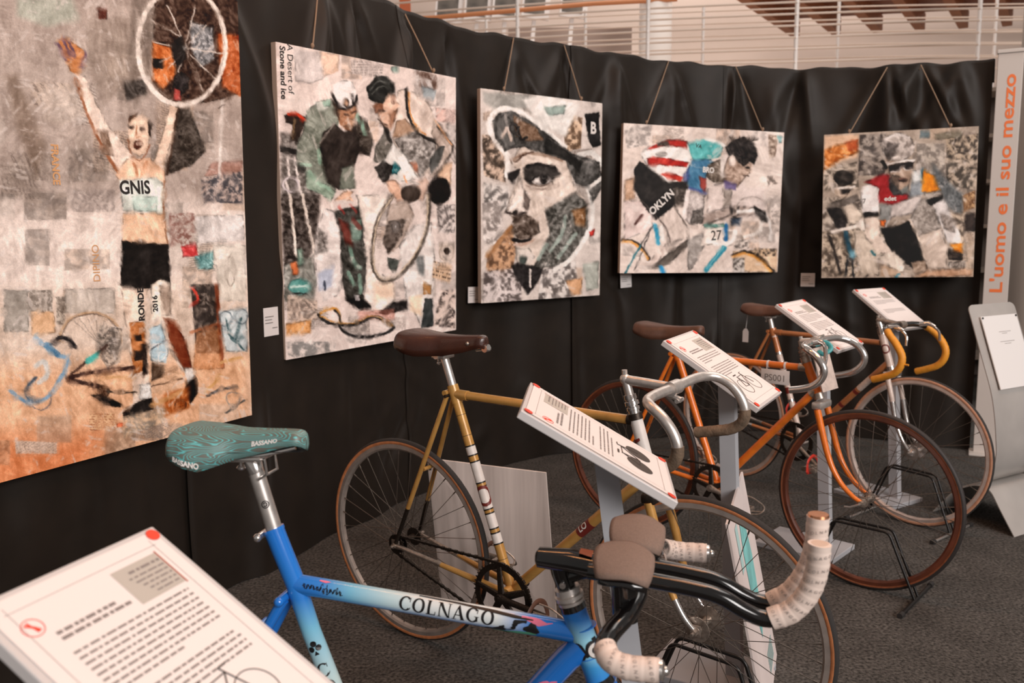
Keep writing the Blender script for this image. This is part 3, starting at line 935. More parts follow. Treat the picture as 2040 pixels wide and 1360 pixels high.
# ---- two cyclists bending over a wheel
A = Art([(540, 85), (897, 155), (901, 655), (558, 716)], 1.081, 1.221, .0033, (222, 208, 202), 41)
A.scatter(30, (550, 110, 890, 690), [(226, 216, 210), (206, 194, 188), (180, 170, 164), (216, 184, 160), (150, 142, 136)], (12, 34))
A.T = (520, 70, 4.12)
A.poly([(230, 110), (440, 150), (470, 360), (360, 400), (240, 380)], (196, 188, 186), a=.8, streak=14); A.poly([(440, 140), (600, 160), (590, 300), (480, 340)], (216, 182, 158), a=.7, grain=20, gsc=3)
A.news([(690, 190), (960, 230), (950, 350), (700, 320)], (214, 204, 200), (120, 108, 104), gap=22); A.photo([(1210, 280), (1400, 330), (1395, 450), (1240, 420)], (92, 70, 60), (206, 200, 198), 7)
A.poly([(1270, 410), (1400, 450), (1370, 540), (1290, 500)], (150, 162, 168), a=.8); A.poly([(1390, 590), (1550, 610), (1550, 720), (1400, 700)], (222, 186, 176), a=.8, streak=12); A.news([(1470, 600), (1550, 610), (1550, 720), (1470, 710)], (216, 196, 190), (130, 110, 104), gap=14)
A.poly([(1480, 720), (1556, 730), (1556, 1050), (1490, 980)], (176, 168, 164), a=.8, streak=14); A.poly([(1420, 1060), (1530, 1030), (1520, 1250), (1400, 1160)], (232, 198, 172), a=.9)
A.poly([(1030, 260), (1085, 260), (1080, 310), (1030, 300)], (140, 160, 152))
# saddle and bikes at the left
A.poly([(120, 790), (440, 860), (430, 1340), (120, 1340)], (104, 98, 94), soft=8, grain=46, gsc=5, a=.9)
A.poly([(150, 655), (240, 630), (330, 672), (300, 770), (262, 870), (200, 850), (222, 730), (165, 710)], (52, 40, 34)); A.line([(185, 645), (250, 645), (318, 690)], (196, 72, 48), 26)
A.line([(236, 690), (222, 840)], (150, 126, 96), 18, a=.7); A.poly([(112, 900), (250, 930), (250, 975), (112, 950)], (44, 40, 38)); A.ell((175, 1000), 62, 38, (60, 54, 50), ring=6, lo=0, hi=math.pi)
sticks(A, [[(178, 1000), (190, 1150)], [(235, 1000), (262, 1140)], [(160, 1180), (200, 1340)], [(260, 1160), (300, 1340)]], (224, 214, 210), 18)
A.ell((200, 1215), 60, 55, (206, 196, 200), ring=14)
# left man
A.poly([(300, 800), (335, 610), (440, 535), (540, 520), (600, 620), (590, 760), (470, 800), (445, 920), (480, 1100), (570, 1250), (540, 1345), (420, 1260), (330, 1130), (250, 1070), (250, 900)], (132, 136, 126), streak=28, grain=16)
A.poly([(400, 545), (520, 530), (510, 600), (430, 620)], (206, 206, 200), a=.8); A.poly([(455, 540), (530, 520), (530, 580), (480, 580)], (140, 172, 156), a=.8)
A.poly([(440, 900), (470, 790), (560, 720), (640, 790), (750, 720), (860, 880), (850, 990), (760, 960), (740, 1030), (600, 1260), (500, 1200)], (58, 50, 46), streak=16, ang=2)
A.poly([(750, 640), (830, 700), (880, 860), (850, 990), (770, 900), (740, 780)], (84, 76, 70), grain=30); sticks(A, [[(745, 640), (760, 700)], [(790, 720), (810, 810)]], (140, 178, 160), 28, a=.8)
A.line([(440, 880), (560, 720)], (150, 142, 136), 14); A.poly([(620, 1080), (720, 1050), (735, 1250), (600, 1260)], (122, 126, 116), streak=16)
A.poly([(330, 1100), (430, 1180), (570, 1270), (540, 1345), (330, 1240)], (150, 168, 152), streak=26, a=.9); sticks(A, [[(360, 1110), (440, 1210), (520, 1250)], [(430, 940), (440, 1040)], [(280, 1050), (360, 1060)]], (160, 192, 172), 30, a=.7)
A.poly([(250, 1040), (330, 1080), (320, 1120), (260, 1090)], (40, 36, 34), a=.8)
A.poly([(560, 1340), (640, 1270), (720, 1270), (690, 1310), (720, 1345)], (222, 184, 160))
A.poly([(570, 610), (740, 570), (742, 640), (700, 780), (650, 770), (600, 720)], (170, 128, 102), grain=16); A.poly([(540, 540), (600, 560), (600, 690), (570, 640)], (70, 56, 48)); A.poly([(690, 680), (725, 690), (700, 770), (660, 745)], (216, 178, 152))
sticks(A, [[(640, 645), (680, 650)], [(700, 640), (735, 620)], [(640, 745), (690, 740)]], (56, 42, 36), 12)
A.poly([(545, 470), (560, 400), (630, 366), (710, 385), (742, 450), (735, 560), (640, 600), (570, 560)], (230, 224, 222), streak=10)
A.line([(540, 480), (580, 550), (630, 600), (720, 570), (745, 500)], (46, 40, 38), 22); A.line([(700, 480), (715, 560)], (44, 38, 36), 14); A.ell((660, 548), 26, 36, (74, 58, 50)); A.ell((660, 548), 16, 24, (176, 140, 116))
# right man
A.poly([(1040, 700), (1080, 450), (1160, 436), (1340, 560), (1390, 700), (1420, 900), (1330, 1140), (1250, 1160), (1060, 950), (1040, 840)], (212, 196, 186), streak=20)
A.poly([(1070, 700), (1140, 680), (1230, 780), (1120, 830), (1040, 830)], (160, 128, 104), a=.8, streak=14); A.poly([(1050, 850), (1200, 790), (1400, 850), (1390, 1000), (1270, 1160), (1170, 1030)], (146, 140, 136), grain=52, gsc=6)
A.poly([(1180, 1030), (1240, 1040), (1250, 1120), (1200, 1090)], (196, 110, 76), a=.6)
A.line([(1150, 440), (1165, 640), (1230, 770), (1300, 830), (1410, 880)], (42, 38, 36), 24); A.line([(1172, 470), (1185, 640), (1250, 760), (1310, 810)], (206, 136, 70), 10)
A.poly([(960, 1020), (1045, 880), (1150, 980), (1250, 1165), (1100, 1195), (1000, 1100)], (228, 224, 220), streak=8); A.poly([(1010, 1080), (1060, 1030), (1105, 1080), (1080, 1130), (1030, 1130)], (70, 130, 136), grain=40, gsc=3); A.line([(1130, 1140), (1150, 1190)], (220, 150, 104), 12)
A.poly([(900, 900), (1000, 740), (1040, 880), (960, 1030), (880, 1040)], (126, 122, 116), streak=22, grain=20); A.line([(970, 740), (1020, 860)], (44, 40, 38), 30)
A.poly([(890, 1080), (960, 1020), (1040, 1060), (1010, 1180), (960, 1200)], (60, 56, 54), grain=20)
A.poly([(870, 580), (1010, 470), (1090, 560), (1070, 680), (1020, 770), (960, 740), (920, 650)], (212, 178, 158), streak=14); A.poly([(1010, 640), (1080, 600), (1050, 700), (1020, 770)], (150, 110, 88), a=.8)
A.poly([(880, 570), (960, 540), (960, 620), (900, 640)], (140, 100, 80)); sticks(A, [[(920, 610), (975, 620)], [(940, 720), (990, 730)], [(920, 680), (950, 710)]], (60, 46, 40), 13)
A.poly([(825, 430), (900, 340), (990, 335), (1050, 400), (1060, 470), (1010, 480), (960, 560), (880, 545), (840, 520)], (48, 48, 46), streak=20, ang=.7); sticks(A, [[(850, 450), (930, 380), (1010, 400)], [(870, 480), (940, 420), (1020, 430)]], (130, 132, 128), 9, a=.8)
A.ell((1045, 520), 24, 44, (206, 176, 160)); A.line([(1040, 490), (1050, 560)], (110, 82, 70), 8)
A.poly([(1380, 680), (1430, 720), (1540, 900), (1500, 1010), (1400, 1150), (1330, 1170), (1440, 950), (1360, 800)], (188, 172, 162), streak=24, ang=1); A.line([(1400, 740), (1530, 910), (1480, 1020), (1380, 1150)], (70, 64, 60), 16, a=.8); A.line([(1390, 700), (1520, 890)], (222, 170, 130), 10)
A.poly([(1340, 1010), (1430, 900), (1470, 900), (1420, 1060), (1350, 1140)], (92, 92, 90), streak=20)
A.ell((1425, 1265), 96, 112, (30, 26, 25), var=5)
A.poly([(985, 1185), (1060, 1175), (1120, 1240), (1145, 1340), (1080, 1345), (1010, 1270)], (216, 178, 156), streak=12); A.poly([(1240, 1200), (1320, 1150), (1340, 1200), (1300, 1345), (1240, 1345)], (210, 184, 170), streak=16)
A.ell((1190, 1290), 80, 70, (66, 56, 50), soft=3); A.line([(1110, 1240), (1180, 1195), (1260, 1210)], (176, 168, 162), 16)
A.T = (520, 390, 4.12)
A.poly([(120, -20), (440, -20), (440, 120), (390, 430), (300, 600), (140, 560)], (78, 70, 66), soft=6, grain=44, gsc=5); A.poly([(140, 560), (380, 480), (420, 700), (380, 840), (150, 860)], (124, 124, 118), grain=44, gsc=6, a=.9)
A.poly([(200, 540), (250, 520), (265, 640), (215, 640)], (196, 112, 70)); A.poly([(255, 430), (290, 420), (300, 560), (260, 560)], (140, 164, 150))
sticks(A, [[(196, -20), (225, 250), (245, 480)], [(300, -20), (350, 240), (395, 440), (440, 640)]], (230, 218, 208), 22)
A.ell((270, 735), 92, 66, (96, 150, 144), streak=14); A.line([(200, 740), (330, 725)], (206, 222, 216), 18); A.line([(210, 790), (340, 790)], (44, 40, 40), 10)
A.poly([(415, 240), (480, 90), (560, 120), (612, 300), (622, 690), (600, 800), (470, 860), (410, 700), (400, 420)], (226, 216, 212), streak=16); A.poly([(430, 250), (500, 300), (500, 450), (410, 470)], (110, 104, 100), soft=6, grain=50, a=.8); A.poly([(420, 620), (560, 560), (540, 740), (430, 770)], (170, 182, 206), soft=8, a=.7); A.line([(480, 690), (480, 760)], (60, 66, 80), 18)
A.poly([(560, 110), (800, 60), (800, 300), (830, 600), (800, 790), (830, 880), (660, 850), (625, 690), (612, 300)], (70, 68, 64), streak=24, grain=20); A.poly([(590, 170), (680, 220), (720, 400), (650, 380)], (110, 58, 50), soft=4); A.poly([(690, 190), (790, 180), (790, 350), (700, 360)], (128, 148, 138), soft=4, streak=16)
sticks(A, [[(690, 420), (730, 540), (780, 580)], [(680, 620), (720, 720)], [(770, 640), (780, 780)]], (132, 162, 148), 30, a=.85); A.line([(720, 190), (770, 250)], (120, 50, 46), 40, a=.7); sticks(A, [[(600, 80), (640, 130)], [(690, 60), (740, 120)]], (176, 66, 60), 20, a=.6)
A.poly([(740, -20), (1020, -20), (890, 280), (870, 580), (1050, 690), (1062, 840), (980, 960), (880, 960), (806, 830), (826, 560), (800, 240)], (228, 216, 208), streak=14); A.poly([(880, 700), (1050, 700), (1056, 820), (900, 860)], (236, 206, 182), soft=10, a=.7)
A.poly([(1010, 60), (1160, 20), (1220, 150), (1100, 400), (1010, 470), (960, 380)], (182, 166, 156), streak=20); A.poly([(1000, 200), (1150, 180), (1110, 330), (1000, 470), (970, 350)], (94, 84, 78), grain=30, soft=5); A.ell((1068, 242), 40, 48, (120, 112, 108)); A.ell((1068, 242), 9, 12, (236, 232, 228))
A.poly([(1000, 490), (1100, 520), (1070, 620), (1010, 580)], (80, 84, 80), grain=20)
A.poly([(1095, 400), (1220, 230), (1360, 200), (1390, 500), (1370, 1060), (1290, 1080), (1150, 820), (1120, 600)], (222, 214, 210), streak=16); A.poly([(1230, 480), (1300, 480), (1310, 660), (1260, 620)], (120, 122, 122), soft=6); A.poly([(1180, 820), (1290, 800), (1280, 980), (1190, 940)], (232, 206, 180), soft=6, a=.8); A.poly([(1290, 700), (1360, 720), (1360, 800), (1300, 800)], (186, 132, 76), a=.8)
A.poly([(1310, 830), (1370, 830), (1385, 1060), (1280, 1080)], (66, 70, 70), streak=14)
A.photo([(1400, 60), (1556, 60), (1556, 290), (1420, 290)], (96, 90, 88), (222, 212, 208), 6); A.photo([(1420, 370), (1556, 370), (1556, 540), (1430, 540)], (150, 140, 132), (214, 200, 190), 8); A.ell((1488, 460), 60, 64, (176, 160, 148), ring=8); A.ell((1490, 440), 24, 30, (76, 66, 60)); A.news([(1380, 520), (1530, 560), (1520, 700), (1370, 660)], (224, 190, 158), (70, 58, 52), gap=34, ang=.25); A.photo([(1440, 760), (1560, 760), (1565, 1080), (1380, 1060)], (50, 44, 42), (216, 198, 188), 6, thr=.45)
A.line([(1040, -10), (930, 160), (880, 360), (876, 540), (920, 650), (990, 690), (1100, 640), (1220, 500), (1310, 310), (1340, 120), (1335, -20)], (96, 88, 82), 34); A.line([(1036, 0), (930, 170), (886, 360), (884, 530), (926, 640), (990, 675), (1090, 630), (1210, 490), (1300, 300), (1330, 120), (1325, -20)], (206, 188, 168), 13)
A.poly([(660, 850), (760, 806), (870, 905), (790, 935)], (30, 26, 25)); A.poly([(720, 800), (770, 800), (770, 850), (730, 850)], (206, 200, 200), grain=40, gsc=3); A.poly([(925, 950), (1060, 860), (1165, 845), (1165, 920), (985, 972)], (40, 36, 35), grain=16)
A.photo([(170, 800), (420, 850), (420, 1010), (170, 1010)], (120, 108, 100), (214, 194, 180), 5); A.poly([(160, 1040), (370, 1010), (360, 1120), (160, 1140)], (214, 160, 110), soft=4, grain=24); A.photo([(170, 1190), (580, 1190), (560, 1290), (180, 1330)], (130, 128, 126), (222, 210, 204), 8)
A.poly([(750, 940), (1060, 920), (1060, 1010), (760, 1010)], (190, 120, 104), a=.5, grain=40, gsc=3)
A.line([(430, 965), (480, 935), (560, 915), (600, 960), (605, 1040)], (206, 148, 76), 20); A.line([(425, 965), (470, 1010), (560, 1045), (720, 1050), (800, 1020), (860, 990), (930, 990), (1000, 1030), (1050, 1075), (960, 1130), (820, 1150), (700, 1140), (630, 1090), (610, 1060)], (42, 40, 40), 26); A.line([(560, 930), (600, 980), (610, 1050)], (44, 42, 42), 18); A.line([(440, 975), (560, 1025), (720, 1035), (840, 985), (940, 990), (1040, 1060)], (206, 148, 78), 8)
p2, f2 = painting('collage_painting', 'painting of two cyclists bending over a spare wheel on the black curtain', -.607, 3.83, 1.433, .955, 1.081, 1.221, .014, .03, A, cords=[((-.345, 1.222), (-.782, 3.674, 2.345)), ((.395, 1.222), (-.498, 4.195, 2.345))])
A.T = (520, 70, 4.12)
letter(f2, A, 'A Desert of', (200, 280), .040, M_ink, ang=-1.57, stretch=.95)
letter(f2, A, 'Stone and ice', (140, 310), .038, M_ink, ang=-1.57, bold=.001, stretch=.95)

# ---- portrait with a cycling cap
A = Art([(951, 177), (1192, 207), (1188, 587), (951, 603)], .871, 1.103, .0034, (206, 196, 190), 61)
A.scatter(26, (955, 190, 1188, 595), [(206, 196, 190), (226, 218, 212), (150, 142, 136), (176, 146, 122), (120, 112, 106)], (9, 24))
A.T = (930, 160, 2.957)
A.photo([(70, 320), (200, 320), (210, 600), (80, 560)], (70, 60, 52), (214, 190, 172), 7); A.photo([(80, 600), (230, 620), (220, 760), (80, 760)], (96, 92, 90), (220, 214, 210), 9); A.photo([(70, 720), (180, 700), (200, 960), (80, 960)], (140, 132, 128), (228, 220, 216), 7)
A.photo([(100, 1020), (250, 830), (280, 960), (250, 1100), (200, 1170), (90, 1110)], (104, 78, 60), (206, 164, 130), 6); A.line([(100, 1030), (240, 860)], (160, 120, 86), 26); A.photo([(540, 200), (660, 220), (650, 400), (560, 420)], (96, 76, 60), (210, 182, 156), 7); A.poly([(470, 220), (540, 220), (535, 280), (475, 280)], (222, 180, 144), a=.9)
A.photo([(80, 1120), (300, 1100), (300, 1300), (70, 1300)], (92, 84, 82), (216, 206, 204), 7); A.photo([(420, 1110), (620, 1060), (640, 1270), (400, 1290)], (96, 90, 88), (222, 216, 212), 9); A.poly([(560, 1180), (660, 1160), (655, 1260), (600, 1265)], (206, 160, 122), a=.9, streak=12); A.poly([(660, 1080), (760, 1060), (755, 1220), (690, 1240)], (170, 176, 168), a=.8, streak=18)
A.poly([(80, 70), (360, 90), (330, 170), (140, 170), (80, 130)], (150, 150, 146), a=.8, soft=6, streak=18); A.poly([(310, 120), (430, 80), (640, 150), (560, 330), (400, 260)], (222, 218, 214), soft=6, streak=14); A.poly([(430, 160), (560, 150), (550, 200), (460, 210)], (136, 156, 150), soft=5, a=.8)
A.line([(120, 230), (115, 280), (160, 370), (215, 440), (218, 560)], (236, 230, 226), 34); A.line([(130, 200), (200, 165), (300, 190), (400, 260), (560, 390)], (232, 228, 224), 26); A.line([(640, 440), (720, 430), (775, 490)], (226, 222, 218), 34)
# head
A.poly([(240, 480), (300, 390), (450, 425), (570, 470), (612, 620), (690, 720), (692, 880), (560, 1080), (350, 1112), (272, 1060), (258, 930), (240, 800), (208, 760), (250, 640), (290, 560)], (212, 198, 188), streak=16)
A.poly([(130, 240), (170, 195), (240, 180), (330, 225), (460, 320), (600, 430), (760, 480), (772, 560), (690, 625), (620, 605), (560, 470), (440, 432), (330, 395), (250, 400), (205, 420), (150, 340)], (82, 80, 78), streak=22, grain=20)
A.poly([(150, 250), (200, 200), (240, 230), (270, 380), (210, 400), (160, 320)], (110, 108, 106), soft=5, streak=20); A.poly([(250, 200), (400, 290), (430, 350), (340, 360), (270, 330)], (150, 120, 98), a=.75, grain=30, gsc=4); A.line([(190, 330), (220, 280), (240, 350)], (206, 190, 180), 16); A.line([(270, 260), (300, 345), (335, 335)], (40, 36, 34), 16)
A.poly([(440, 330), (600, 440), (660, 480), (640, 540), (560, 460), (440, 420)], (52, 50, 48), soft=4)
A.line([(240, 470), (330, 430), (430, 440), (540, 470)], (150, 126, 110), 16, a=.8); sticks(A, [[(260, 480), (340, 430)], [(290, 450), (370, 420)]], (96, 76, 66), 9)
A.poly([(310, 510), (400, 480), (500, 505), (532, 550), (470, 590), (350, 615), (318, 580)], (66, 62, 60), soft=4, grain=14); A.line([(330, 505), (410, 490), (500, 515)], (34, 30, 30), 18)
A.ell((415, 588), 58, 27, (216, 208, 204)); A.ell((432, 584), 25, 26, (60, 54, 52)); A.ell((436, 580), 11, 12, (20, 18, 18)); A.ell((428, 575), 5, 5, (240, 236, 232)); A.line([(355, 592), (400, 562), (460, 566), (482, 592)], (30, 26, 26), 9); A.line([(360, 610), (420, 622), (480, 596)], (110, 94, 86), 8)
A.poly([(220, 545), (290, 515), (286, 560), (250, 600), (222, 580)], (44, 40, 40), soft=3); A.line([(330, 620), (420, 640), (520, 610)], (130, 112, 104), 10, a=.7)
A.poly([(255, 680), (295, 560), (318, 640), (340, 700), (345, 760), (300, 780), (212, 768)], (228, 216, 208), soft=4); A.poly([(320, 640), (350, 700), (340, 770), (310, 740)], (110, 98, 92), soft=5); A.line([(212, 770), (260, 785), (330, 775)], (52, 44, 42), 14); A.ell((262, 772), 16, 9, (34, 28, 28))
A.poly([(246, 800), (330, 785), (400, 830), (408, 890), (360, 925), (280, 930), (244, 880)], (96, 84, 76), soft=4, grain=44, gsc=5); A.line([(255, 935), (300, 945), (350, 935)], (30, 26, 26), 22); A.line([(258, 965), (320, 960), (370, 940)], (196, 170, 156), 16)
A.poly([(440, 760), (620, 655), (690, 730), (694, 890), (560, 1085), (370, 1105), (420, 1000), (470, 900)], (102, 100, 96), soft=4, grain=40, streak=24, ang=2.2); A.poly([(600, 760), (680, 740), (680, 860), (620, 850)], (150, 116, 86), soft=4, grain=36); sticks(A, [[(470, 1000), (540, 900), (560, 800)], [(520, 1040), (620, 900)], [(400, 1050), (450, 960)]], (170, 186, 178), 22, a=.7); A.line([(700, 640), (720, 760), (700, 880), (600, 1040), (500, 1110)], (226, 222, 218), 26)
A.poly([(270, 985), (350, 985), (380, 1040), (330, 1090), (280, 1060)], (222, 212, 204), soft=5); A.poly([(290, 1030), (340, 1040), (320, 1080), (290, 1070)], (84, 92, 88), soft=4)
A.poly([(240, 1090), (280, 1070), (430, 1105), (400, 1180), (340, 1260), (270, 1160)], (46, 42, 42), soft=4, grain=14); A.line([(352, 1110), (352, 1210)], (226, 216, 210), 12)
A.poly([(690, 620), (770, 570), (770, 640), (720, 720)], (90, 88, 86), grain=20); A.line([(690, 640), (770, 575)], (222, 218, 214), 22)
A.poly([(672, 200), (755, 190), (765, 380), (720, 400), (690, 330)], (42, 40, 40)); A.poly([(700, 890), (735, 870), (728, 910), (705, 915)], (196, 52, 44))
p3, f3 = painting('collage_painting', 'black and white painted portrait of a man wearing a cycling cap', .165, 4.81, 1.492, .673, .871, 1.103, -.003, .009, A, cords=[((-.27, 1.104), (.02, 4.80, 2.352)), ((.285, 1.104), (.305, 4.99, 2.352))])
letter(f3, A, 'B', (722, 285), .09, M_inkw, bold=.003, stretch=.9, ang=0)
letter(f3, A, 'CL', (262, 290), .075, M_ink, bold=.002, ang=-.35, shear=.1)

# ---- cyclist in a striped jersey
A = Art([(1238, 246), (1556, 265), (1543, 542), (1230, 543)], 1.115, .868, .0036, (218, 204, 196), 81)
A.scatter(26, (1240, 255, 1550, 540), [(218, 204, 196), (206, 188, 176), (190, 180, 174), (226, 214, 208), (214, 180, 156)], (9, 26))
A.T = (1210, 230, 3.886)
A.photo([(110, 80), (330, 70), (300, 230), (130, 260)], (150, 142, 138), (216, 206, 200), 6); A.photo([(1220, 150), (1300, 160), (1280, 320), (1230, 330)], (110, 92, 80), (206, 188, 174), 6); A.photo([(1210, 470), (1300, 470), (1290, 540), (1220, 540)], (90, 80, 74), (216, 200, 190), 6); A.photo([(1240, 740), (1310, 740), (1310, 900), (1250, 900)], (150, 140, 134), (220, 206, 198), 5); A.poly([(1295, 160), (1325, 160), (1325, 220), (1298, 220)], (150, 186, 186)); A.poly([(120, 500), (190, 480), (190, 640), (110, 660)], (186, 150, 122), soft=5, grain=24, a=.8)
A.poly([(110, 660), (330, 660), (330, 880), (110, 960)], (224, 206, 202), a=.8, streak=10); A.line([(200, 840), (245, 770)], (100, 70, 66), 22, grain=20)
A.poly([(950, 1050), (1290, 1030), (1290, 1210), (950, 1210)], (228, 196, 164), a=.8, streak=14); A.photo([(950, 960), (1080, 960), (1070, 1030), (960, 1030)], (90, 84, 80), (216, 204, 196), 5); A.photo([(1110, 1030), (1280, 1030), (1280, 1090), (1110, 1090)], (70, 62, 58), (220, 192, 162), 4); A.photo([(950, 1100), (1040, 1100), (1040, 1215), (950, 1215)], (92, 88, 86), (206, 200, 196), 5)
A.poly([(880, 280), (900, 800), (1200, 780), (1190, 560), (1060, 560)], (220, 206, 202), soft=10, a=.7, streak=8)
A.poly([(235, 300), (300, 240), (420, 188), (600, 200), (645, 300), (600, 420), (560, 515), (440, 505), (300, 410)], (230, 224, 220), streak=10)
A.poly([(285, 270), (330, 235), (440, 190), (600, 200), (595, 255), (440, 240), (330, 262)], (178, 52, 42), streak=22); A.poly([(360, 215), (450, 190), (460, 240), (370, 245)], (84, 72, 66), soft=4, grain=30); A.poly([(285, 335), (330, 320), (420, 330), (612, 365), (595, 402), (400, 385), (300, 385)], (180, 50, 40), streak=22); A.poly([(395, 455), (440, 440), (560, 475), (552, 515), (480, 500)], (184, 60, 46), streak=20)
A.line([(290, 300), (420, 290), (620, 320)], (236, 232, 228), 40, a=.8); A.ell((400, 300), 46, 20, (120, 112, 108), a=.6, soft=4)
A.poly([(605, 215), (740, 180), (880, 240), (850, 320), (780, 345), (640, 350), (615, 270)], (104, 180, 180), streak=24); A.line([(740, 185), (820, 205), (880, 240)], (226, 224, 220), 22); A.poly([(635, 350), (780, 340), (820, 400), (740, 470), (740, 605), (608, 555), (590, 440)], (78, 124, 154), streak=26); A.poly([(690, 470), (745, 490), (740, 600), (700, 560)], (186, 74, 56), a=.8); A.line([(608, 555), (740, 605)], (70, 80, 140), 14); A.poly([(560, 470), (610, 400), (620, 480), (580, 540)], (70, 78, 130), a=.7, soft=4)
A.poly([(760, 380), (880, 330), (890, 520), (800, 520), (740, 470)], (120, 108, 98), grain=46, gsc=4); A.line([(870, 340), (872, 470)], (206, 196, 190), 30)
A.poly([(905, 330), (960, 300), (1095, 370), (1080, 450), (1040, 490), (985, 560), (890, 530), (880, 430)], (164, 142, 128), grain=34, gsc=4); A.poly([(890, 250), (960, 190), (1040, 165), (1110, 210), (1142, 320), (1110, 380), (1080, 360), (1030, 400), (960, 330), (910, 310)], (50, 44, 42), grain=26, gsc=3)
for k in range(12): A.line([(950 + k * 14, 210 - (k % 3) * 6), (920 + k * 20, 165 + (k % 4) * 8)], (60, 52, 48), 8)
A.ell((945, 350), 26, 46, (222, 206, 196)); A.ell((1060, 405), 16, 8, (36, 30, 28)); A.line([(1095, 380), (1085, 440)], (216, 196, 184), 12); A.line([(1030, 470), (1070, 470)], (70, 54, 48), 10); A.poly([(880, 500), (980, 530), (975, 580), (890, 570)], (96, 84, 130), a=.8)
A.poly([(188, 420), (230, 350), (300, 405), (400, 480), (450, 520), (600, 510), (600, 650), (490, 700), (360, 810), (260, 700), (190, 570)], (38, 34, 32), var=6, streak=8); A.poly([(480, 560), (600, 560), (580, 720), (500, 690)], (92, 84, 78), grain=40, gsc=4, a=.8)
A.poly([(600, 570), (735, 612), (720, 830), (605, 840), (570, 800)], (186, 176, 172), streak=22, grain=24); A.line([(600, 580), (575, 790)], (226, 216, 212), 30); A.poly([(640, 740), (720, 720), (715, 840), (620, 840)], (100, 94, 90), grain=30)
A.poly([(755, 550), (870, 520), (880, 720), (745, 760)], (224, 210, 204), streak=10); A.poly([(880, 570), (940, 570), (940, 700), (885, 710)], (150, 140, 132), soft=4, a=.8)
A.poly([(720, 770), (980, 700), (1110, 715), (1110, 770), (960, 780), (710, 860)], (178, 162, 154), streak=22); A.line([(720, 850), (960, 760)], (84, 76, 72), 8); A.photo([(920, 700), (1000, 700), (1000, 850), (930, 860)], (50, 46, 46), (186, 170, 160), 4)
A.poly([(385, 790), (500, 700), (600, 870), (612, 940), (470, 985)], (212, 198, 190), streak=14); A.line([(500, 700), (600, 870)], (96, 88, 82), 10); A.line([(240, 650), (420, 850), (470, 980)], (90, 80, 76), 7); A.poly([(380, 1120), (600, 950), (605, 1010), (450, 1150), (330, 1190)], (100, 92, 86), streak=20); A.poly([(300, 1130), (430, 990), (470, 985), (380, 1120), (330, 1180)], (216, 200, 192)); A.poly([(600, 960), (740, 900), (730, 1010), (640, 1180), (600, 1200)], (150, 144, 140), streak=26, grain=20, a=.85)
A.line([(95, 962), (165, 970), (245, 1020), (298, 1105)], (50, 42, 38), 28); A.line([(100, 972), (165, 980), (240, 1030), (290, 1105)], (214, 152, 80), 18); A.line([(950, 1080), (1050, 1058), (1150, 1095), (1262, 1205)], (48, 42, 38), 28); A.line([(950, 1088), (1050, 1070), (1145, 1108), (1245, 1205)], (220, 160, 90), 20)
A.line([(350, 850), (375, 985)], (70, 156, 186), 34, smooth=False); A.line([(395, 860), (410, 960)], (232, 228, 224), 26); A.line([(118, 1215), (240, 1000)], (50, 110, 122), 14); A.line([(190, 1195), (330, 850)], (70, 66, 66), 8); A.line([(240, 1000), (330, 850)], (70, 66, 66), 9); A.line([(395, 1170), (410, 1215)], (60, 150, 200), 26)
A.line([(885, 1020), (740, 1195)], (66, 150, 170), 38); A.line([(880, 1020), (745, 1180)], (150, 200, 206), 8)
A.poly([(728, 862), (882, 848), (884, 985), (785, 995), (700, 1010)], (228, 216, 208), streak=6); A.poly([(725, 840), (880, 835), (880, 868), (730, 866)], (110, 150, 142)); A.line([(895, 850), (898, 965)], (44, 108, 156), 30)
A.line([(985, 745), (1110, 735)], (232, 226, 222), 26); A.line([(1110, 735), (1200, 770), (1240, 860), (1235, 960)], (228, 222, 218), 18); A.poly([(1110, 700), (1200, 750), (1220, 830), (1180, 830), (1120, 760)], (60, 56, 54), grain=40, gsc=4); A.line([(810, 992), (920, 985), (960, 930), (965, 900)], (236, 230, 226), 36); A.line([(1170, 830), (1150, 900), (1040, 940)], (222, 214, 208), 26); A.ell((1100, 720), 120, 90, (130, 120, 114), ring=6, lo=math.pi, hi=2 * math.pi)
A.poly([(940, 790), (1010, 790), (1000, 850), (940, 850)], (80, 90, 104), grain=30, gsc=3)
p4, f4 = painting('collage_painting', 'painting of a racing cyclist with red striped jersey and number 27', 1.164, 5.30, 1.491, .343, 1.115, .868, -.017, .002, A, cords=[((-.40, .868), (.966, 5.39, 2.338)), ((.41, .868), (1.402, 5.50, 2.325))])
letter(f4, A, '27', (820, 930), .085, M_ink, ang=.08, bold=.0006, stretch=.9)
letter(f4, A, 'OKLYN', (400, 672), .062, M_inkw, ang=.72, bold=.002, stretch=.95)
letter(f4, A, 'BRO', (760, 425), .045, M_inkw, ang=-.05, bold=.0016, stretch=.9)
letter(f4, A, 'VA', (685, 240), .034, M_ink, ang=-.2, bold=.0006)

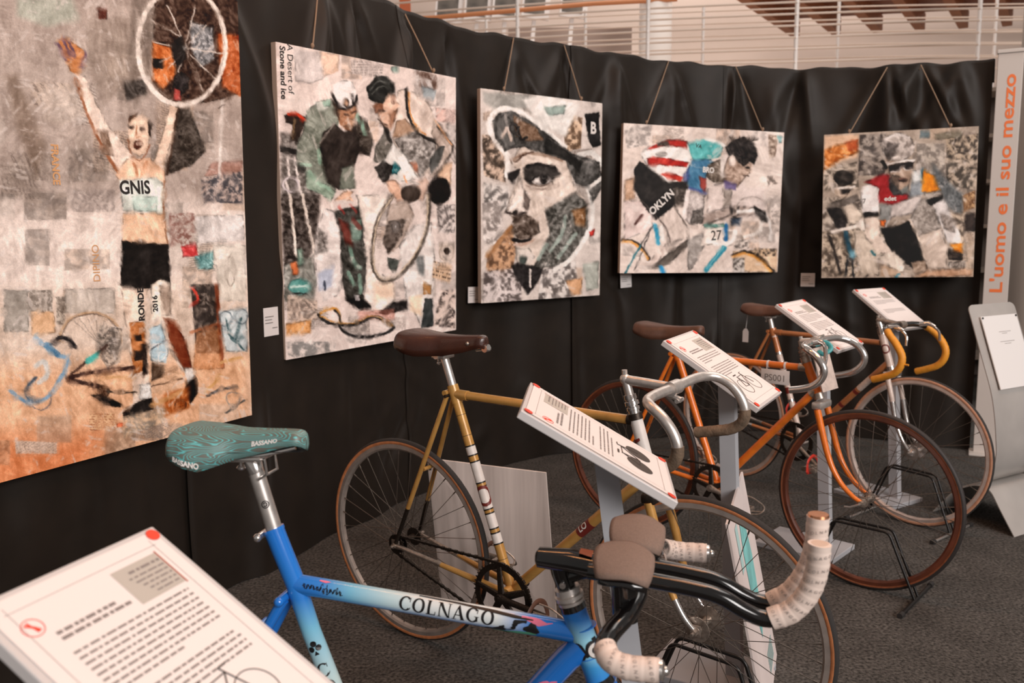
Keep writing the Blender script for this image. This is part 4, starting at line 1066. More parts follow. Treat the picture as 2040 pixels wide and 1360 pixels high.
# ---- helmeted cyclists
A = Art([(1640, 270), (1946, 253), (1938, 552), (1637, 552)], .820, .846, .0034, (172, 158, 146), 101)
A.scatter(36, (1645, 265, 1935, 550), [(172, 158, 146), (196, 184, 172), (140, 128, 120), (120, 110, 102), (206, 178, 154)], (9, 24))
A.T = (1590, 240, 4.0)
A.poly([(200, 130), (470, 115), (468, 300), (360, 320), (200, 420)], (214, 182, 156), soft=6, streak=10); A.poly([(200, 240), (330, 190), (468, 160), (466, 260), (340, 310), (200, 400)], (196, 122, 62), soft=5, grain=40, gsc=5); A.poly([(370, 170), (468, 155), (466, 240), (390, 250)], (176, 84, 48), soft=5, a=.8)
A.photo([(480, 120), (690, 110), (680, 440), (470, 440)], (62, 56, 54), (160, 150, 142), 8); A.photo([(930, 190), (1150, 190), (1160, 440), (930, 420)], (120, 112, 106), (190, 180, 170), 9); A.photo([(1165, 150), (1420, 110), (1415, 330), (1170, 330)], (48, 42, 38), (190, 172, 152), 6, thr=.45); A.photo([(1165, 320), (1415, 320), (1410, 560), (1170, 520)], (70, 64, 58), (200, 184, 168), 7); A.poly([(1070, 110), (1290, 85), (1290, 140), (1080, 160)], (112, 106, 92), a=.8); A.poly([(955, 90), (1035, 85), (1035, 145), (955, 150)], (90, 110, 118), a=.8)
A.poly([(1060, 350), (1180, 480), (1330, 620), (1290, 760), (1180, 700), (1060, 440)], (98, 104, 108), soft=8, grain=30, a=.85); A.photo([(1300, 600), (1400, 560), (1400, 700), (1310, 730)], (110, 76, 50), (206, 170, 130), 5); A.poly([(1310, 750), (1405, 735), (1400, 890), (1310, 885)], (56, 46, 42)); A.photo([(1170, 740), (1320, 740), (1310, 980), (1230, 980)], (84, 74, 66), (206, 188, 170), 6)
A.photo([(200, 400), (460, 330), (480, 560), (200, 560)], (96, 88, 80), (206, 192, 178), 7); A.photo([(190, 620), (500, 600), (500, 880), (190, 900)], (80, 72, 66), (190, 178, 166), 8); A.photo([(190, 880), (500, 860), (500, 1240), (190, 1240)], (84, 74, 66), (200, 184, 166), 7)
# left rider
A.ell((358, 460), 84, 64, (46, 40, 36), grain=24, gsc=4); A.poly([(280, 540), (430, 520), (420, 590), (340, 630), (290, 590)], (196, 178, 162)); A.line([(320, 540), (440, 530)], (222, 214, 208), 16); A.poly([(330, 550), (420, 545), (400, 585), (345, 588)], (40, 34, 32)); A.poly([(240, 660), (470, 590), (480, 640), (300, 720), (230, 710)], (112, 104, 98), streak=20); A.poly([(220, 700), (340, 700), (390, 800), (360, 880), (300, 850)], (38, 34, 33), grain=14); A.poly([(350, 690), (420, 650), (500, 740), (490, 820), (400, 820)], (206, 192, 178), streak=12)
A.line([(270, 885), (370, 860), (480, 835)], (222, 212, 204), 28); A.line([(500, 800), (520, 960)], (222, 212, 204), 34)
A.line([(375, 890), (400, 1000), (420, 1060)], (44, 80, 96), 34); A.poly([(395, 1040), (480, 1010), (470, 1070), (420, 1120)], (110, 156, 172), grain=20); sticks(A, [[(390, 1090), (375, 1240)], [(425, 1100), (440, 1240)], [(460, 1060), (520, 1130), (545, 1240)]], (44, 46, 50), 18); A.line([(240, 900), (300, 1080), (335, 1210)], (56, 50, 48), 20)
A.poly([(440, 860), (660, 900), (760, 1060), (640, 1080), (640, 1230), (500, 1230), (450, 1050)], (200, 186, 172), soft=4, streak=14)
# main rider
A.poly([(900, 760), (1070, 690), (1180, 1000), (1180, 1180), (1030, 1180), (940, 930)], (200, 184, 172), streak=18); A.poly([(960, 620), (1080, 660), (1130, 860), (940, 930), (880, 800)], (150, 142, 136), soft=4, grain=34, a=.9)
A.poly([(500, 530), (570, 498), (625, 530), (642, 610), (632, 735), (512, 742), (488, 620)], (228, 222, 220), streak=8); A.poly([(508, 732), (635, 730), (636, 762), (515, 775)], (32, 28, 27)); A.poly([(520, 775), (638, 765), (650, 920), (760, 1060), (640, 1060), (530, 930)], (212, 196, 184), streak=12)
A.poly([(520, 490), (640, 440), (715, 430), (725, 570), (870, 590), (868, 628), (745, 672), (640, 650), (632, 540)], (152, 32, 38), streak=18); A.poly([(715, 450), (780, 500), (880, 480), (860, 590), (760, 600), (720, 560)], (54, 52, 52), grain=20); A.poly([(800, 540), (870, 500), (860, 590), (810, 600)], (120, 124, 122), soft=4)
A.poly([(640, 665), (740, 675), (980, 590), (960, 660), (900, 740), (740, 772), (700, 840), (690, 860), (645, 780)], (192, 182, 178), streak=16); A.poly([(640, 670), (735, 680), (720, 780), (680, 850), (645, 800)], (140, 140, 138), soft=4); A.poly([(645, 795), (692, 795), (680, 850), (650, 840)], (222, 116, 52)); A.poly([(890, 500), (980, 480), (985, 590), (870, 620)], (150, 156, 162), streak=14)
A.poly([(895, 405), (970, 395), (980, 480), (900, 520)], (212, 214, 214)); A.line([(975, 400), (985, 490)], (60, 100, 116), 20); A.poly([(985, 405), (1060, 440), (1118, 565), (975, 572)], (236, 152, 42), streak=12); A.poly([(985, 575), (1120, 570), (1145, 610), (1020, 640)], (176, 166, 158), streak=14); A.poly([(1010, 640), (1140, 600), (1150, 630), (1050, 680)], (30, 27, 27))
A.poly([(1065, 672), (1150, 630), (1280, 900), (1295, 985), (1190, 985), (1130, 840)], (220, 214, 212), streak=14); A.poly([(1120, 740), (1220, 780), (1240, 900), (1150, 860)], (120, 108, 100), soft=5, grain=40, a=.7); A.poly([(1192, 990), (1300, 980), (1306, 1062), (1250, 1050)], (236, 146, 46)); A.poly([(1185, 1020), (1250, 1040), (1310, 1070), (1300, 1120), (1190, 1110)], (54, 44, 38), grain=30, gsc=3); A.poly([(1190, 1130), (1330, 1120), (1320, 1210), (1200, 1210)], (150, 140, 132), grain=50, gsc=4)
A.poly([(650, 858), (760, 850), (870, 800), (960, 960), (1002, 1112), (920, 1190), (840, 1130), (740, 1040), (690, 960)], (24, 21, 20), var=4); A.line([(880, 790), (950, 930), (1000, 1100)], (214, 198, 184), 14); A.poly([(630, 1080), (760, 1040), (850, 1120), (830, 1200), (780, 1210)], (214, 202, 190), streak=18); A.poly([(890, 1130), (1000, 1110), (1030, 1180), (930, 1230)], (160, 140, 124), grain=30); A.poly([(655, 1140), (770, 1180), (850, 1240), (655, 1240)], (200, 172, 148), a=.8)
A.poly([(1030, 1190), (1390, 1180), (1385, 1245), (920, 1245)], (190, 154, 128), soft=4, streak=18); A.poly([(1330, 980), (1395, 960), (1390, 1190), (1340, 1190)], (196, 176, 158), a=.8, streak=12)
A.poly([(715, 330), (912, 320), (905, 420), (870, 520), (800, 560), (735, 490), (712, 420)], (172, 150, 134), streak=16); A.poly([(720, 430), (800, 450), (790, 540), (740, 490)], (110, 94, 84), soft=5); A.ell((785, 215), 130, 112, (178, 168, 162), grain=46, gsc=7); A.poly([(670, 240), (700, 180), (790, 190), (760, 280), (700, 330)], (66, 60, 58), soft=5, grain=30, a=.8); A.line([(680, 160), (760, 120), (870, 140)], (214, 206, 202), 20); A.line([(660, 330), (690, 380)], (30, 27, 26), 30)
A.poly([(708, 370), (790, 340), (912, 332), (900, 390), (850, 402), (815, 366), (780, 408), (720, 412)], (34, 28, 28)); A.line([(706, 356), (800, 330), (912, 326)], (232, 226, 222), 13); A.line([(730, 415), (785, 410), (815, 368), (850, 400), (900, 385)], (220, 212, 208), 8); A.ell((825, 478), 34, 18, (60, 44, 40)); A.line([(800, 470), (850, 462)], (150, 110, 96), 8); A.line([(810, 400), (825, 440)], (206, 186, 172), 14)
A.line([(580, 1040), (610, 1070)], (60, 110, 118), 20); A.line([(780, 1245), (800, 1225)], (66, 130, 150), 20)
p5, f5 = painting('collage_painting', 'rightmost painting, helmeted cyclists with red and orange jersey beside the end panel', 2.262, 5.08, 1.4552, -.305, .820, .846, .019, -.02, A, cords=[((-.27, .846), (2.235, 5.24, 2.265)), ((.27, .846), (2.385, 5.135, 2.258))])
letter(f5, A, '7', (520, 645), .04, M_ink, ang=.1)
letter(f5, A, 'edet', (725, 625), .036, M_inkw, ang=.0, bold=.001)

# ---- small caption cards pinned to the curtain
M_card = mat('card_white', (222, 216, 214), rough=.6)
M_print = mat('print_grey', (120, 112, 108), rough=.7)
for (x, y, z), yaw, lab, tilt in (((-.935, 3.305, .978), 66, 'white caption card left of the two cyclists painting', .0), ((-.205, 4.585, .981), 48, 'white caption card left of the cap portrait', -.03), ((.700, 5.235, 1.014), 32, 'white caption card under the striped-jersey painting', .04), ((1.875, 5.425, .999), -17, 'white caption card left of the rightmost painting', .0)):
    o = empty('caption_card', (x, y, z - .055), (0, -tilt, math.radians(yaw)), lab, 'label card', 'caption cards beside the paintings')
    MB().box((0, 0, .055), (.085, .003, .11 if yaw > 60 else .085)).build('card', M_card, o, smooth=False)
    mb = MB()
    for k, wd in enumerate((.05, .04, .045)):
        mb.box((-.035 + wd / 2, -.0022, .075 - k * .012), (wd, .0006, .003))
    mb.box((.02, -.0022, .03), (.03, .0006, .003))
    mb.build('printed_text', M_print, o, smooth=False)

# ------------------------------------------------------------------ bicycles
M_chrome = mat('chrome', (222, 216, 212), rough=.17, metal=.9)
M_alu = mat('brushed_aluminium', (212, 204, 198), rough=.34, metal=.75, noise=.12, nscale=60)
M_oldalu = mat('worn_aluminium', (172, 160, 150), rough=.38, metal=.8, noise=.3, nscale=90)
M_steel = mat('dark_steel', (70, 62, 56), rough=.45, metal=.9, noise=.3, nscale=200)
M_black = mat('gloss_black', (16, 14, 14), rough=.12, spec=.6, coat=.6)
M_rubber = mat('black_rubber', (34, 31, 30), rough=.7)
M_tread = mat('tyre_tread', (44, 40, 38), rough=.8, bump=.3, bscale=500)
M_tread_b = mat('tyre_tread_dark', (40, 34, 32), rough=.6)
M_tan = mat('tan_sidewall', (188, 118, 74), rough=.7, noise=.2, nscale=60)
M_tan_c = mat('pale_sidewall', (190, 140, 112), rough=.7, noise=.15, nscale=60)
M_brownwall = mat('brown_sidewall', (120, 66, 38), rough=.6, noise=.25, nscale=60)
M_rim_a = mat('silver_rim', (176, 164, 156), rough=.42, metal=.55, noise=.15, nscale=30)
M_rim_b = mat('wooden_rim', (88, 44, 27), rough=.38, noise=.35, nscale=14, coat=.3)
M_rim_c = mat('pale_rim', (206, 190, 182), rough=.4, metal=.4, noise=.12, nscale=30)
M_spoke = mat('spoke_steel', (118, 108, 100), rough=.35, metal=.8)
M_leather = mat('brown_leather', (60, 30, 20), rough=.34, spec=.5, noise=.4, nscale=12, bump=.15, bscale=300, coat=.25)
M_leather_b = mat('worn_leather', (84, 54, 40), rough=.5, noise=.35, nscale=16, bump=.2, bscale=300)
M_leather_c = mat('matt_leather', (92, 60, 46), rough=.5, noise=.25, nscale=16, bump=.2, bscale=300)
M_gold = mat('gold_paint', (190, 142, 76), rough=.32, metal=.12, noise=.16, nscale=22, coat=.2)
M_orange = mat('orange_paint', (224, 116, 34), rough=.34, noise=.14, nscale=30, coat=.35)
M_ochre = mat('copper_paint', (176, 112, 68), rough=.34, metal=.1, noise=.18, nscale=22, coat=.3)
M_cream = mat('pale_paint', (204, 186, 176), rough=.4, noise=.18, nscale=40, coat=.2)
M_white = mat('white_paint', (222, 214, 208), rough=.4, noise=.06, nscale=40)
M_dirtytape = mat('dirty_tape', (112, 92, 74), rough=.75, noise=.4, nscale=40, bump=.4, bscale=160)
M_ytape = mat('orange_yellow_tape', (222, 148, 44), rough=.55, noise=.1, nscale=60)
M_wtape = mat('white_bar_tape', (228, 208, 196), rough=.55, noise=.05, nscale=20)
M_red = mat('red_plastic', (190, 44, 28), rough=.5)
M_dkred = mat('dark_red_decal', (112, 36, 28), rough=.5)
M_teal = mat('teal_plastic', (70, 160, 165), rough=.5)
M_tapeprint = mat('tape_print', (150, 140, 136), rough=.6)
M_decal = mat('black_decal', (24, 22, 24), rough=.4)


def wheel_meshes(key, R, rim, side, tread, hub_r, mhub, rear=False, tr=80):
    """rim, tyre, hub and the four spoke shapes of one wheel style, centred on the axle (y)"""
    rim_o, rim_i = R - .017, R - .036
    d = {}
    d['rim'] = MB().lathe_y([(rim_o, -.0095), (rim_o, .0095), (rim_i + .006, .0105), (rim_i, .006), (rim_i, -.006), (rim_i + .006, -.0105)], 72).mesh('rim_' + key, rim, angle=35)
    cr = R - .0115; prof = []; mi = []
    n = 20
    for k in range(n):
        a = 2 * math.pi * k / n
        prof.append((cr + .0115 * math.cos(a), .0112 * math.sin(a)))
        am = (k + .5) / n * 360
        mi.append(0 if (am < tr or am > 360 - tr) else 1)
    d['tyre'] = MB().lathe_y(prof, 72, mis=mi).mesh('tyre_' + key, [tread, side], angle=60)
    hw = .034 if not rear else .032
    mb = MB()
    mb.lathe_y([(.0001, -.055), (.005, -.055), (.005, -hw - .012), (.011, -hw - .012), (.013, -hw - .002), (hub_r, -hw - .002), (hub_r, -hw + .001), (.011, -hw + .004), (.009, 0), (.011, hw - .004), (hub_r, hw - .001), (hub_r, hw + .002), (.013, hw + .002), (.011, hw + .012), (.005, hw + .012), (.005, .055), (.0001, .055)], 28, closed=False)
    if hub_r > .026:
        for sy in (-1, 1):
            for k in range(7):
                a = 2 * math.pi * k / 7
                mb.lathe_y([(.0055, sy * (hw + .0035)), (.0035, sy * (hw + .0035))], 8, c=(.021 * math.cos(a), 0, .021 * math.sin(a)), closed=False)
    d['hub'] = mb.mesh('hub_' + key, mhub, angle=30)
    sp = []
    for sy in (-1, 1):
        for dr in (-1, 1):
            ha = dr * math.radians(62 if hub_r < .03 else 50)
            h = Vector(((hub_r - .003) * math.cos(ha), sy * hw, (hub_r - .003) * math.sin(ha)))
            t = Vector((rim_i - .001, sy * .002, 0))
            m = MB().tube([h, t - (t - h).normalized() * .013], .00105, 6)
            m.tube([t - (t - h).normalized() * .014, t], .0021, 6)
            sp.append(m.mesh('spoke_' + key, M_spoke))
    d['spokes'] = sp
    return d


def add_wheel(name, W, root, u, w, phase=.05, nsp=36):
    wh = link(name, W['rim'], root, (u, 0, w))
    link('tyre', W['tyre'], wh)
    link('hub', W['hub'], wh)
    for k in range(nsp):
        a = 2 * math.pi * k / nsp + phase
        link('spoke', W['spokes'][k % 4], wh, None, (0, -a, 0))
    return wh


SK_STD = [.55, .8, 1, .95, .75, .5]
SK_RACE = [.45, .8, 1.05, .72, .5, .3]


def saddle_shape(t, wid, nosew):
    """half width and rounding-off of the ends"""
    hw = np.interp(t, [0, .08, .2, .35, .5, .65, .85, 1], [wid * .84, wid * .92, wid, wid * .82, wid * .5, nosew * 1.35, nosew * 1.02, nosew * .98])
    dz = 0.0
    if t > .93: q = (t - .93) / .07; hw *= math.sqrt(max(.0, 1 - q * q)) * .98 + .02; dz = .014 * (1 - math.sqrt(max(0, 1 - q * q)))
    if t < .07: q = (.07 - t) / .07; hw *= math.sqrt(max(.0, 1 - q * q)) * .75 + .25; dz = .012 * (1 - math.sqrt(max(0, 1 - q * q)))
    return hw, dz


def saddle(root, mtl, rear, nose, top, wid=.078, skirt=.05, nosew=.021, thick=.004, dip=.006, tipdrop=.0, skp=SK_STD):
    """moulded seat: rounded tail, waist, long nose; returns the object"""
    NT, NA = 30, 17
    vs = []; L = nose - rear
    for i in range(NT + 1):
        t = .5 - .5 * math.cos(math.pi * i / NT)
        hw, dz = saddle_shape(t, wid, nosew)
        tz = top - dip * math.sin(math.pi * t) - dz - tipdrop * max(0, (t - .8) / .2) ** 2
        sk = skirt * np.interp(t, [0, .1, .3, .55, .8, 1], skp)
        for j in range(NA):
            a = -1 + 2 * j / (NA - 1)
            y = hw * math.sin(a * math.pi / 2) * (1 + .04 * abs(a) ** 4)
            z = tz - sk * (abs(a) ** 3.2)
            vs.append((rear + t * L, y, z))
    fs = []
    for i in range(NT):
        for j in range(NA - 1):
            fs.append((i * NA + j, i * NA + j + 1, (i + 1) * NA + j + 1, (i + 1) * NA + j))
    me = MB().add(vs, fs).mesh('saddle', mtl, angle=80)
    o = link('saddle', me, root)
    md = o.modifiers.new('thickness', 'SOLIDIFY'); md.thickness = thick; md.offset = -1
    return o


def rails(root, post_top, rear, nose, z, mtl):
    mb = MB()
    for s in (-1, 1):
        mb.tube(spline([(rear + .05, s * .03, z - .018), (rear + .08, s * .024, z - .045), (post_top[0] - .03, s * .021, z - .05), (post_top[0] + .04, s * .021, z - .05), (nose - .05, s * .012, z - .022)], 5), .0034, 8)
    mb.box((rear + .05, 0, z - .018), (.01, .08, .01)); mb.box((nose - .05, 0, z - .022), (.012, .03, .01))
    return mb.build('saddle_rails', mtl, root)


def clamp_block(root, post_top, mtl):
    u, w = post_top
    mb = MB().box((u, 0, w + .004), (.05, .05, .012), bev=.003).box((u, 0, w + .016), (.044, .052, .008), bev=.002)
    mb.tube([(u, -.034, w + .008), (u, .034, w + .008)], .010, 12)
    mb.tube([(u - .018, 0, w - .018), (u - .018, 0, w + .026)], .0035, 8); mb.sphere((u - .018, 0, w - .02), .006, 8, 6)
    return mb.build('saddle_clamp', mtl, root)


def straight(root, name, a, b, r, mtl, seg=18, r2=None, mats=None, off=0):
    return MB().tube([(a[0], off, a[1]), (b[0], off, b[1])], [r, r2 or r], seg).build(name, mtl, root)


def stays(root, name, a, b, ya, yb, r0, r1, mtl, mtl_end=None, f=.6):
    for s in (-1, 1):
        p0 = Vector((a[0], s * ya, a[1])); p1 = Vector((b[0], s * yb, b[1]))
        m = p0.lerp(p1, f)
        o = MB().tube([p0, p0.lerp(p1, .3), m], [r0, (r0 + r1) / 2 + .0008, r1 + .001], 12).build(name, mtl, root)
        MB().tube([m, p1], [r1 + .001, r1], 12).build('stay_end', mtl_end or mtl, o)


def crankset(root, bb, rear, ring_r, mtl, chain=True, ang=-8, mring=None, pedal=True, strap=None, spk_r=.028):
    u, w = bb; y = -.048
    mring = mring or mtl
    mb = MB().lathe_y([(ring_r, -.0016), (ring_r, .0016), (ring_r - .017, .0016), (ring_r - .017, -.0016)], 60, c=(u, y, w))
    nt_ = 46
    for k in range(nt_):                              # teeth
        a = 2 * math.pi * k / nt_
        mb.box((u + (ring_r + .0025) * math.cos(a), y, w + (ring_r + .0025) * math.sin(a)), (.006, .0025, .0035), Matrix.Rotation(-a, 3, 'Y'))
    for k in range(5):                                # spider arms
        a = 2 * math.pi * k / 5 + .4
        mb.tube([(u, y - .004, w), (u + (ring_r - .008) * math.cos(a), y - .001, w + (ring_r - .008) * math.sin(a))], [.013, .009], 8, flat=.5)
    mb.lathe_y([(.018, -.006), (.018, .004), (.001, .004), (.001, -.008)], 20, c=(u, y, w), closed=False)
    cr = mb.build('chainring', mring, root, angle=30)
    for sgn in (-1, 1):
        a = math.radians(ang + (0 if sgn < 0 else 180))
        yy = sgn * .062
        e = (u + .17 * math.cos(a), sgn * .07, w + .17 * math.sin(a))
        c = MB().tube([(u, yy, w), (u + .03 * math.cos(a), yy, w + .03 * math.sin(a)), e], [.015, .0105, .009], 10, flat=.7).tube([(u, yy - sgn * .012, w), (u, yy + sgn * .008, w)], .0135, 14).build('crank_arm', mtl, root)
        if pedal:
            p = MB()
            py = sgn * .115
            p.tube([(e[0], sgn * .07, e[2]), (e[0], sgn * .15, e[2])], .006, 8)
            for dy in (-.035, .035):
                p.box((e[0], py + dy, e[2]), (.075, .004, .022), bev=.001)
            for dx in (-.032, .032):
                p.box((e[0] + dx, py, e[2]), (.006, .07, .018), bev=.001)
            # toe clip
            p.tube(spline([(e[0] + .035, py - .02, e[2] - .005), (e[0] + .085, py - .018, e[2] + .005), (e[0] + .095, py, e[2] + .03), (e[0] + .05, py, e[2] + .055), (e[0] + .01, py, e[2] + .06)], 5), .0028, 6)
            p.tube(spline([(e[0] + .035, py + .02, e[2] - .005), (e[0] + .085, py + .018, e[2] + .005), (e[0] + .095, py, e[2] + .03)], 5), .0028, 6)
            po = p.build('pedal', M_oldalu, root)
            MB().tube(spline([(e[0], py - .045, e[2] - .01), (e[0], py - .04, e[2] + .04), (e[0], py, e[2] + .062), (e[0], py + .04, e[2] + .04), (e[0], py + .045, e[2] - .01), (e[0], py - .045, e[2] - .012)], 5), .004, 6, flat=2.2).build('toe_strap', strap or M_leather_b, po)
    if chain:
        ru, rw = rear
        mb = MB().lathe_y([(spk_r, -.0015), (spk_r, .0015), (.012, .0015), (.012, -.0015)], 26, c=(ru, y, rw))
        for k in range(14):
            a = 2 * math.pi * k / 14
            mb.box((ru + (spk_r + .002) * math.cos(a), y, rw + (spk_r + .002) * math.sin(a)), (.006, .0025, .005), Matrix.Rotation(-a, 3, 'Y'))
        mb.build('sprocket', M_steel, root, angle=30)
        mb = MB(); R1 = ring_r + .002; R2 = spk_r + .002
        pts = []
        for k in range(13): a = math.radians(-96 + 186 * k / 12); pts.append((u + R1 * math.cos(a), w + R1 * math.sin(a)))
        for k in range(9): a = math.radians(92 + 176 * k / 8); pts.append((ru + R2 * math.cos(a), rw + R2 * math.sin(a)))
        pts.append(pts[0])
        P = [Vector((x, y, z)) for x, z in pts]
        acc = 0
        for i in range(len(P) - 1):
            d = P[i + 1] - P[i]; L = d.length; n_ = max(1, int(round(L / .0127)))
            rot = Matrix.Rotation(-math.atan2(d.z, d.x), 3, 'Y')
            for k in range(n_):
                c = P[i] + d * ((k + .5) / n_)
                mb.box(c, (.0118, .0075 if k % 2 else .005, .0085 if k % 2 else .0065), rot)
        mb.build('chain', M_steel, root, smooth=False)


def bar_half(s, pts):
    return [(u, s * y, w) for u, y, w in pts]


def base_bike(name, label, x, y, yaw, lean, W1, W2, xr, xf, Rr, Rf, group):
    root = empty(name, (x, y, 0), (-lean, 0, yaw), label, 'bicycle', group)
    add_wheel('rear_wheel', W1, root, xr, Rr, .05)
    add_wheel('front_wheel', W2, root, xf, Rf, .12)
    return root


def axle_nuts(root, hub, wd, mtl):
    for s in (-1, 1):
        mb = MB()
        mb.tube([(hub[0], s * (wd - .004), hub[1]), (hub[0], s * (wd + .012), hub[1])], .009, 6)
        mb.tube([(hub[0], s * (wd + .01), hub[1]), (hub[0], s * (wd + .022), hub[1])], .0045, 8)
        mb.box((hub[0] - .004, s * (wd - .006), hub[1]), (.034, .005, .03), bev=.002)
        mb.build('axle_nut', mtl, root)


def fork(root, crown, pts, ya, yb, r0, r1, m_up, m_low, split, m_crown):
    """two curved blades under a crown"""
    MB().box((crown[0], 0, crown[1]), (.04, .105, .028), bev=.008).build('fork_crown', m_crown, root)
    for s in (-1, 1):
        P = spline([(u, s * (ya + (yb - ya) * i / (len(pts) - 1)), w) for i, (u, w) in enumerate(pts)], 6)
        n = len(P); k = int(n * split)
        rad = [r0 + (r1 - r0) * i / (n - 1) for i in range(n)]
        o = MB().tube(P[:k + 1], rad[:k + 1], 12).build('fork_blade', m_up, root)
        MB().tube(P[k:], [r * 1.01 for r in rad[k:]], 12).build('fork_blade_tip', m_low, o)


def headset(root, a, b, r, mtl, top=True):
    """stacked rings along the steering axis from a to b"""
    A_, B_ = Vector((a[0], 0, a[1])), Vector((b[0], 0, b[1]))
    mb = MB()
    prof = [(0, r), (.18, r), (.2, r * 1.18), (.34, r * 1.18), (.36, r * .95), (.44, r * .95), (.46, r * 1.3), (.64, r * 1.3), (.66, r * 1.02), (.74, r * 1.02), (.76, r * 1.15), (1, r * 1.12)]
    mb.tube([A_.lerp(B_, t) for t, _ in prof], [q for _, q in prof], 20)
    return mb.build('headset', mtl, root, angle=30)


GROUP = 'vintage racing bicycles on display'
W_A = wheel_meshes('silver', .335, M_rim_a, M_tan, M_tread, .033, M_oldalu)
W_Ar = wheel_meshes('silver_rear', .335, M_rim_a, M_tan, M_tread, .03, M_steel, True)
W_B = wheel_meshes('wooden', .335, M_rim_b, M_brownwall, M_tread_b, .02, M_oldalu, tr=98)
W_C = wheel_meshes('pale', .335, M_rim_c, M_tan_c, M_tread, .034, M_chrome, tr=62)
W_D = wheel_meshes('small', .290, M_rim_a, M_rubber, M_tread, .022, M_oldalu)

# ---- gold track bike
def bike_gold():
    b = base_bike('track_bicycle', 'gold track bicycle with brown leather saddle and silver drop handlebar', .002, 2.423, -.641, -.041, W_Ar, W_A, -.42, .603, .335, .335, GROUP)
    rh, fh, bb, sc = (-.42, .335), (.603, .335), (0, .268), (-.190, .842)
    st = straight(b, 'seat_tube', bb, sc, .0146, M_gold)
    d = Vector((sc[0] - bb[0], 0, sc[1] - bb[1])).normalized()
    P = lambda w: Vector((bb[0] + (w - bb[1]) * (sc[0] - bb[0]) / (sc[1] - bb[1]), 0, w))
    for w0, w1 in ((.665, .688), (.585, .642), (.508, .569), (.452, .492), (.408, .435)):      # white bands
        MB().tube([P(w0), P(w1)], .0151, 18).build('white_band', M_white, st)
        for ww in (w0 - .002, w1 + .002): MB().tube([P(ww - .002), P(ww + .002)], .0152, 18).build('black_pinstripe', M_decal, st)
    mb = MB()
    q = P(.545); n = Vector((.35, -1, .1))
    text_tube(mb, 'O', q, d, n, .0154, .085, .0006, stretch=1.0)
    mb.build('head_emblem', M_dkred, st)
    mb = MB()
    for ww in (.72, .78, .36): mb.tube([P(ww), P(ww + .0012)], .0149, 18)
    mb.build('pinstripes', M_decal, st)
    tt = straight(b, 'top_tube', (sc[0] + .005, .842), (.415, .838), .0129, M_gold)
    mb = MB(); mb.tube([(-.16, -.0085, .8325), (.40, -.0085, .8285)], .0011, 5); mb.build('pinstripe', M_decal, tt)
    dt = straight(b, 'down_tube', bb, (.45, .70), .0146, M_gold)
    ax = Vector((.45, 0, .432)).normalized()
    mb = MB().tube([Vector((.262, 0, .5195)) - ax * .028, Vector((.262, 0, .5195)) + ax * .028], .0150, 18); mb.build('red_decal', M_dkred, dt)
    mb = MB(); text_tube(mb, 'LO', Vector((.262, 0, .5195)), ax, (-.2, -1, .4), .0153, .026, .0006); mb.build('lettering', M_white, dt)
    MB().tube([(0, -.036, bb[1]), (0, .036, bb[1])], .0205, 20).build('bottom_bracket', M_gold, b)
    lug = MB().tube([P(.815), P(.868)], .0168, 18).tube([Vector((-.188, 0, .842)), Vector((-.14, 0, .8415))], .0150, 16).tube([(-.212, -.024, .846), (-.212, .024, .846)], .0085, 12)
    lug.build('seat_lug', M_gold, b)
    MB().tube([(-.205, -.03, .838), (-.205, .03, .838)], .005, 8).build('binder_bolt', M_steel, b)
    stays(b, 'seat_stay', (-.208, .836), rh, .017, .056, .0072, .0062, M_gold, M_steel, .74)
    stays(b, 'chain_stay', (-.02, .272), rh, .024, .056, .0105, .0068, M_gold, M_oldalu, .55)
    MB().tube([(-.300, -.036, .60), (-.300, .036, .60)], .0062, 10).build('brake_bridge', M_gold, b)
    axle_nuts(b, rh, .055, M_oldalu)
    axle_nuts(b, fh, .048, M_oldalu)
    MB().tube([P(.85), P(.952)], .0128, 18).tube([P(.935), P(.965)], .0135, 18).build('seat_post', M_alu, b)
    clamp_block(b, (-.231, .95), M_alu)
    sd = saddle(b, M_leather, -.378, -.062, 1.028, .082, .062, .026, dip=.008)
    rails(b, (-.231, .955), -.378, -.062, 1.018, M_chrome)
    mb = MB()
    for sy, zz in ((-1, .985), (1, .985)):
        mb.sphere((-.352, sy * .062, zz), .008, 10, 6, (1, .6, 1)); mb.sphere((-.366, sy * .03, 1.003), .008, 10, 6, (.6, 1, 1))
    mb.sphere((-.112, -.026, 1.003), .006, 10, 6); mb.sphere((-.112, .026, 1.003), .006, 10, 6)
    mb.build('saddle_rivet', M_oldalu, sd)
    MB().tube([(-.10, 0, .985), (-.055, 0, .993)], .009, 10).tube([(-.064, -.01, .988), (-.064, .01, .988)], .010, 10).build('tension_bolt', M_chrome, b)
    ht = straight(b, 'head_tube', (.414, .855), (.468, .672), .0165, M_white, mats=None)
    mb = MB(); text_tube(mb, 'O', (.438, 0, .765), (.054, 0, -.183), (.3, -1, .1), .0170, .085, .0004, across=True); mb.build('head_emblem', M_dkred, ht)
    MB().tube([(.4135, 0, .858), (.418, 0, .842)], .0182, 18).tube([(.395, 0, .839), (.418, 0, .84)], .0146, 16).build('head_lug', M_steel, b)
    MB().tube([(.463, 0, .69), (.469, 0, .67)], .0182, 18).tube([(.44, 0, .69), (.46, 0, .705)], .0165, 16).build('head_lug', M_steel, b)
    headset(b, (.413, .857), (.399, .905), .0145, M_chrome)
    MB().tube([(.402, 0, .895), (.388, 0, .945), (.386, 0, .952)], .0118, 16).build('stem_quill', M_alu, b)
    st2 = MB().tube([(.386, 0, .943), (.45, 0, .940), (.520, 0, .936)], [.0125, .0125, .0120], 16).tube([(.386, 0, .95), (.385, 0, .968)], .0075, 8).sphere((.387, 0, .944), .0145, 14, 8).build('stem', M_alu, b)
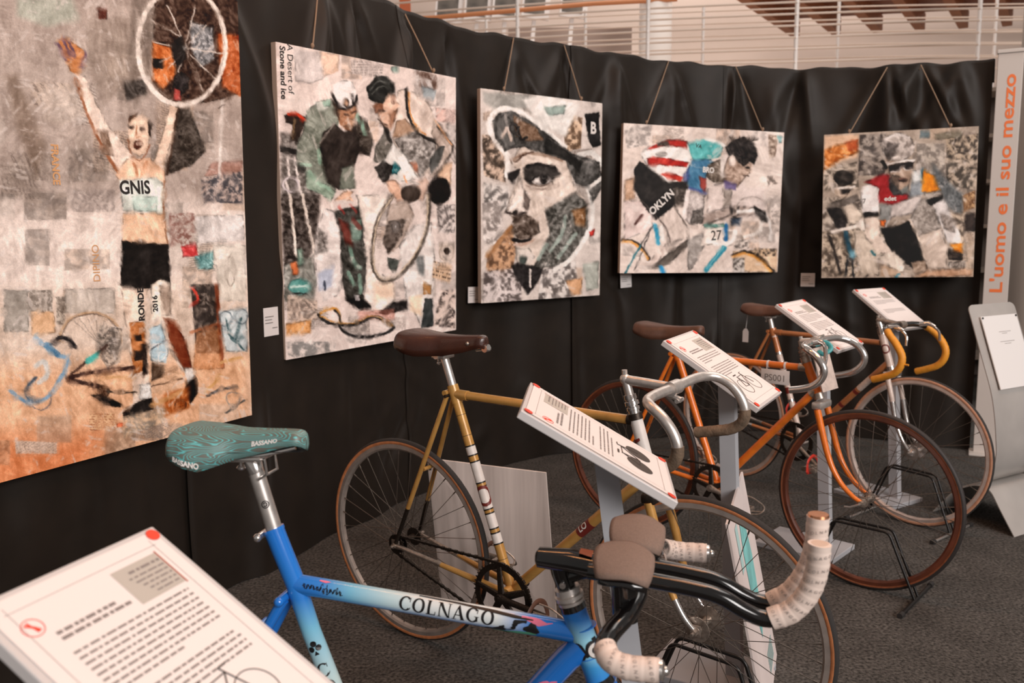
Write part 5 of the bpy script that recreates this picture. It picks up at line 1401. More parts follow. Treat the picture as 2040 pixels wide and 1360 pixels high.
    MB().tube([(.523, -.022, .936), (.523, .022, .936)], .0185, 18).tube([(.512, -.004, .918), (.545, -.004, .908)], .0075, 8).tube([(.538, -.016, .906), (.538, .016, .906)], .006, 8).build('bar_clamp', M_alu, b)
    half = [(.523, .0, .936), (.523, .06, .937), (.525, .11, .938), (.533, .155, .937), (.556, .185, .932), (.590, .195, .913), (.618, .197, .880), (.629, .197, .845), (.620, .197, .815), (.592, .196, .795), (.55, .195, .784), (.493, .194, .772)]
    P_ = spline([(u, -y, w) for u, y, w in half[:0:-1]] + half, 5)
    MB().tube(P_, .0128, 16).build('handlebar', M_alu, b)
    for s in (-1, 1):
        q = spline(bar_half(s, half[6:]), 6)[5:]
        n = len(q)
        MB().tube(q, [.0147 + .0006 * (k % 3 == 0) for k in range(n)], 14).build('bar_tape', M_dirtytape, b)
    fork(b, (.474, .653), [(.476, .645), (.505, .545), (.522, .472), (.543, .415), (.572, .366), (.602, .336)], .046, .048, .0125, .0068, M_gold, M_chrome, .62, M_steel)
    crankset(b, bb, rh, .100, M_steel, ang=-2)
    return b


bike_gold()

# ---- orange bike
def bike_orange():
    b = base_bike('racing_bicycle', 'orange racing bicycle with wooden rims and bare steel handlebar', .846, 3.435, -.727, -.002, W_B, W_B, -.424, .60, .335, .335, GROUP)
    rh, fh, bb, sc = (-.424, .335), (.60, .335), (0, .275), (-.2, .80)
    straight(b, 'seat_tube', bb, sc, .0146, M_orange)
    tt = straight(b, 'top_tube', (sc[0], .798), (.35, .800), .0132, M_orange)
    straight(b, 'down_tube', bb, (.398, .72), .0150, M_orange)
    MB().tube([(0, -.036, bb[1]), (0, .036, bb[1])], .0205, 20).build('bottom_bracket', M_orange, b)
    MB().tube([(-.193, 0, .778), (-.206, 0, .818)], .0172, 18).tube([(-.2, 0, .798), (-.15, 0, .7985)], .0152, 16).tube([(-.222, -.024, .803), (-.222, .024, .803)], .0085, 12).build('seat_lug', M_orange, b)
    MB().tube([(-.12, 0, .72), (-.105, 0, .735), (-.095, 0, .728)], .004, 8).build('cable_guide', M_orange, b)
    stays(b, 'seat_stay', (-.216, .792), rh, .017, .056, .0078, .0068, M_orange, M_orange, .8)
    stays(b, 'chain_stay', (-.02, .278), rh, .024, .056, .0108, .0072, M_orange, M_orange, .7)
    MB().tube([(-.31, -.036, .62), (-.31, .036, .62)], .0062, 10).build('brake_bridge', M_orange, b)
    axle_nuts(b, rh, .055, M_oldalu); axle_nuts(b, fh, .05, M_oldalu)
    MB().tube([(.60, -.06, .335), (.60, -.075, .335), (.57, -.078, .32), (.55, -.078, .318)], .0045, 8).build('wing_nut', M_chrome, b)
    MB().tube([(-.2, 0, .80), (-.222, 0, .862)], .0128, 16).build('seat_post', M_oldalu, b)
    clamp_block(b, (-.225, .862), M_oldalu)
    sd = saddle(b, M_leather_b, -.395, -.078, .932, .078, .058, .025, dip=.012)
    rails(b, (-.225, .866), -.395, -.078, .924, M_oldalu)
    mb = MB()
    for sy in (-1, 1): mb.sphere((-.372, sy * .058, .895), .0075, 8, 6)
    mb.build('saddle_rivet', M_oldalu, sd)
    ht = straight(b, 'head_tube', (.352, .835), (.412, .692), .0172, M_orange)
    MB().tube([(.349, 0, .842), (.358, 0, .82)], .019, 18).tube([(.33, 0, .80), (.36, 0, .80)], .0152, 16).build('head_lug', M_oldalu, b)
    MB().tube([(.405, 0, .71), (.414, 0, .688)], .019, 18).tube([(.38, 0, .70), (.40, 0, .72)], .017, 16).build('head_lug', M_oldalu, b)
    headset(b, (.352, .838), (.337, .882), .0145, M_oldalu)
    MB().tube([(.34, 0, .875), (.333, 0, .902)], .0118, 16).tube([(.333, 0, .9), (.33, 0, .917)], .0075, 8).build('stem_quill', M_alu, b)
    MB().tube([(.333, 0, .898), (.392, 0, .905)], .0125, 16).tube([(.392, -.022, .905), (.392, .022, .905)], .0185, 18).tube([(.40, 0, .922), (.42, 0, .928)], .006, 8).build('stem', M_alu, b)
    half = [(.392, 0, .905), (.393, .06, .905), (.398, .11, .904), (.412, .155, .902), (.442, .185, .893), (.477, .195, .872), (.501, .197, .838), (.497, .197, .803), (.468, .196, .773), (.43, .195, .757), (.381, .194, .746)]
    MB().tube(spline([(u, -y, w) for u, y, w in half[:0:-1]] + half, 5), .0128, 16).build('handlebar', M_chrome, b)
    lv = MB().tube(spline([(.43, -.075, .915), (.455, -.08, .90), (.462, -.085, .85), (.45, -.09, .80)], 5), .008, 10, flat=.6).tube([(.41, -.07, .905), (.445, -.07, .912)], .009, 10).build('brake_lever', M_chrome, b)
    MB().tube(spline([(.40, -.03, .895), (.435, -.02, .905), (.46, -.03, .885), (.44, -.05, .865), (.415, -.03, .87)], 4), .009, 8, flat=.8).build('teal_clamp', M_teal, b)
    # numbered plate hung in front of the head tube
    pl = MB().box((.432, -.012, .806), (.005, .092, .165), Matrix.Rotation(-.30, 3, 'Y') @ Matrix.Rotation(-.25, 3, 'Z'), bev=.001).build('number_plate', M_cream, b)
    fork(b, (.421, .668), [(.424, .655), (.446, .573), (.470, .492), (.495, .435), (.528, .388), (.566, .355), (.598, .337)], .046, .05, .0128, .0078, M_orange, M_orange, .8, M_alu)
    crankset(b, bb, rh, .09, M_oldalu, ang=-14, mring=M_steel)
    # inventory tag tied to the top tube
    tg = MB().box((.242, -.0165, .755), (.115, .002, .056), bev=.0006).build('inventory_tag', M_card, b)
    mb = MB(); text_flat(mb, 'PS001', (.242, -.0179, .750), (1, 0, 0), (0, 0, 1), .036); mb.build('lettering', M_print, tg)
    for du in (-.035, .035):
        MB().lathe_y([(.0136, -.004), (.0136, .004), (.0150, .004), (.0150, -.004)], 20).build('tag_tie', M_card, tg, loc=(.242 + du, 0, .80), rot=(0, 0, math.pi / 2))
        MB().box((.242 + du, -.0155, .785), (.004, .0015, .03)).build('tag_tie', M_card, tg)
    return b


bike_orange()

# ---- copper bike with yellow tape
def bike_copper():
    b = base_bike('racing_bicycle', 'copper and cream racing bicycle with orange-yellow taped handlebar', 1.437, 4.168, -.907, .013, W_C, W_C, -.426, .573, .335, .335, GROUP)
    rh, fh, bb, sc = (-.426, .335), (.573, .335), (0, .275), (-.188, .80)
    st = straight(b, 'seat_tube', bb, sc, .0146, M_cream)
    P = lambda w: Vector((bb[0] + (w - bb[1]) * (sc[0] - bb[0]) / (sc[1] - bb[1]), 0, w))
    MB().tube([P(.70), P(.775)], .0150, 18).build('copper_band', M_ochre, st)
    mb = MB()
    for ww in (.69, .64, .46, .42): mb.tube([P(ww), P(ww + .012)], .0155, 18)
    mb.build('chrome_band', M_chrome, st)
    MB().tube([P(.50), P(.53)], .0151, 18).build('red_decal', M_dkred, st)
    straight(b, 'top_tube', (sc[0], .802), (.382, .803), .0130, M_ochre)
    dt = straight(b, 'down_tube', bb, (.425, .715), .0146, M_ochre)
    ax = Vector((.425, 0, .44)).normalized()
    for t in (.30, .40): MB().tube([Vector((0, 0, .275)) + ax * (t - .008), Vector((0, 0, .275)) + ax * (t + .008)], .0150, 18).build('dark_band', M_dkred, dt)
    MB().tube([Vector((0, 0, .275)) + ax * .42, Vector((0, 0, .275)) + ax * .50], .0149, 18).build('cream_panel', M_cream, dt)
    MB().tube([(0, -.036, bb[1]), (0, .036, bb[1])], .0205, 20).build('bottom_bracket', M_cream, b)
    MB().tube([(-.182, 0, .782), (-.194, 0, .82)], .0170, 18).tube([(-.188, 0, .802), (-.14, 0, .8025)], .0150, 16).tube([(-.21, -.022, .804), (-.21, .022, .804)], .008, 12).build('seat_lug', M_ochre, b)
    stays(b, 'seat_stay', (-.204, .795), rh, .017, .056, .0072, .0062, M_ochre, M_chrome, .7)
    stays(b, 'chain_stay', (-.02, .278), rh, .024, .056, .0105, .0068, M_ochre, M_chrome, .6)
    MB().tube([(-.30, -.036, .615), (-.30, .036, .615)], .0062, 10).build('brake_bridge', M_ochre, b)
    axle_nuts(b, rh, .055, M_chrome); axle_nuts(b, fh, .048, M_chrome)
    MB().tube([(-.19, 0, .80), (-.212, 0, .87)], .0128, 16).build('seat_post', M_alu, b)
    clamp_block(b, (-.214, .872), M_chrome)
    sd = saddle(b, M_leather_c, -.362, -.075, .942, .074, .055, .024, dip=.008)
    rails(b, (-.214, .876), -.362, -.075, .934, M_chrome)
    # paper tag on a string under the saddle tail
    tg = MB().add([(-.366, -.012, .735), (-.330, -.012, .735), (-.330, -.012, .792), (-.341, -.012, .806), (-.355, -.012, .806), (-.366, -.012, .792)], [(0, 1, 2, 3, 4, 5)])
    tg.add([(-.366, -.0135, .735), (-.330, -.0135, .735), (-.330, -.0135, .792), (-.341, -.0135, .806), (-.355, -.0135, .806), (-.366, -.0135, .792)], [(5, 4, 3, 2, 1, 0)])
    to = tg.build('paper_tag', M_card, b, smooth=False)
    MB().tube([(-.348, -.0127, .80), (-.342, -.012, .86), (-.335, -.01, .905)], .0012, 6).build('string', M_card, to)
    ht = straight(b, 'head_tube', (.385, .855), (.441, .685), .0165, M_cream)
    mb = MB(); text_tube(mb, 'O', (.412, 0, .775), (.056, 0, -.17), (.3, -1, .1), .0170, .06, .0004, across=True); mb.build('head_emblem', M_dkred, ht)
    MB().tube([(.382, 0, .862), (.389, 0, .842)], .0180, 18).build('head_lug', M_chrome, b)
    MB().tube([(.436, 0, .70), (.443, 0, .68)], .0180, 18).build('head_lug', M_chrome, b)
    headset(b, (.384, .858), (.371, .898), .0140, M_chrome)
    MB().tube([(.374, 0, .89), (.366, 0, .912)], .0112, 16).build('stem_quill', M_alu, b)
    MB().tube([(.364, 0, .907), (.42, 0, .90), (.475, 0, .892)], [.0125, .0125, .012], 16).tube([(.366, 0, .91), (.363, 0, .926)], .0075, 8).tube([(.475, -.022, .892), (.475, .022, .892)], .0182, 18).build('stem', M_oldalu, b)
    half = [(.475, 0, .892), (.476, .06, .892), (.480, .11, .890), (.492, .155, .884), (.520, .183, .864), (.558, .193, .828), (.586, .194, .780), (.583, .194, .737), (.556, .193, .702), (.512, .192, .681), (.46, .191, .662)]
    MB().tube(spline([(u, -y, w) for u, y, w in half[:0:-1]] + half, 5), .0128, 16).build('handlebar', M_black, b)
    for s in (-1, 1):
        q = spline(bar_half(s, half[3:]), 7)[3:]
        MB().tube(q, [.0152 + .0009 * (k % 2) for k in range(len(q))], 14).build('bar_tape', M_ytape, b)
        MB().tube([(.488, s * .135, .888), (.53, s * .14, .895), (.56, s * .14, .882)], [.012, .011, .007], 12).tube(spline([(.548, s * .14, .885), (.575, s * .145, .86), (.578, s * .15, .82)], 4), .006, 8, flat=.7).build('brake_lever', M_chrome, b)
    MB().tube([(.60, -.195, .745), (.618, -.195, .745)], .004, 8).build('tape_plug', M_ytape, b)
    fork(b, (.447, .668), [(.450, .655), (.475, .565), (.494, .483), (.511, .432), (.538, .380), (.572, .337)], .046, .048, .0120, .0068, M_cream, M_chrome, .25, M_chrome)
    crankset(b, bb, rh, .09, M_oldalu, ang=-34, mring=M_steel, strap=M_red)
    return b


bike_copper()


# ---- blue pursuit bike in the foreground
def fade_paint(name, stops, axis, lo, hi, side=None):
    """spray-faded enamel: colour runs along the tube, with a darker airbrushed rim"""
    m = bpy.data.materials.new(name); m.use_nodes = True
    nt = m.node_tree; b = nt.nodes['Principled BSDF']
    b.inputs['Roughness'].default_value = .16; b.inputs['Coat Weight'].default_value = .6; b.inputs['Coat Roughness'].default_value = .05
    tc = nt.nodes.new('ShaderNodeTexCoord'); sx = nt.nodes.new('ShaderNodeSeparateXYZ'); nt.links.new(tc.outputs['Object'], sx.inputs[0])
    mr = nt.nodes.new('ShaderNodeMapRange'); mr.inputs[1].default_value = lo; mr.inputs[2].default_value = hi
    nt.links.new(sx.outputs[axis], mr.inputs[0])
    r = nt.nodes.new('ShaderNodeValToRGB'); cr = r.color_ramp
    while len(cr.elements) < len(stops): cr.elements.new(.5)
    for e, (p, c) in zip(cr.elements, stops): e.position = p; e.color = lin(c) + [1]
    nt.links.new(mr.outputs[0], r.inputs['Fac'])
    out = r.outputs['Color']
    if side:
        ax2, s0, s1, col, amt = side[:5]
        m2 = nt.nodes.new('ShaderNodeMapRange'); m2.interpolation_type = 'SMOOTHSTEP'; m2.inputs[1].default_value = s0; m2.inputs[2].default_value = s1; m2.inputs[3].default_value = 0; m2.inputs[4].default_value = amt
        if ax2 == 'slope':                           # height above a sloping tube axis
            k, c0 = side[5]
            mu = nt.nodes.new('ShaderNodeMath'); mu.operation = 'MULTIPLY_ADD'; mu.inputs[1].default_value = -k; mu.inputs[2].default_value = -c0
            nt.links.new(sx.outputs[0], mu.inputs[0])
            ad = nt.nodes.new('ShaderNodeMath'); ad.operation = 'ADD'
            nt.links.new(sx.outputs[2], ad.inputs[0]); nt.links.new(mu.outputs[0], ad.inputs[1])
            nt.links.new(ad.outputs[0], m2.inputs[0])
        else:
            nt.links.new(sx.outputs[ax2], m2.inputs[0])
        mx = nt.nodes.new('ShaderNodeMix'); mx.data_type = 'RGBA'
        nt.links.new(m2.outputs[0], mx.inputs[0]); nt.links.new(out, mx.inputs[6]); mx.inputs[7].default_value = lin(col) + [1]
        out = mx.outputs[2]
    nt.links.new(out, b.inputs['Base Color'])
    return m


BLUE, SKY, PALE = (34, 116, 206), (92, 170, 214), (206, 220, 222)
M_blue = mat('blue_enamel', BLUE, rough=.16, coat=.6)
TT_A, TT_B = (-.172, .728), (.312, .688)
_k = (TT_B[1] - TT_A[1]) / (TT_B[0] - TT_A[0]); _c0 = TT_A[1] - _k * TT_A[0]
M_bl_tt = fade_paint('blue_fade_top_tube', [(0, BLUE), (.10, (52, 130, 214)), (.22, (120, 186, 216)), (.36, (188, 214, 220)), (.5, (218, 222, 222)), (.74, (218, 224, 224)), (.86, (44, 128, 214)), (1, (36, 116, 206))], 0, TT_A[0], TT_B[0], ('slope', .000, -.0165, (24, 118, 196), .95, (_k, _c0)))
M_bl_st = fade_paint('blue_fade_seat_tube', [(0, (190, 208, 206)), (.55, (190, 212, 212)), (.72, (120, 186, 214)), (.82, (44, 124, 206)), (1, BLUE)], 2, .28, .80)
M_bl_ht = fade_paint('blue_fade_head_tube', [(0, BLUE), (.3, (60, 146, 206)), (.5, (150, 206, 226)), (.62, (150, 206, 226)), (.86, (44, 120, 198)), (1, BLUE)], 2, .60, .735)


def saddle_teal():
    m = bpy.data.materials.new('teal_contour_cover'); m.use_nodes = True
    nt = m.node_tree; b = nt.nodes['Principled BSDF']; b.inputs['Roughness'].default_value = .42
    tc = nt.nodes.new('ShaderNodeTexCoord')
    mp = nt.nodes.new('ShaderNodeMapping'); mp.inputs['Scale'].default_value = (6, 16, 30)
    nt.links.new(tc.outputs['Object'], mp.inputs[0])
    n = nt.nodes.new('ShaderNodeTexNoise'); n.inputs['Scale'].default_value = 1.3; n.inputs['Detail'].default_value = 2.0; n.inputs['Roughness'].default_value = .35
    nt.links.new(mp.outputs[0], n.inputs['Vector'])
    mu = nt.nodes.new('ShaderNodeMath'); mu.operation = 'MULTIPLY'; mu.inputs[1].default_value = 30.0
    nt.links.new(n.outputs['Fac'], mu.inputs[0])
    fr = nt.nodes.new('ShaderNodeMath'); fr.operation = 'PINGPONG'; fr.inputs[1].default_value = .5
    nt.links.new(mu.outputs[0], fr.inputs[0])
    r = nt.nodes.new('ShaderNodeValToRGB'); cr = r.color_ramp
    cr.elements[0].position = 0.0; cr.elements[0].color = lin((108, 104, 97)) + [1]
    cr.elements[1].position = .5; cr.elements[1].color = lin((104, 190, 192)) + [1]
    e = cr.elements.new(.30); e.color = lin((92, 118, 112)) + [1]
    e = cr.elements.new(.12); e.color = lin((104, 110, 102)) + [1]
    nt.links.new(fr.outputs[0], r.inputs['Fac'])
    nt.links.new(r.outputs['Color'], b.inputs['Base Color'])
    return m


def wrap_text(mb, path, s0, txt, r, size, ang):
    """lettering printed around a taped bar at arc position s0"""
    P = [Vector(p) for p in path]
    acc = 0
    for i in range(len(P) - 1):
        L = (P[i + 1] - P[i]).length
        if acc + L >= s0:
            p = P[i].lerp(P[i + 1], (s0 - acc) / L); a = (P[i + 1] - P[i]).normalized()
            n = Vector((.2, -1, .55)); n = (n - a * n.dot(a)).normalized()
            vs, fs = fine(*text_geo(txt, size, 0, 0, 'CENTER', 1.7), size * .5)
            bn = a.cross(n)
            out = []
            for x, y, z in vs:
                th = x / r + ang
                out.append(p + a * (y + .0035 * x / r) + (n * math.cos(th) + bn * math.sin(th)) * (r + .0006))
            mb.add(out, fs)
            return
        acc += L


def taped(root, pts, r0, name='bar_tape', texts=True, seg=16):
    q = spline(pts, 14)
    L = [0]
    for i in range(len(q) - 1): L.append(L[-1] + (q[i + 1] - q[i]).length)
    n = int(L[-1] / .002)
    arr = np.array([tuple(p) for p in q]); Ls = np.array(L)
    sv = np.linspace(0, L[-1], n)
    P = np.stack([np.interp(sv, Ls, arr[:, k]) for k in range(3)], -1)
    pitch = .017
    rad = [r0 + .0008 * ((s / pitch) % 1.0) - .0002 for s in sv]
    o = MB().tube([Vector(p) for p in P], rad, seg).build(name, M_wtape, root, angle=60)
    if texts:
        mb = MB()
        s = .010; k = 0
        while s < L[-1] - .012:
            wrap_text(mb, [tuple(p) for p in P], s, 'COLNAGO', r0 + .0006, .0066, (.3, -.5, .1)[k % 3])
            s += pitch; k += 1
        mb.build('lettering', M_tapeprint, o, smooth=False)
    return o, L[-1]


def bike_blue():
    b = base_bike('pursuit_bicycle', 'blue pursuit bicycle with teal patterned saddle and white taped bullhorn bars', -.206, 1.36, -.22, 0, W_A, W_D, -.40, .52, .335, .29, GROUP)
    rh, fh, bb = (-.40, .335), (.52, .29), (0, .265)
    sc = (-.170, .727)
    top = (-.207, .822)
    st = MB().tube([(bb[0], 0, bb[1]), (-.145, 0, .645), (sc[0], 0, sc[1]), (-.195, 0, .79), (top[0], 0, top[1])], [.0165, .0165, .0168, .0172, .0172], 20).build('seat_tube', M_bl_st, b)
    MB().lathe_y([(.0178, -.0005), (.0178, .0005)], 20, closed=False)
    MB().tube([(-.2055, 0, .818), (-.2075, 0, .8235)], .0182, 20).build('seat_collar', M_blue, b)
    MB().tube([(-.226, -.020, .812), (-.226, .020, .812)], .006, 12).sphere((-.226, -.021, .812), .0075, 10, 6).build('binder_bolt', M_chrome, b)
    ax = Vector((-.145 - bb[0], 0, .645 - bb[1])).normalized()
    # club emblem and lettering down the seat tube
    mb = MB()
    p = Vector((-.136, 0, .622)); nrm = Vector((.25, -1, .1)); n = (nrm - ax * nrm.dot(ax)).normalized(); bn = n.cross(ax)
    if bn.x < 0: bn = -bn
    def disc(cu, cv, r):
        vs = []
        for k in range(16):
            a = 2 * math.pi * k / 16
            y, x = cu + r * math.cos(a), cv + r * math.sin(a)
            th = y / .0166
            vs.append(p + ax * x + (n * math.cos(th) + bn * math.sin(th)) * .0172)
        mb.add(vs, [tuple(range(16))])
    disc(0, .0065, .0052); disc(-.0062, -.002, .0052); disc(.0062, -.002, .0052)
    vs = []
    for y, x in ((0, -.006), (-.0042, -.0135), (.0042, -.0135)):
        th = y / .0166; vs.append(p + ax * x + (n * math.cos(th) + bn * math.sin(th)) * .0172)
    mb.add(vs, [(0, 1, 2)])
    mb.build('club_emblem', M_decal, st, smooth=False)
    mb = MB()
    for k, ch in enumerate('COLNAGO'):
        pos = Vector((-.145, 0, .645)) - ax * (.066 + .030 * k)
        vs2, fs2 = serif_word(ch, .024)
        out = []
        for x, y, z in vs2:
            # letters stand along the tube, reading downwards
            th = x / .0166
            out.append(pos + ax * y + (n * math.cos(th) + bn * math.sin(th)) * .0171)
        mb.add(out, fs2)
    mb.build('lettering', M_decal, st, smooth=False)
    tt = MB().tube([(TT_A[0], 0, TT_A[1]), (TT_B[0], 0, TT_B[1])], [.0165, .0168], 22).build('top_tube', M_bl_tt, b)
    a2 = Vector((TT_B[0] - TT_A[0], 0, TT_B[1] - TT_A[1])).normalized()
    on = lambda t: Vector((TT_A[0], 0, TT_A[1])).lerp(Vector((TT_B[0], 0, TT_B[1])), t)
    mb = MB(); text_tube(mb, serif_word('COLNAGO', .0235), on(.565), a2, (0, -1, .42), .0168, 1); mb.build('lettering', M_decal, tt, smooth=False)
    # hand-written signature, drawn as a line on the tube
    def on_tube(t, y, r=.0169):
        nn = Vector((0, -1, .42)); nn = (nn - a2 * nn.dot(a2)).normalized(); b2 = nn.cross(a2)
        if b2.z < 0: b2 = -b2
        return on(t) + (nn * math.cos(y / r) + b2 * math.sin(y / r)) * (r + .0004)
    rs = random.Random(3); sg = []
    for k in range(70):
        t = .045 + .15 * k / 70
        amp = .0036 if k not in (34, 35, 36, 44, 45, 60, 61) else .010
        sg.append(on_tube(t + .006 * math.sin(k * 1.1), (amp * math.sin(k * 1.9) + .001 * rs.uniform(-1, 1)) - .003 * (k / 70)))
    MB().tube(spline(sg, 3), .00055, 5).build('signature', M_decal, tt)
    # dark, green and pink flashes near the head
    def flash(pts, m_, nm='paint_flash'):
        vs = []; N = len(pts)
        for t, ylo, yhi in [(q[0], q[2], q[3]) for q in pts]:
            for j in range(7): vs.append(on_tube(t, (ylo + (yhi - ylo) * j / 6), .0168))
        fs = [(i * 7 + j, i * 7 + j + 1, (i + 1) * 7 + j + 1, (i + 1) * 7 + j) for i in range(N - 1) for j in range(6)]
        MB().add(vs, fs).build(nm, m_, tt)
    M_green = mat('green_flash', (96, 176, 140), rough=.2, coat=.5); M_pink = mat('pink_flash', (232, 120, 150), rough=.2, coat=.5)
    flash([(.46, 0, .017, .020), (.6, 0, .014, .0185), (.72, 0, .009, .0155), (.80, 0, .006, .012), (.86, 0, .007, .009)], M_decal)
    flash([(.70, 0, -.021, -.019), (.76, 0, -.019, -.008), (.80, 0, -.012, .004), (.84, 0, .002, .006)], M_decal)
    flash([(.725, 0, -.023, -.021), (.77, 0, -.0225, -.0195), (.81, 0, -.022, -.014), (.85, 0, -.018, -.012), (.875, 0, -.016, -.014)], M_green)
    flash([(.83, 0, -.010, -.006), (.855, 0, -.014, .004), (.87, 0, -.016, .002), (.885, 0, -.010, -.008)], M_decal)
    flash([(.82, 0, .009, .0125), (.86, 0, .003, .013), (.88, 0, .000, .012), (.905, 0, .004, .007), (.925, 0, .008, .009)], M_pink)
    flash([(.10, 0, .012, .015), (.125, 0, .010, .015), (.14, 0, .013, .014)], M_pink)
    dt = MB().tube([(bb[0], 0, bb[1]), (.20, 0, .52), (.30, 0, .645), (.325, 0, .668)], [.02, .0205, .0215, .022], 22).build('down_tube', M_blue, b)
    MB().tube(spline([(.243, -.0188, .590), (.265, -.0205, .605), (.285, -.0205, .612)], 4), [.001, .004, .006, .0065, .006, .005, .004, .002, .001][:9], 8, flat=.15).build('pink_flash', M_pink, dt)
    MB().tube([(0, -.036, bb[1]), (0, .036, bb[1])], .021, 20).build('bottom_bracket', M_blue, b)
    ht = MB().tube([(.307, 0, .730), (.311, 0, .718), (.345, 0, .624), (.349, 0, .612)], [.0205, .0200, .0200, .0212], 24).build('head_tube', M_bl_ht, b)
    axh = Vector((.042, 0, -.118)).normalized()
    nh = Vector((.75, -1, .25))
    mb = MB(); text_tube(mb, 'g', (.330, 0, .668), -axh, nh, .0204, .062, .0022, across=False); mb.build('badge_glyph', M_decal, ht, smooth=False)  # black glyph of the head emblem
    nb = (nh - axh * nh.dot(axh)).normalized(); tb = nb.cross(axh)
    def badge(rad, off, th0, col, nm, hole=None):
        vs = []; N = 28
        for rr_ in (rad, hole or 0.0):
            for k in range(N):
                a = 2 * math.pi * k / N
                th = th0 + rr_ * math.cos(a) / .0204
                vs.append(Vector((.330, 0, .668)) + axh * (off + rr_ * math.sin(a)) + (nb * math.cos(th) + tb * math.sin(th)) * (.0212 if nm == 'badge_ring' else .0209))
        MB().add(vs, [(k, (k + 1) % N, N + (k + 1) % N, N + k) for k in range(N)]).build(nm, col, ht, smooth=False)
    badge(.0130, .004, .1, M_decal, 'badge_outline', .0001); badge(.0115, .004, .1, M_white, 'badge_ring', .0058)
    MB().tube([(.325, 0, .70), (.3255, 0, .6985)], .0204, 24).tube([(.3335, 0, .6535), (.334, 0, .652)], .0205, 24).build('weld_lines', M_blue, ht)
    stays(b, 'seat_stay', (-.185, .705), rh, .018, .056, .0095, .0075, M_blue, M_blue, .6)
    stays(b, 'chain_stay', (-.02, .268), rh, .024, .056, .0115, .008, M_blue, M_blue, .6)
    MB().tube([(-.187, -.03, .706), (-.187, .03, .706)], .0085, 12).sphere((-.187, -.03, .706), .0088, 10, 6).build('stay_cap', M_blue, b)
    MB().tube([(-.245, -.03, .64), (-.245, .03, .64)], .007, 10).build('brake_bridge', M_blue, b)
    MB().tube([(-.2055, 0, .82), (-.236, 0, .925)], .0136, 20).build('seat_post', M_alu, b)
    mb = MB()
    mb.tube([(-.234, 0, .918), (-.238, 0, .932), (-.246, 0, .944)], [.0136, .015, .012], 18)
    mb.box((-.243, 0, .946), (.06, .048, .008), Matrix.Rotation(-.06, 3, 'Y'), bev=.002)
    for s in (-1, 1): mb.tube([(-.222, s * .016, .912), (-.205, s * .018, .922), (-.208, s * .018, .948), (-.236, s * .012, .945)], .0026, 8)
    mb.tube([(-.262, 0, .928), (-.262, 0, .95)], .004, 8); mb.sphere((-.262, 0, .926), .008, 10, 6, (1, 1, .6))
    mb.build('saddle_clamp', M_chrome, b)
    mb = MB(); text_tube(mb, '\u00a9', (-.218, 0, .868), (-.031, 0, .105), (.35, -1, .1), .0138, .018, .0002, across=True); mb.build('maker_mark', M_decal, b)
    mb = MB()
    for s in (-1, 1): mb.tube(spline([(-.355, s * .032, .946), (-.32, s * .024, .934), (-.28, s * .021, .951), (-.22, s * .021, .954), (-.18, s * .015, .962), (-.155, s * .01, .968)], 5), .0034, 8)
    mb.build('saddle_rails', M_chrome, b)
    sd = saddle(b, saddle_teal(), -.372, -.139, .998, .073, .058, .023, thick=.008, dip=.004, tipdrop=.004, skp=SK_RACE)
    MB().add([(-.366 + .224 * i / 10, sy * np.interp(i / 10, [0, .2, .5, 1], [.05, .064, .04, .012]), .962 - .006 * (i < 3)) for i in range(11) for sy in (-1, 1)], [(2 * i, 2 * i + 1, 2 * i + 3, 2 * i + 2) for i in range(10)]).build('saddle_shell', M_rubber, sd)
    # lettering on the saddle flank, sampled on the moulded surface
    def on_saddle(t, a):
        hw, dz = saddle_shape(t, .073, .023)
        sk = .058 * np.interp(t, [0, .1, .3, .55, .8, 1], SK_RACE)
        tz = .998 - .004 * math.sin(math.pi * t) - dz - .004 * max(0, (t - .8) / .2) ** 2
        return Vector((-.372 + t * .233, hw * math.sin(a * math.pi / 2) * (1 + .04 * abs(a) ** 4), tz - sk * abs(a) ** 3.2))
    for t0, size, a0, ky in ((.73, .0098, -.80, .066), (.215, .0098, -.95, .13)):
        vs, fs = fine(*text_geo('BASSANO', size, .0004), .003)
        out = []
        for x, y, z in vs:
            t = t0 + x / .233; a = max(-1.0, a0 + y / ky)
            p_ = on_saddle(t, a); nn = (on_saddle(t, a - .02) - p_).cross(on_saddle(t + .01, a) - p_).normalized()
            if nn.y > 0: nn = -nn
            out.append(p_ + nn * .0008)
        MB().add(out, fs).build('lettering', M_inkw, sd, smooth=False)
    # headset, stem, aero bar
    headset(b, (.3065, .731), (.297, .762), .0180, M_alu)
    MB().tube([(.3085, 0, .7275), (.3055, 0, .7365)], [.0215, .0205], 24).build('headset_seal', M_black, b)
    MB().tube([(.3475, 0, .617), (.352, 0, .605)], [.0218, .0235], 24).build('lower_seal', M_black, b)
    stm = MB().tube([(.298, 0, .758), (.289, 0, .785), (.287, 0, .797)], [.0145, .0165, .0175], 18)
    stm.tube([(.248, 0, .808), (.252, 0, .808), (.30, 0, .806), (.345, 0, .800), (.362, 0, .797)], [.009, .0155, .0185, .0175, .0175], 20, flat=1.25)
    stm.tube([(.290, 0, .775), (.318, 0, .788), (.345, 0, .793)], [.011, .012, .010], 14)
    so = stm.build('stem', M_black, b)
    MB().tube([(.2935, -.016, .772), (.2935, -.0205, .772)], .0052, 12).tube([(.2935, -.0205, .772), (.2935, -.0212, .772)], .003, 6).build('stem_bolt', M_chrome, so)
    mb = MB().add([(.318, -.011, .8238), (.338, -.014, .8200), (.338, .014, .8200), (.318, .011, .8238)], [(0, 1, 2, 3)]); mb.build('copper_badge', mat('copper_decal', (190, 110, 78), rough=.3, metal=.5), so, smooth=False)
    MB().tube([(.395, -.03, .785), (.395, .03, .785)], .0185, 18).tube([(.345, 0, .80), (.395, 0, .787)], [.016, .016], 16).build('bar_clamp', M_black, b)
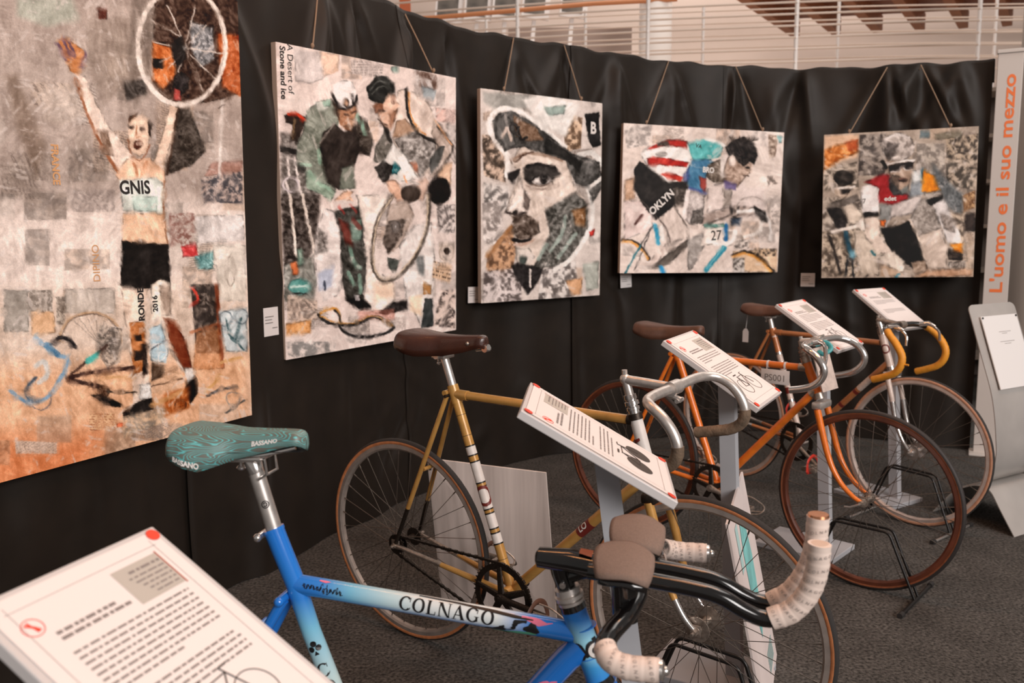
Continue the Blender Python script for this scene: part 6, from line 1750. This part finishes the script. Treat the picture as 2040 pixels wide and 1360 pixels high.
    half = [(.395, 0, .783), (.412, .035, .782), (.410, .065, .778), (.398, .10, .768), (.382, .135, .760), (.376, .168, .754), (.386, .186, .746), (.410, .193, .741), (.452, .193, .741)]
    bar = spline([(u, -y, w) for u, y, w in half[:0:-1]] + [(u + .062 * min(1, i / 5), y, w + .02 * min(1, i / 5)) for i, (u, y, w) in enumerate(half)], 6)
    MB().tube(bar, .0142, 16).build('base_bar', M_black, b)
    for s, du, dw in ((-1, 0, 0), (1, .062, .02)):
        pts = [(u + du, s * y, w + dw) for u, y, w in half[5:]]
        pts[0] = (half[5][0] + du, s * half[5][1], half[5][2] + dw)
        o, L = taped(b, pts, .0165)
        e = pts[-1]
        MB().tube([(e[0] - .001, e[1], e[2]), (e[0] + .004, e[1], e[2]), (e[0] + .007, e[1], e[2])], [.0155, .0145, .010], 16).sphere((e[0] + .007, e[1], e[2]), .007, 10, 6).build('end_plug', M_chrome, o)
    ext = [(.335, .803), (.42, .797), (.500, .787), (.535, .778), (.565, .762), (.592, .752), (.615, .754), (.640, .772)]
    tip = [(.606, .752), (.634, .766), (.656, .795), (.667, .830), (.670, .872)]
    for s, dw in ((-1, 0), (1, .0)):
        up = .0 if s < 0 else .022
        E_ = [(u, s * .028, w) for u, w in ext]
        MB().tube(spline(E_, 6), .0125, 16).build('extension', M_black, b)
        T_ = [(u + (.004 if s > 0 else 0), s * .028, w + (up * i / 4)) for i, (u, w) in enumerate(tip)]
        o, L = taped(b, T_, .0165)
        e = Vector(T_[-1])
        if s > 0:
            MB().tube([e, e + Vector((0, 0, .004))], [.0160, .0150], 16).build('end_plug', mat('copper_plug', (214, 150, 112), rough=.25, metal=.9), o)
        else:
            MB().tube([e + Vector((0, 0, -.002)), e + Vector((0, 0, .0008))], [.0135, .0125], 16).build('tape_hollow', mat('inner_tape', (214, 188, 170), rough=.8), o)
    # forearm pads on risers
    M_pad = mat('pad_foam', (128, 106, 94), rough=.85, noise=.08, nscale=300, bump=.3, bscale=700)
    for s in (-1, 1):
        cu = .392 if s < 0 else .402
        NU, NV = 12, 10
        vs = []
        for i in range(NU + 1):
            for j in range(NV + 1):
                a = -1 + 2 * i / NU; c = -1 + 2 * j / NV
                hu = .043 * (1 - .2 * abs(c) ** 2.5); hv = .039 * (1 - .25 * abs(a) ** 3)
                vs.append((cu + a * hu, s * .064 + c * hv, .841 + .013 * c - .009 * c * c + .004 * (1 - a * a) - (.008 * max(0, a) ** 2)))
        fs = [(i * (NV + 1) + j, (i + 1) * (NV + 1) + j, (i + 1) * (NV + 1) + j + 1, i * (NV + 1) + j + 1) for i in range(NU) for j in range(NV)]
        o = MB().add(vs, fs).build('arm_pad', M_pad, b, angle=80)
        md = o.modifiers.new('thickness', 'SOLIDIFY'); md.thickness = .006; md.offset = 1
        o2 = MB().add([(x, y, z - .008) for x, y, z in vs], fs).build('pad_cup', M_black, o, angle=80)
        md = o2.modifiers.new('thickness', 'SOLIDIFY'); md.thickness = .004; md.offset = -1
        MB().tube([(cu + .004, s * .066, .748), (cu + .002, s * .066, .80), (cu - .002, s * .064, .834)], [.0195, .0205, .0215], 18).build('pad_riser', M_black, b)
    fork(b, (.353, .597), [(.356, .595), (.40, .50), (.44, .42), (.48, .345), (.518, .292)], .040, .048, .014, .008, M_blue, M_blue, .6, M_blue)
    axle_nuts(b, fh, .048, M_oldalu); axle_nuts(b, rh, .055, M_oldalu)
    crankset(b, bb, rh, .098, M_oldalu, ang=20)
    return b


bike_blue()

# ------------------------------------------------------------------ information stands in front of the bicycles
M_stand = mat('stand_grey', (172, 172, 176), rough=.55, noise=.04, nscale=8)
M_board = mat('board_white', (206, 200, 198), rough=.35)
M_sheet = mat('paper_sheet', (236, 226, 222), rough=.5)
M_hdr = mat('header_grey', (188, 180, 170), rough=.6)
M_text = mat('text_grey', (138, 128, 124), rough=.7)
M_sticker = mat('red_sticker', (226, 62, 30), rough=.4)
M_rule = mat('brown_rule', (168, 74, 40), rough=.5)
BW, BH, BT = .242, .315, .016


def words(mb, x0, x1, y, h, z, rnd, full=True):
    x = x0
    end = x1 if full else x0 + (x1 - x0) * rnd.uniform(.35, .8)
    while x < end:
        w = min(rnd.uniform(.004, .014), end - x)
        if w > .0015: mb.add([(x, y - h / 2, z), (x + w, y - h / 2, z), (x + w, y + h / 2, z), (x, y + h / 2, z)], [(0, 1, 2, 3)])
        x += w + rnd.uniform(.0016, .003)


def info_stand(label, bx, by, c, yaw, tilt, roll, plate, seed, disc=False, bike=True, logo=True, paras=((.085, 6), (.03, 7))):
    root = empty('information_stand', (bx, by, 0), (0, 0, yaw + math.pi / 2), label, 'sign stand', 'grey information stands in front of the bicycles')
    inv = Matrix.Rotation(-(yaw + math.pi / 2), 3, 'Z')
    lc = inv @ Vector((c[0] - bx, c[1] - by, c[2])); lc.z = c[2]
    pl = inv @ Vector((plate[0] - bx, plate[1] - by, 0))
    MB().box((pl.x, pl.y, .011), (.24, .33, .022), bev=.003).build('base_plate', M_stand, root, smooth=False)
    # leaning rectangular post
    hx, hy = .016, .023
    top = lc + Vector((0, 0, -.03))
    vs = [(sx * hx, sy * hy, .02) for sx, sy in ((-1, -1), (1, -1), (1, 1), (-1, 1))]
    for sx, sy in ((-1, -1), (1, -1), (1, 1), (-1, 1)):
        yy = top.y - .01 + sy * hy
        vs.append((top.x + sx * hx, yy, lc.z - .020 + math.tan(tilt) * (yy - lc.y)))
    MB().add(vs, [(3, 2, 1, 0), (4, 5, 6, 7), (0, 1, 5, 4), (1, 2, 6, 5), (2, 3, 7, 6), (3, 0, 4, 7)]).build('post', M_stand, root, smooth=False)
    e = Matrix.Rotation(tilt, 4, 'X') @ Matrix.Rotation(-roll, 4, 'Y')
    rot = e.to_euler()
    bo = MB().box((0, 0, -BT / 2), (BW, BH, BT), bev=.002).build('board', M_board, root, smooth=False, loc=lc, rot=rot)
    # laminated sheet, slightly curled at one end
    NX, NY = 4, 14
    sw, sh = BW * .93, BH * .95
    curl = lambda v: .0012 + .0035 * max(0, (v - .42)) ** 2 * 20
    vs = [((i / NX - .5) * sw, (j / NY - .5) * sh, curl(j / NY - .5)) for j in range(NY + 1) for i in range(NX + 1)]
    sh_o = MB().add(vs, [(j * (NX + 1) + i, j * (NX + 1) + i + 1, (j + 1) * (NX + 1) + i + 1, (j + 1) * (NX + 1) + i) for j in range(NY) for i in range(NX)]).build('printed_sheet', M_sheet, bo)
    for sx in (-1, 1):
        for sy in (-1, 1):
            mb = MB(); x, y = sx * (BW / 2 - .013), sy * (BH / 2 - .013)
            n = 18; r = .0085
            zz = curl((y) / sh) + .0004
            mb.add([(x + r * math.cos(2 * math.pi * k / n), y + r * math.sin(2 * math.pi * k / n), zz) for k in range(n)] + [(x + r * math.cos(2 * math.pi * k / n), y + r * math.sin(2 * math.pi * k / n), zz + .0008) for k in range(n)], [tuple(range(n, 2 * n))] + [(k, (k + 1) % n, n + (k + 1) % n, n + k) for k in range(n)])
            mb.build('corner_sticker', M_sticker, bo, smooth=False)
    rnd = random.Random(seed)
    Z = .0016
    q = lambda x0, y0, x1, y1, z=Z: ([(x0, y0, z), (x1, y0, z), (x1, y1, z), (x0, y1, z)], [(0, 1, 2, 3)])
    MB().add(*q(.022, .070, .088, .122)).build('header_box', M_hdr, sh_o, smooth=False)
    MB().add(*q(.0885, .068, .0905, .124)).build('header_rule', M_rule, sh_o, smooth=False)
    mb = MB()
    words(mb, .040, .086, .112, .0035, Z + .0003, rnd)
    for k in range(5): words(mb, .034 + .004 * k, .086, .104 - .0068 * k, .0022, Z + .0003, rnd)
    mb.add(*q(-.1, .131, .1, .1316)); mb.add(*q(-.1, -.132, .1, -.1314)); mb.add(*q(-.097, -.14, -.0964, .14)); mb.add(*q(.0964, -.14, .097, .14))
    y = .088
    words(mb, -.075, .0, y, .0042, Z, rnd); words(mb, -.075, .015, y - .008, .0042, Z, rnd)
    for (dy, n), sgn in zip(paras, (0, 1)):
        yy = dy - .022
        for k in range(n): words(mb, -.078, .082 if yy - k * .0082 < .066 else .016, yy - k * .0082, .0028, Z, rnd, full=(k < n - 1))
    mb.build('printed_text', M_text, sh_o, smooth=False)
    if logo:
        mb = MB(); n = 20
        mb.tube([(-.088 + .011 * math.cos(2 * math.pi * k / n), .106 + .011 * math.sin(2 * math.pi * k / n), Z) for k in range(n + 1)], .0005, 5)
        mb.tube([(-.094, .112, Z), (-.087, .106, Z), (-.083, .1, Z)], .0012, 5)
        mb.tube([(-.09, .114, Z), (-.086, .099, Z)], .0009, 5)
        mb.build('orange_logo', M_sticker, sh_o)
    if bike:                                          # little line drawing of a bicycle
        mb = MB(); R = .027; cy = -.085
        for cx in (-.033, .04):
            pts = [(cx + R * math.cos(2 * math.pi * k / 28), cy + R * math.sin(2 * math.pi * k / 28), Z) for k in range(29)]
            if disc: mb.add([(p[0], p[1], Z + .0002) for p in pts[:-1]], [tuple(range(28))])
            else: mb.tube(pts, .0007, 5)
        for a_, b_ in (((-.033, cy), (-.004, cy - .002)), ((-.004, cy - .002), (-.016, cy + .038)), ((-.016, cy + .036), (.026, cy + .038)), ((.026, cy + .038), (-.004, cy - .002)), ((.024, cy + .046), (.04, cy)), ((-.033, cy), (-.015, cy + .034)), ((.024, cy + .046), (.038, cy + .047))):
            mb.tube([(a_[0], a_[1], Z + .0004), (b_[0], b_[1], Z + .0004)], .0008, 5)
        mb.add(*q(-.028, cy + .043, -.006, cy + .047, Z + .0005))
        mb.build('bike_drawing', mat('drawing_ink', (72, 62, 56), rough=.7), sh_o)
    return root


def dirv(yaw, k):
    return Vector((math.cos(yaw) * k, math.sin(yaw) * k))


STANDS = [('nearest information stand in the left foreground with blurred text sheet', (-.353, .841, .886), -.345, .566, .006, None, None, dict(paras=((.082, 8), (.008, 5)))),
          ('information stand before the gold bicycle, sheet with two dark disc wheels', (.161, 1.557, .939), -.079, .533, .029, (.285, 1.535), None, dict(disc=True, paras=((.085, 7), (.02, 4)))),
          ('information stand before the orange bicycle with line drawing of a bicycle', (.596, 2.381, .938), -.533, .552, .022, (.650, 2.375), (.588, 2.418), dict(paras=((.082, 4), (.036, 6)))),
          ('information stand between the orange and copper bicycles', (1.259, 3.476, .936), -.749, .563, .032, (1.296, 3.414), (1.215, 3.440), dict(paras=((.088, 6), (.032, 6)))),
          ('farthest information stand behind the yellow taped handlebar', (1.873, 4.213, .932), -1.01, .588, .005, (1.86, 4.035), (1.802, 4.105), dict(bike=False, paras=((.08, 4), (.01, 4))))]
for i, (lab, c, yaw, tilt, roll, base, plate, kw) in enumerate(STANDS):
    if base is None:
        d = dirv(yaw, .12); base = (c[0] + d.x, c[1] + d.y)
    if plate is None:
        d = dirv(yaw, -.05); plate = (base[0] + d.x, base[1] + d.y)
    info_stand(lab, base[0], base[1], c, yaw, tilt, roll, plate, 40 + i, **kw)

# ------------------------------------------------------------------ wire stands holding the front wheels
M_wire = mat('black_wire', (30, 27, 26), rough=.35, metal=.3)


def wheel_stand(label, bx, by, yaw, top, feet, tips_mat):
    root = empty('wheel_stand', (bx, by, 0), (0, 0, yaw), label, 'bike stand', 'wire stands holding front wheels')
    (u0, w0), (u1, w1) = top
    f0, f1 = feet
    def rnd(path, r=.02):
        out = [Vector(path[0])]
        for i in range(1, len(path) - 1):
            p = Vector(path[i]); a = (Vector(path[i - 1]) - p).normalized(); b = (Vector(path[i + 1]) - p).normalized()
            for t in (0, .25, .5, .75, 1):
                out.append((p + a * r) * (1 - t) ** 2 + p * 2 * t * (1 - t) + (p + b * r) * t * t)
        out.append(Vector(path[-1]))
        return out
    for s in (-1, 1):
        y = s * .021
        MB().tube(rnd([(f0, y * .9, .008), (u0, y, w0), (u1, y, w1), (f1, y * .9, .008)]), .0052, 10).build('wire_loop', M_wire, root)
    for f in (f0, f1):
        o = MB().tube([(f, -.17, .008), (f, .17, .008)], .0068, 10).build('foot_bar', M_wire if tips_mat is None else tips_mat, root)
        for s in (-1, 1):
            MB().tube([(f, s * .155, .009), (f, s * .182, .009)], .0095, 12).build('rubber_tip', M_rubber, o)
    return root


wheel_stand('black wire stand under the front wheel of the gold bicycle', .002, 2.423, -.641, ((.520, .262), (.700, .255)), (.42, .79), None)
wheel_stand('black wire stand under the wooden-rimmed front wheel', .846, 3.435, -.727, ((.490, .238), (.691, .237)), (.395, .79), None)
wheel_stand('wire stand with silver foot under the copper bicycle front wheel', 1.437, 4.168, -.907, ((.459, .247), (.665, .242)), (.36, .755), M_chrome)

# ------------------------------------------------------------------ loose panels standing between the bicycles
def slab(name, corners, t, mtl, label, cat, group=None):
    """a thin rigid panel from its four corners"""
    P = [Vector(p) for p in corners]
    base = (P[2] + P[3]) / 2
    n = (P[1] - P[0]).cross(P[3] - P[0]).normalized() * t
    root = empty(name, base, (0, 0, 0), label, cat, group)
    vs = [p - base for p in P] + [p - base + n for p in P]
    MB().add(vs, [(0, 1, 2, 3), (7, 6, 5, 4), (0, 4, 5, 1), (1, 5, 6, 2), (2, 6, 7, 3), (3, 7, 4, 0)]).build('panel', mtl, root, smooth=False)
    return root, [p - base for p in P], n.normalized()


M_panel = bpy.data.materials.new('streaked_white_panel'); M_panel.use_nodes = True
_nt = M_panel.node_tree; _b = _nt.nodes['Principled BSDF']; _b.inputs['Roughness'].default_value = .55
_tc = _nt.nodes.new('ShaderNodeTexCoord'); _mp = _nt.nodes.new('ShaderNodeMapping'); _mp.inputs['Scale'].default_value = (22, 22, 1.2)
_n = _nt.nodes.new('ShaderNodeTexNoise'); _n.inputs['Scale'].default_value = 1; _n.inputs['Detail'].default_value = 4
_r = _nt.nodes.new('ShaderNodeValToRGB'); _r.color_ramp.elements[0].position = .3; _r.color_ramp.elements[0].color = lin((192, 180, 174)) + [1]; _r.color_ramp.elements[1].position = .7; _r.color_ramp.elements[1].color = lin((238, 226, 220)) + [1]
_nt.links.new(_tc.outputs['Object'], _mp.inputs[0]); _nt.links.new(_mp.outputs[0], _n.inputs['Vector']); _nt.links.new(_n.outputs['Fac'], _r.inputs['Fac']); _nt.links.new(_r.outputs['Color'], _b.inputs['Base Color'])
M_pale = mat('pale_panel', (222, 208, 204), rough=.5, noise=.05, nscale=12)
rt, P, n = slab('white_panel', [(-.300, 2.915, .535), (.108, 2.735, .532), (.145, 2.735, .002), (-.262, 2.960, .002)], .006, M_panel, 'plain white streaked panel standing behind the gold rear wheel', 'panel')
MB().box(P[0] + Vector((.012, -.012, -.022)), (.008, .006, .034), bev=.001).build('black_clip', M_rubber, rt)
rt, P, n = slab('printed_panel', [(.540, 2.080, .585), (.692, 2.505, .598), (.822, 2.53, .002), (.665, 2.10, .002)], .006, M_pale, 'pale printed panel with teal picture leaning on a grey post, seen edge-on', 'panel')
def onp(u, v, lift=.0012):
    p = P[0].lerp(P[1], u).lerp(P[3].lerp(P[2], u), v)
    return p - n * lift * SIGN
SIGN = 1 if n.dot(Vector((0, 0, 1.3)) - Vector((.68, 2.3, .3))) < 0 else -1
if SIGN < 0:
    _o = onp
    def onp(u, v, lift=.0012):
        return P[0].lerp(P[1], u).lerp(P[3].lerp(P[2], u), v) + n * (.006 + lift)
def patch(pts, mtl, nm):
    MB().add([onp(*p) for p in pts], [tuple(range(len(pts)))]).build(nm, mtl, rt, smooth=False)
patch([(.42, .10), (.62, .12), (.7, .35), (.66, .62), (.5, .72), (.38, .5), (.36, .25)], mat('teal_print', (126, 192, 190), rough=.5, noise=.25, nscale=14), 'teal_picture')
patch([(.2, .08), (.3, .08), (.3, .3), (.2, .3)], mat('pale_teal_print', (176, 208, 206), rough=.5), 'pale_teal_picture')
for k in range(7): patch([(.55, .83 + k * .016), (.85, .83 + k * .016), (.85, .836 + k * .016), (.55, .836 + k * .016)], mat('teal_ink', (120, 180, 180), rough=.5), 'print_line')

# ------------------------------------------------------------------ bent metal lectern at the right edge
M_sheetmetal = mat('brushed_sheet_metal', (190, 184, 179), rough=.38, metal=.35, noise=.10, nscale=5)
LY = -1.05
lec = empty('metal_lectern', (2.154, 3.54, 0), (0, 0, LY + math.pi / 2), 'bent brushed metal lectern with clipped white sheet at right edge', 'lectern')
# local frame: x to the reader's right, y away from the reader


def bent(profile, x0, x1, t, nm, parent, corner=0.0):
    P_ = spline([(0, y, z) for y, z in profile], 8)
    N = len(P_); vs = []
    nr = []
    for i in range(N):
        d = (P_[min(N - 1, i + 1)] - P_[max(0, i - 1)]).normalized()
        nr.append(Vector((0, -d.z, d.y)))
    for sgn in (0, 1):
        for i in range(N):
            ins = 0
            if corner and i < 6: ins = corner * (1 - math.sqrt(max(0, 1 - (1 - i / 6) ** 2)))
            o = nr[i] * (t * sgn)
            vs.append((x0 + ins, P_[i].y + o.y, P_[i].z + o.z)); vs.append((x1 - ins, P_[i].y + o.y, P_[i].z + o.z))
    K = 2 * N
    fs = []
    for i in range(N - 1):
        a = 2 * i
        fs += [(a, a + 1, a + 3, a + 2), (K + a + 2, K + a + 3, K + a + 1, K + a), (a, a + 2, K + a + 2, K + a), (a + 3, a + 1, K + a + 1, K + a + 3)]
    fs += [(0, K, K + 1, 1), (K - 2, K - 1, 2 * K - 1, 2 * K - 2)]
    return MB().add(vs, fs).build(nm, M_sheetmetal, parent, angle=35)


bent([(.274, .980), (.255, .93), (.20, .775), (.145, .62), (.122, .52), (.108, .42), (.102, .33), (.118, .25), (.17, .195), (.27, .14), (.38, .004)], 0, .35, .004, 'bent_sheet', lec, .03)
bent([(.27, .145), (.20, .180), (.150, .186), (.112, .168), (.070, .105), (.0, .001)], 0, .35, .004, 'foot_sheet', lec)
sl = Vector((0, .274 - .145, .980 - .62)).normalized(); nn = Vector((0, -sl.z, sl.y))
if nn.y > 0: nn = -nn
org = Vector((.05, .252, .925)) + nn * .008
def lq(x0, x1, d0, d1, lift): return [org + nn * lift + Vector((x, 0, 0)) - sl * d for x, d in ((x0, d0), (x1, d0), (x1, d1), (x0, d1))]
M_acr = mat('clear_cover', (226, 226, 228), rough=.06, spec=.6)
so = MB().add(lq(0, .27, 0, .33, 0) + lq(0, .27, 0, .33, .004), [(0, 1, 2, 3), (7, 6, 5, 4), (0, 4, 5, 1), (1, 5, 6, 2), (2, 6, 7, 3), (3, 7, 4, 0)]).build('covered_sheet', mat('lectern_paper', (232, 228, 226), rough=.12, coat=.5), lec, smooth=False)
mb = MB()
for y_, a_, b_ in ((.075, .10, .19), (.083, .12, .16), (.12, .09, .20), (.13, .12, .17)):
    mb.add(lq(a_, b_, y_, y_ + .002, .0046), [(0, 1, 2, 3)])
mb.build('printed_text', M_text, so, smooth=False)
for x_ in (.008, .262):
    MB().sphere(org + nn * .005 + Vector((x_, 0, 0)) - sl * .008, .005, 10, 6).build('cover_screw', M_rubber, so)

# ------------------------------------------------------------------ end panel with lettering, column
M_endp = mat('end_panel_grey', (196, 188, 182), rough=.45)
ep = empty('end_panel', (2.775, 4.905, 0), (0, 0, math.radians(-28)), 'tall grey end panel with orange lettering beside the last curtain', 'panel')
MB().box((0, 0, 1.14), (.125, .022, 2.28), bev=.003).build('panel', M_endp, ep, smooth=False)
MB().box((0, 0, 2.287), (.135, .04, .02), bev=.003).build('cap', M_endp, ep, smooth=False)
MB().box((0, 0, .006), (.17, .16, .012), bev=.003).build('foot', M_endp, ep, smooth=False)
M_or = mat('orange_lettering', (232, 116, 56), rough=.5)
mb = MB()
txt = "L'uomo e il suo mezzo"
vs_, fs_ = text_geo(txt, .088, .0016)
wid = max(v[0] for v in vs_) - min(v[0] for v in vs_)
text_flat(mb, txt, (.004, -.0125, 1.555), (0, 0, 1), (-1, 0, 0), .088, .0016, stretch=1.21 / wid)
mb.build('lettering', M_or, ep, smooth=False)

M_col = mat('plaster_column', (206, 192, 182), rough=.7, noise=.03, nscale=3)
mb = MB(); mb.tube([(3.90, 6.10, 0), (3.90, 6.10, 3.6)], .33, 48)
tag(mb.build('column', M_col), 'broad round plaster column at the right edge behind lectern', 'column')

# storage rack glimpsed between panel and column
rk = empty('storage_rack', (4.30, 7.12, 0), (0, 0, -.2), 'light storage rack glimpsed between end panel and column', 'rack')
M_shelf = mat('rack_board', (196, 182, 170), rough=.6)
for k in range(7):
    MB().box((0, 0, .25 + .36 * k), (1.2, .4, .03)).build('shelf', M_shelf, rk, smooth=False)
for sx in (-1, 1):
    MB().box((sx * .58, -.17, 1.25), (.04, .04, 2.5)).build('upright', M_shelf, rk, smooth=False)
    MB().box((sx * .58, .17, 1.25), (.04, .04, 2.5)).build('upright', M_shelf, rk, smooth=False)
MB().box((0, .19, 1.25), (1.16, .01, 2.4)).build('back_sheet', mat('rack_back', (96, 84, 76), rough=.8), rk, smooth=False)

# ------------------------------------------------------------------ the hall behind: railings, wall, timber canopy
M_wallp = mat('warm_plaster', (222, 202, 190), rough=.85, noise=.03, nscale=1.5)
wbk = MB().box((3, 14.6, 3.2), (26, .2, 6.6)).build('wall_far', M_wallp, smooth=False); tag(wbk, 'pale plaster wall at the far end of the hall', 'wall', kind='structure')
M_slab = mat('mezzanine_concrete', (206, 188, 176), rough=.8)
ms = MB().box((2.2, 10.2, 2.25), (15, 5.6, .22)).build('floor_mezzanine', M_slab, smooth=False); tag(ms, 'mezzanine slab behind the partition', 'floor', kind='structure')
M_rail = mat('cream_rail', (214, 192, 176), rough=.4)
M_railw = mat('white_post', (232, 222, 216), rough=.4)


def railing(label, line, zs, posts, r_bar, r_post, ztop):
    root = empty('railing', (line[0][0], line[0][1], 2.36), (0, 0, 0), label, 'railing', 'mezzanine railings')
    o = Vector((line[0][0], line[0][1], 2.36))
    P_ = spline([(x, y, 0) for x, y in line], 6)
    for z in zs:
        MB().tube([Vector((p.x, p.y, z)) - o for p in P_], r_bar, 8).build('rail_bar', M_rail, root)
    for (x, y) in posts:
        pb = MB().tube([Vector((x, y, 2.36)) - o, Vector((x, y, ztop)) - o], r_post, 10)
        for z in zs: pb.tube([Vector((x, y - r_post - .004, z)) - o, Vector((x, y + r_post + .004, z)) - o], r_bar * 1.25, 8)
        pb.build('rail_post', M_railw, root)
    return root


def onray(px, d):
    return ((px - 1020) / 1706 * d, d)


near = [onray(p, d) for p, d in ((300, 9.3), (700, 8.75), (1000, 8.35), (1300, 8.05), (1700, 7.8), (2040, 7.7), (2400, 7.7))]
ND = lambda px: float(np.interp(px, [300, 700, 1000, 1300, 1700, 2040, 2400], [9.3, 8.75, 8.35, 8.05, 7.8, 7.7, 7.7]))
railing('front mezzanine railing of cream bars with white posts', near, [2.79, 2.90, 3.00, 3.10, 3.20, 3.30, 3.40, 3.50], [onray(p, ND(p)) for p in (760, 1035, 1285, 1570, 1920, 2200)], .0095, .019, 3.56)
far = [onray(p, d) for p, d in ((300, 10.9), (700, 10.4), (1000, 10.0), (1300, 9.7), (1700, 9.45), (2040, 9.4), (2400, 9.4))]
FD = lambda px: float(np.interp(px, [300, 700, 1000, 1300, 1700, 2040, 2400], [10.9, 10.4, 10.0, 9.7, 9.45, 9.4, 9.4]))
railing('rear mezzanine railing of thin bars behind the front railing', far, [2.86, 3.00, 3.13, 3.26, 3.39, 3.52, 3.65], [onray(p, FD(p)) for p in (830, 975, 1165, 1391, 1650, 1952, 2250)], .0085, .017, 3.72)
M_hand = mat('timber_handrail', (190, 122, 78), rough=.5)
hr = MB().tube([Vector((x, y, z)) for (x, y), z in [(onray(p, d), z) for p, d, z in ((300, 11.9, 3.95), (880, 11.2, 3.98), (1180, 10.9, 4.06), (1340, 10.8, 4.08))]], .028, 10).build('handrail', M_hand); tag(hr, 'thin timber handrail running under the picture boards', 'handrail')
tp = MB().box((.85, 12.6, 3.26), (1.75, .06, 1.8)).build('soffit_shade_panel', mat('soffit_shade_panel', (166, 146, 136), rough=.7), smooth=False); tag(tp, 'taupe panel standing in for soffit shade behind the railings left of the white column', 'panel')  # taupe sheet painted in for the shade under the soffit

# timber canopy with joists
cn = empty('timber_canopy', (4.45, 14.0, 4.30), (0, 0, 0), 'brown timber canopy with projecting joists at upper right', 'canopy')
M_timber = mat('brown_timber', (150, 92, 60), rough=.6, noise=.2, nscale=6)
M_joist = mat('light_joist', (176, 116, 78), rough=.6, noise=.15, nscale=8)
jd = Vector((1.1, 1.7, 0)).normalized(); o = Vector((4.45, 14.0, 4.30))
q = [Vector((4.35, 13.9, 4.56)), Vector((9.4, 12.9, 4.56)), Vector((9.4, 12.9, 4.56)) - jd * 3.2, Vector((4.35, 13.9, 4.56)) - jd * 3.2]
MB().add([p - o for p in q] + [p - o + Vector((0, 0, .06)) for p in q], [(0, 1, 2, 3), (7, 6, 5, 4), (0, 4, 5, 1), (1, 5, 6, 2), (2, 6, 7, 3), (3, 7, 4, 0)]).build('soffit', M_timber, cn, smooth=False)
for k in range(9):
    e = Vector((4.5, 14.0, 4.44)).lerp(Vector((9.3, 13.05, 4.44)), k / 8)
    c = e - jd * 1.55
    MB().box(c - o, (3.1, .13, .24), Matrix.Rotation(math.atan2(jd.y, jd.x), 3, 'Z')).build('joist', M_joist, cn, smooth=False)
# white shaft and picture boards on the mezzanine
mb = MB(); mb.tube([(1.80, 11.0, 2.36), (1.80, 11.0, 6.0)], .20, 28); tag(mb.build('column', mat('white_column', (240, 232, 226), rough=.6)), 'white round column rising behind the railings', 'column')
M_frame = mat('white_frame', (232, 224, 220), rough=.6)
M_pic = mat('dark_photo_print', (92, 84, 76), rough=.6, noise=.75, nscale=5)
labs = ['picture board left of the row behind railing', 'second picture board from left behind railing', 'third picture board from left behind railing', 'fourth picture board from left behind railing', 'rightmost picture board behind the railing']
for k, px in enumerate((878, 934, 988, 1045, 1118)):
    x, y = onray(px, 11.6 - k * .05)
    r_ = empty('picture_board', (x, y, 2.36), (-.04, .10, .14), labs[k], 'picture', 'picture boards behind the railing')
    MB().box((0, 0, 2.16), (.36, .03, .95)).build('white_board', M_frame, r_, smooth=False)
    MB().box((-.02, -.018, 2.17), (.27, .006, .86)).build('photo_print', M_pic, r_, smooth=False)
    MB().box((0, .06, 1.0), (.05, .05, 2.0)).build('support', M_frame, r_, smooth=False)
x, y = onray(820, 11.4)
o_ = MB().box((x, y, 3.9), (.14, .05, 3.0)).build('orange_panel', mat('orange_brown_panel', (186, 96, 56), rough=.6), smooth=False); tag(o_, 'narrow orange brown panel behind the railing at upper left', 'panel')
mb = MB().box((3.0, 12.2, 4.72), (3.2, .9, .16)).build('far_ceiling_band', mat('far_ceiling_grey', (176, 160, 150), rough=.6), smooth=False); tag(mb, 'pale grey beam added for the far ceiling band left of the timber canopy', 'ceiling')  # beam added in place of the darker band of the far ceiling
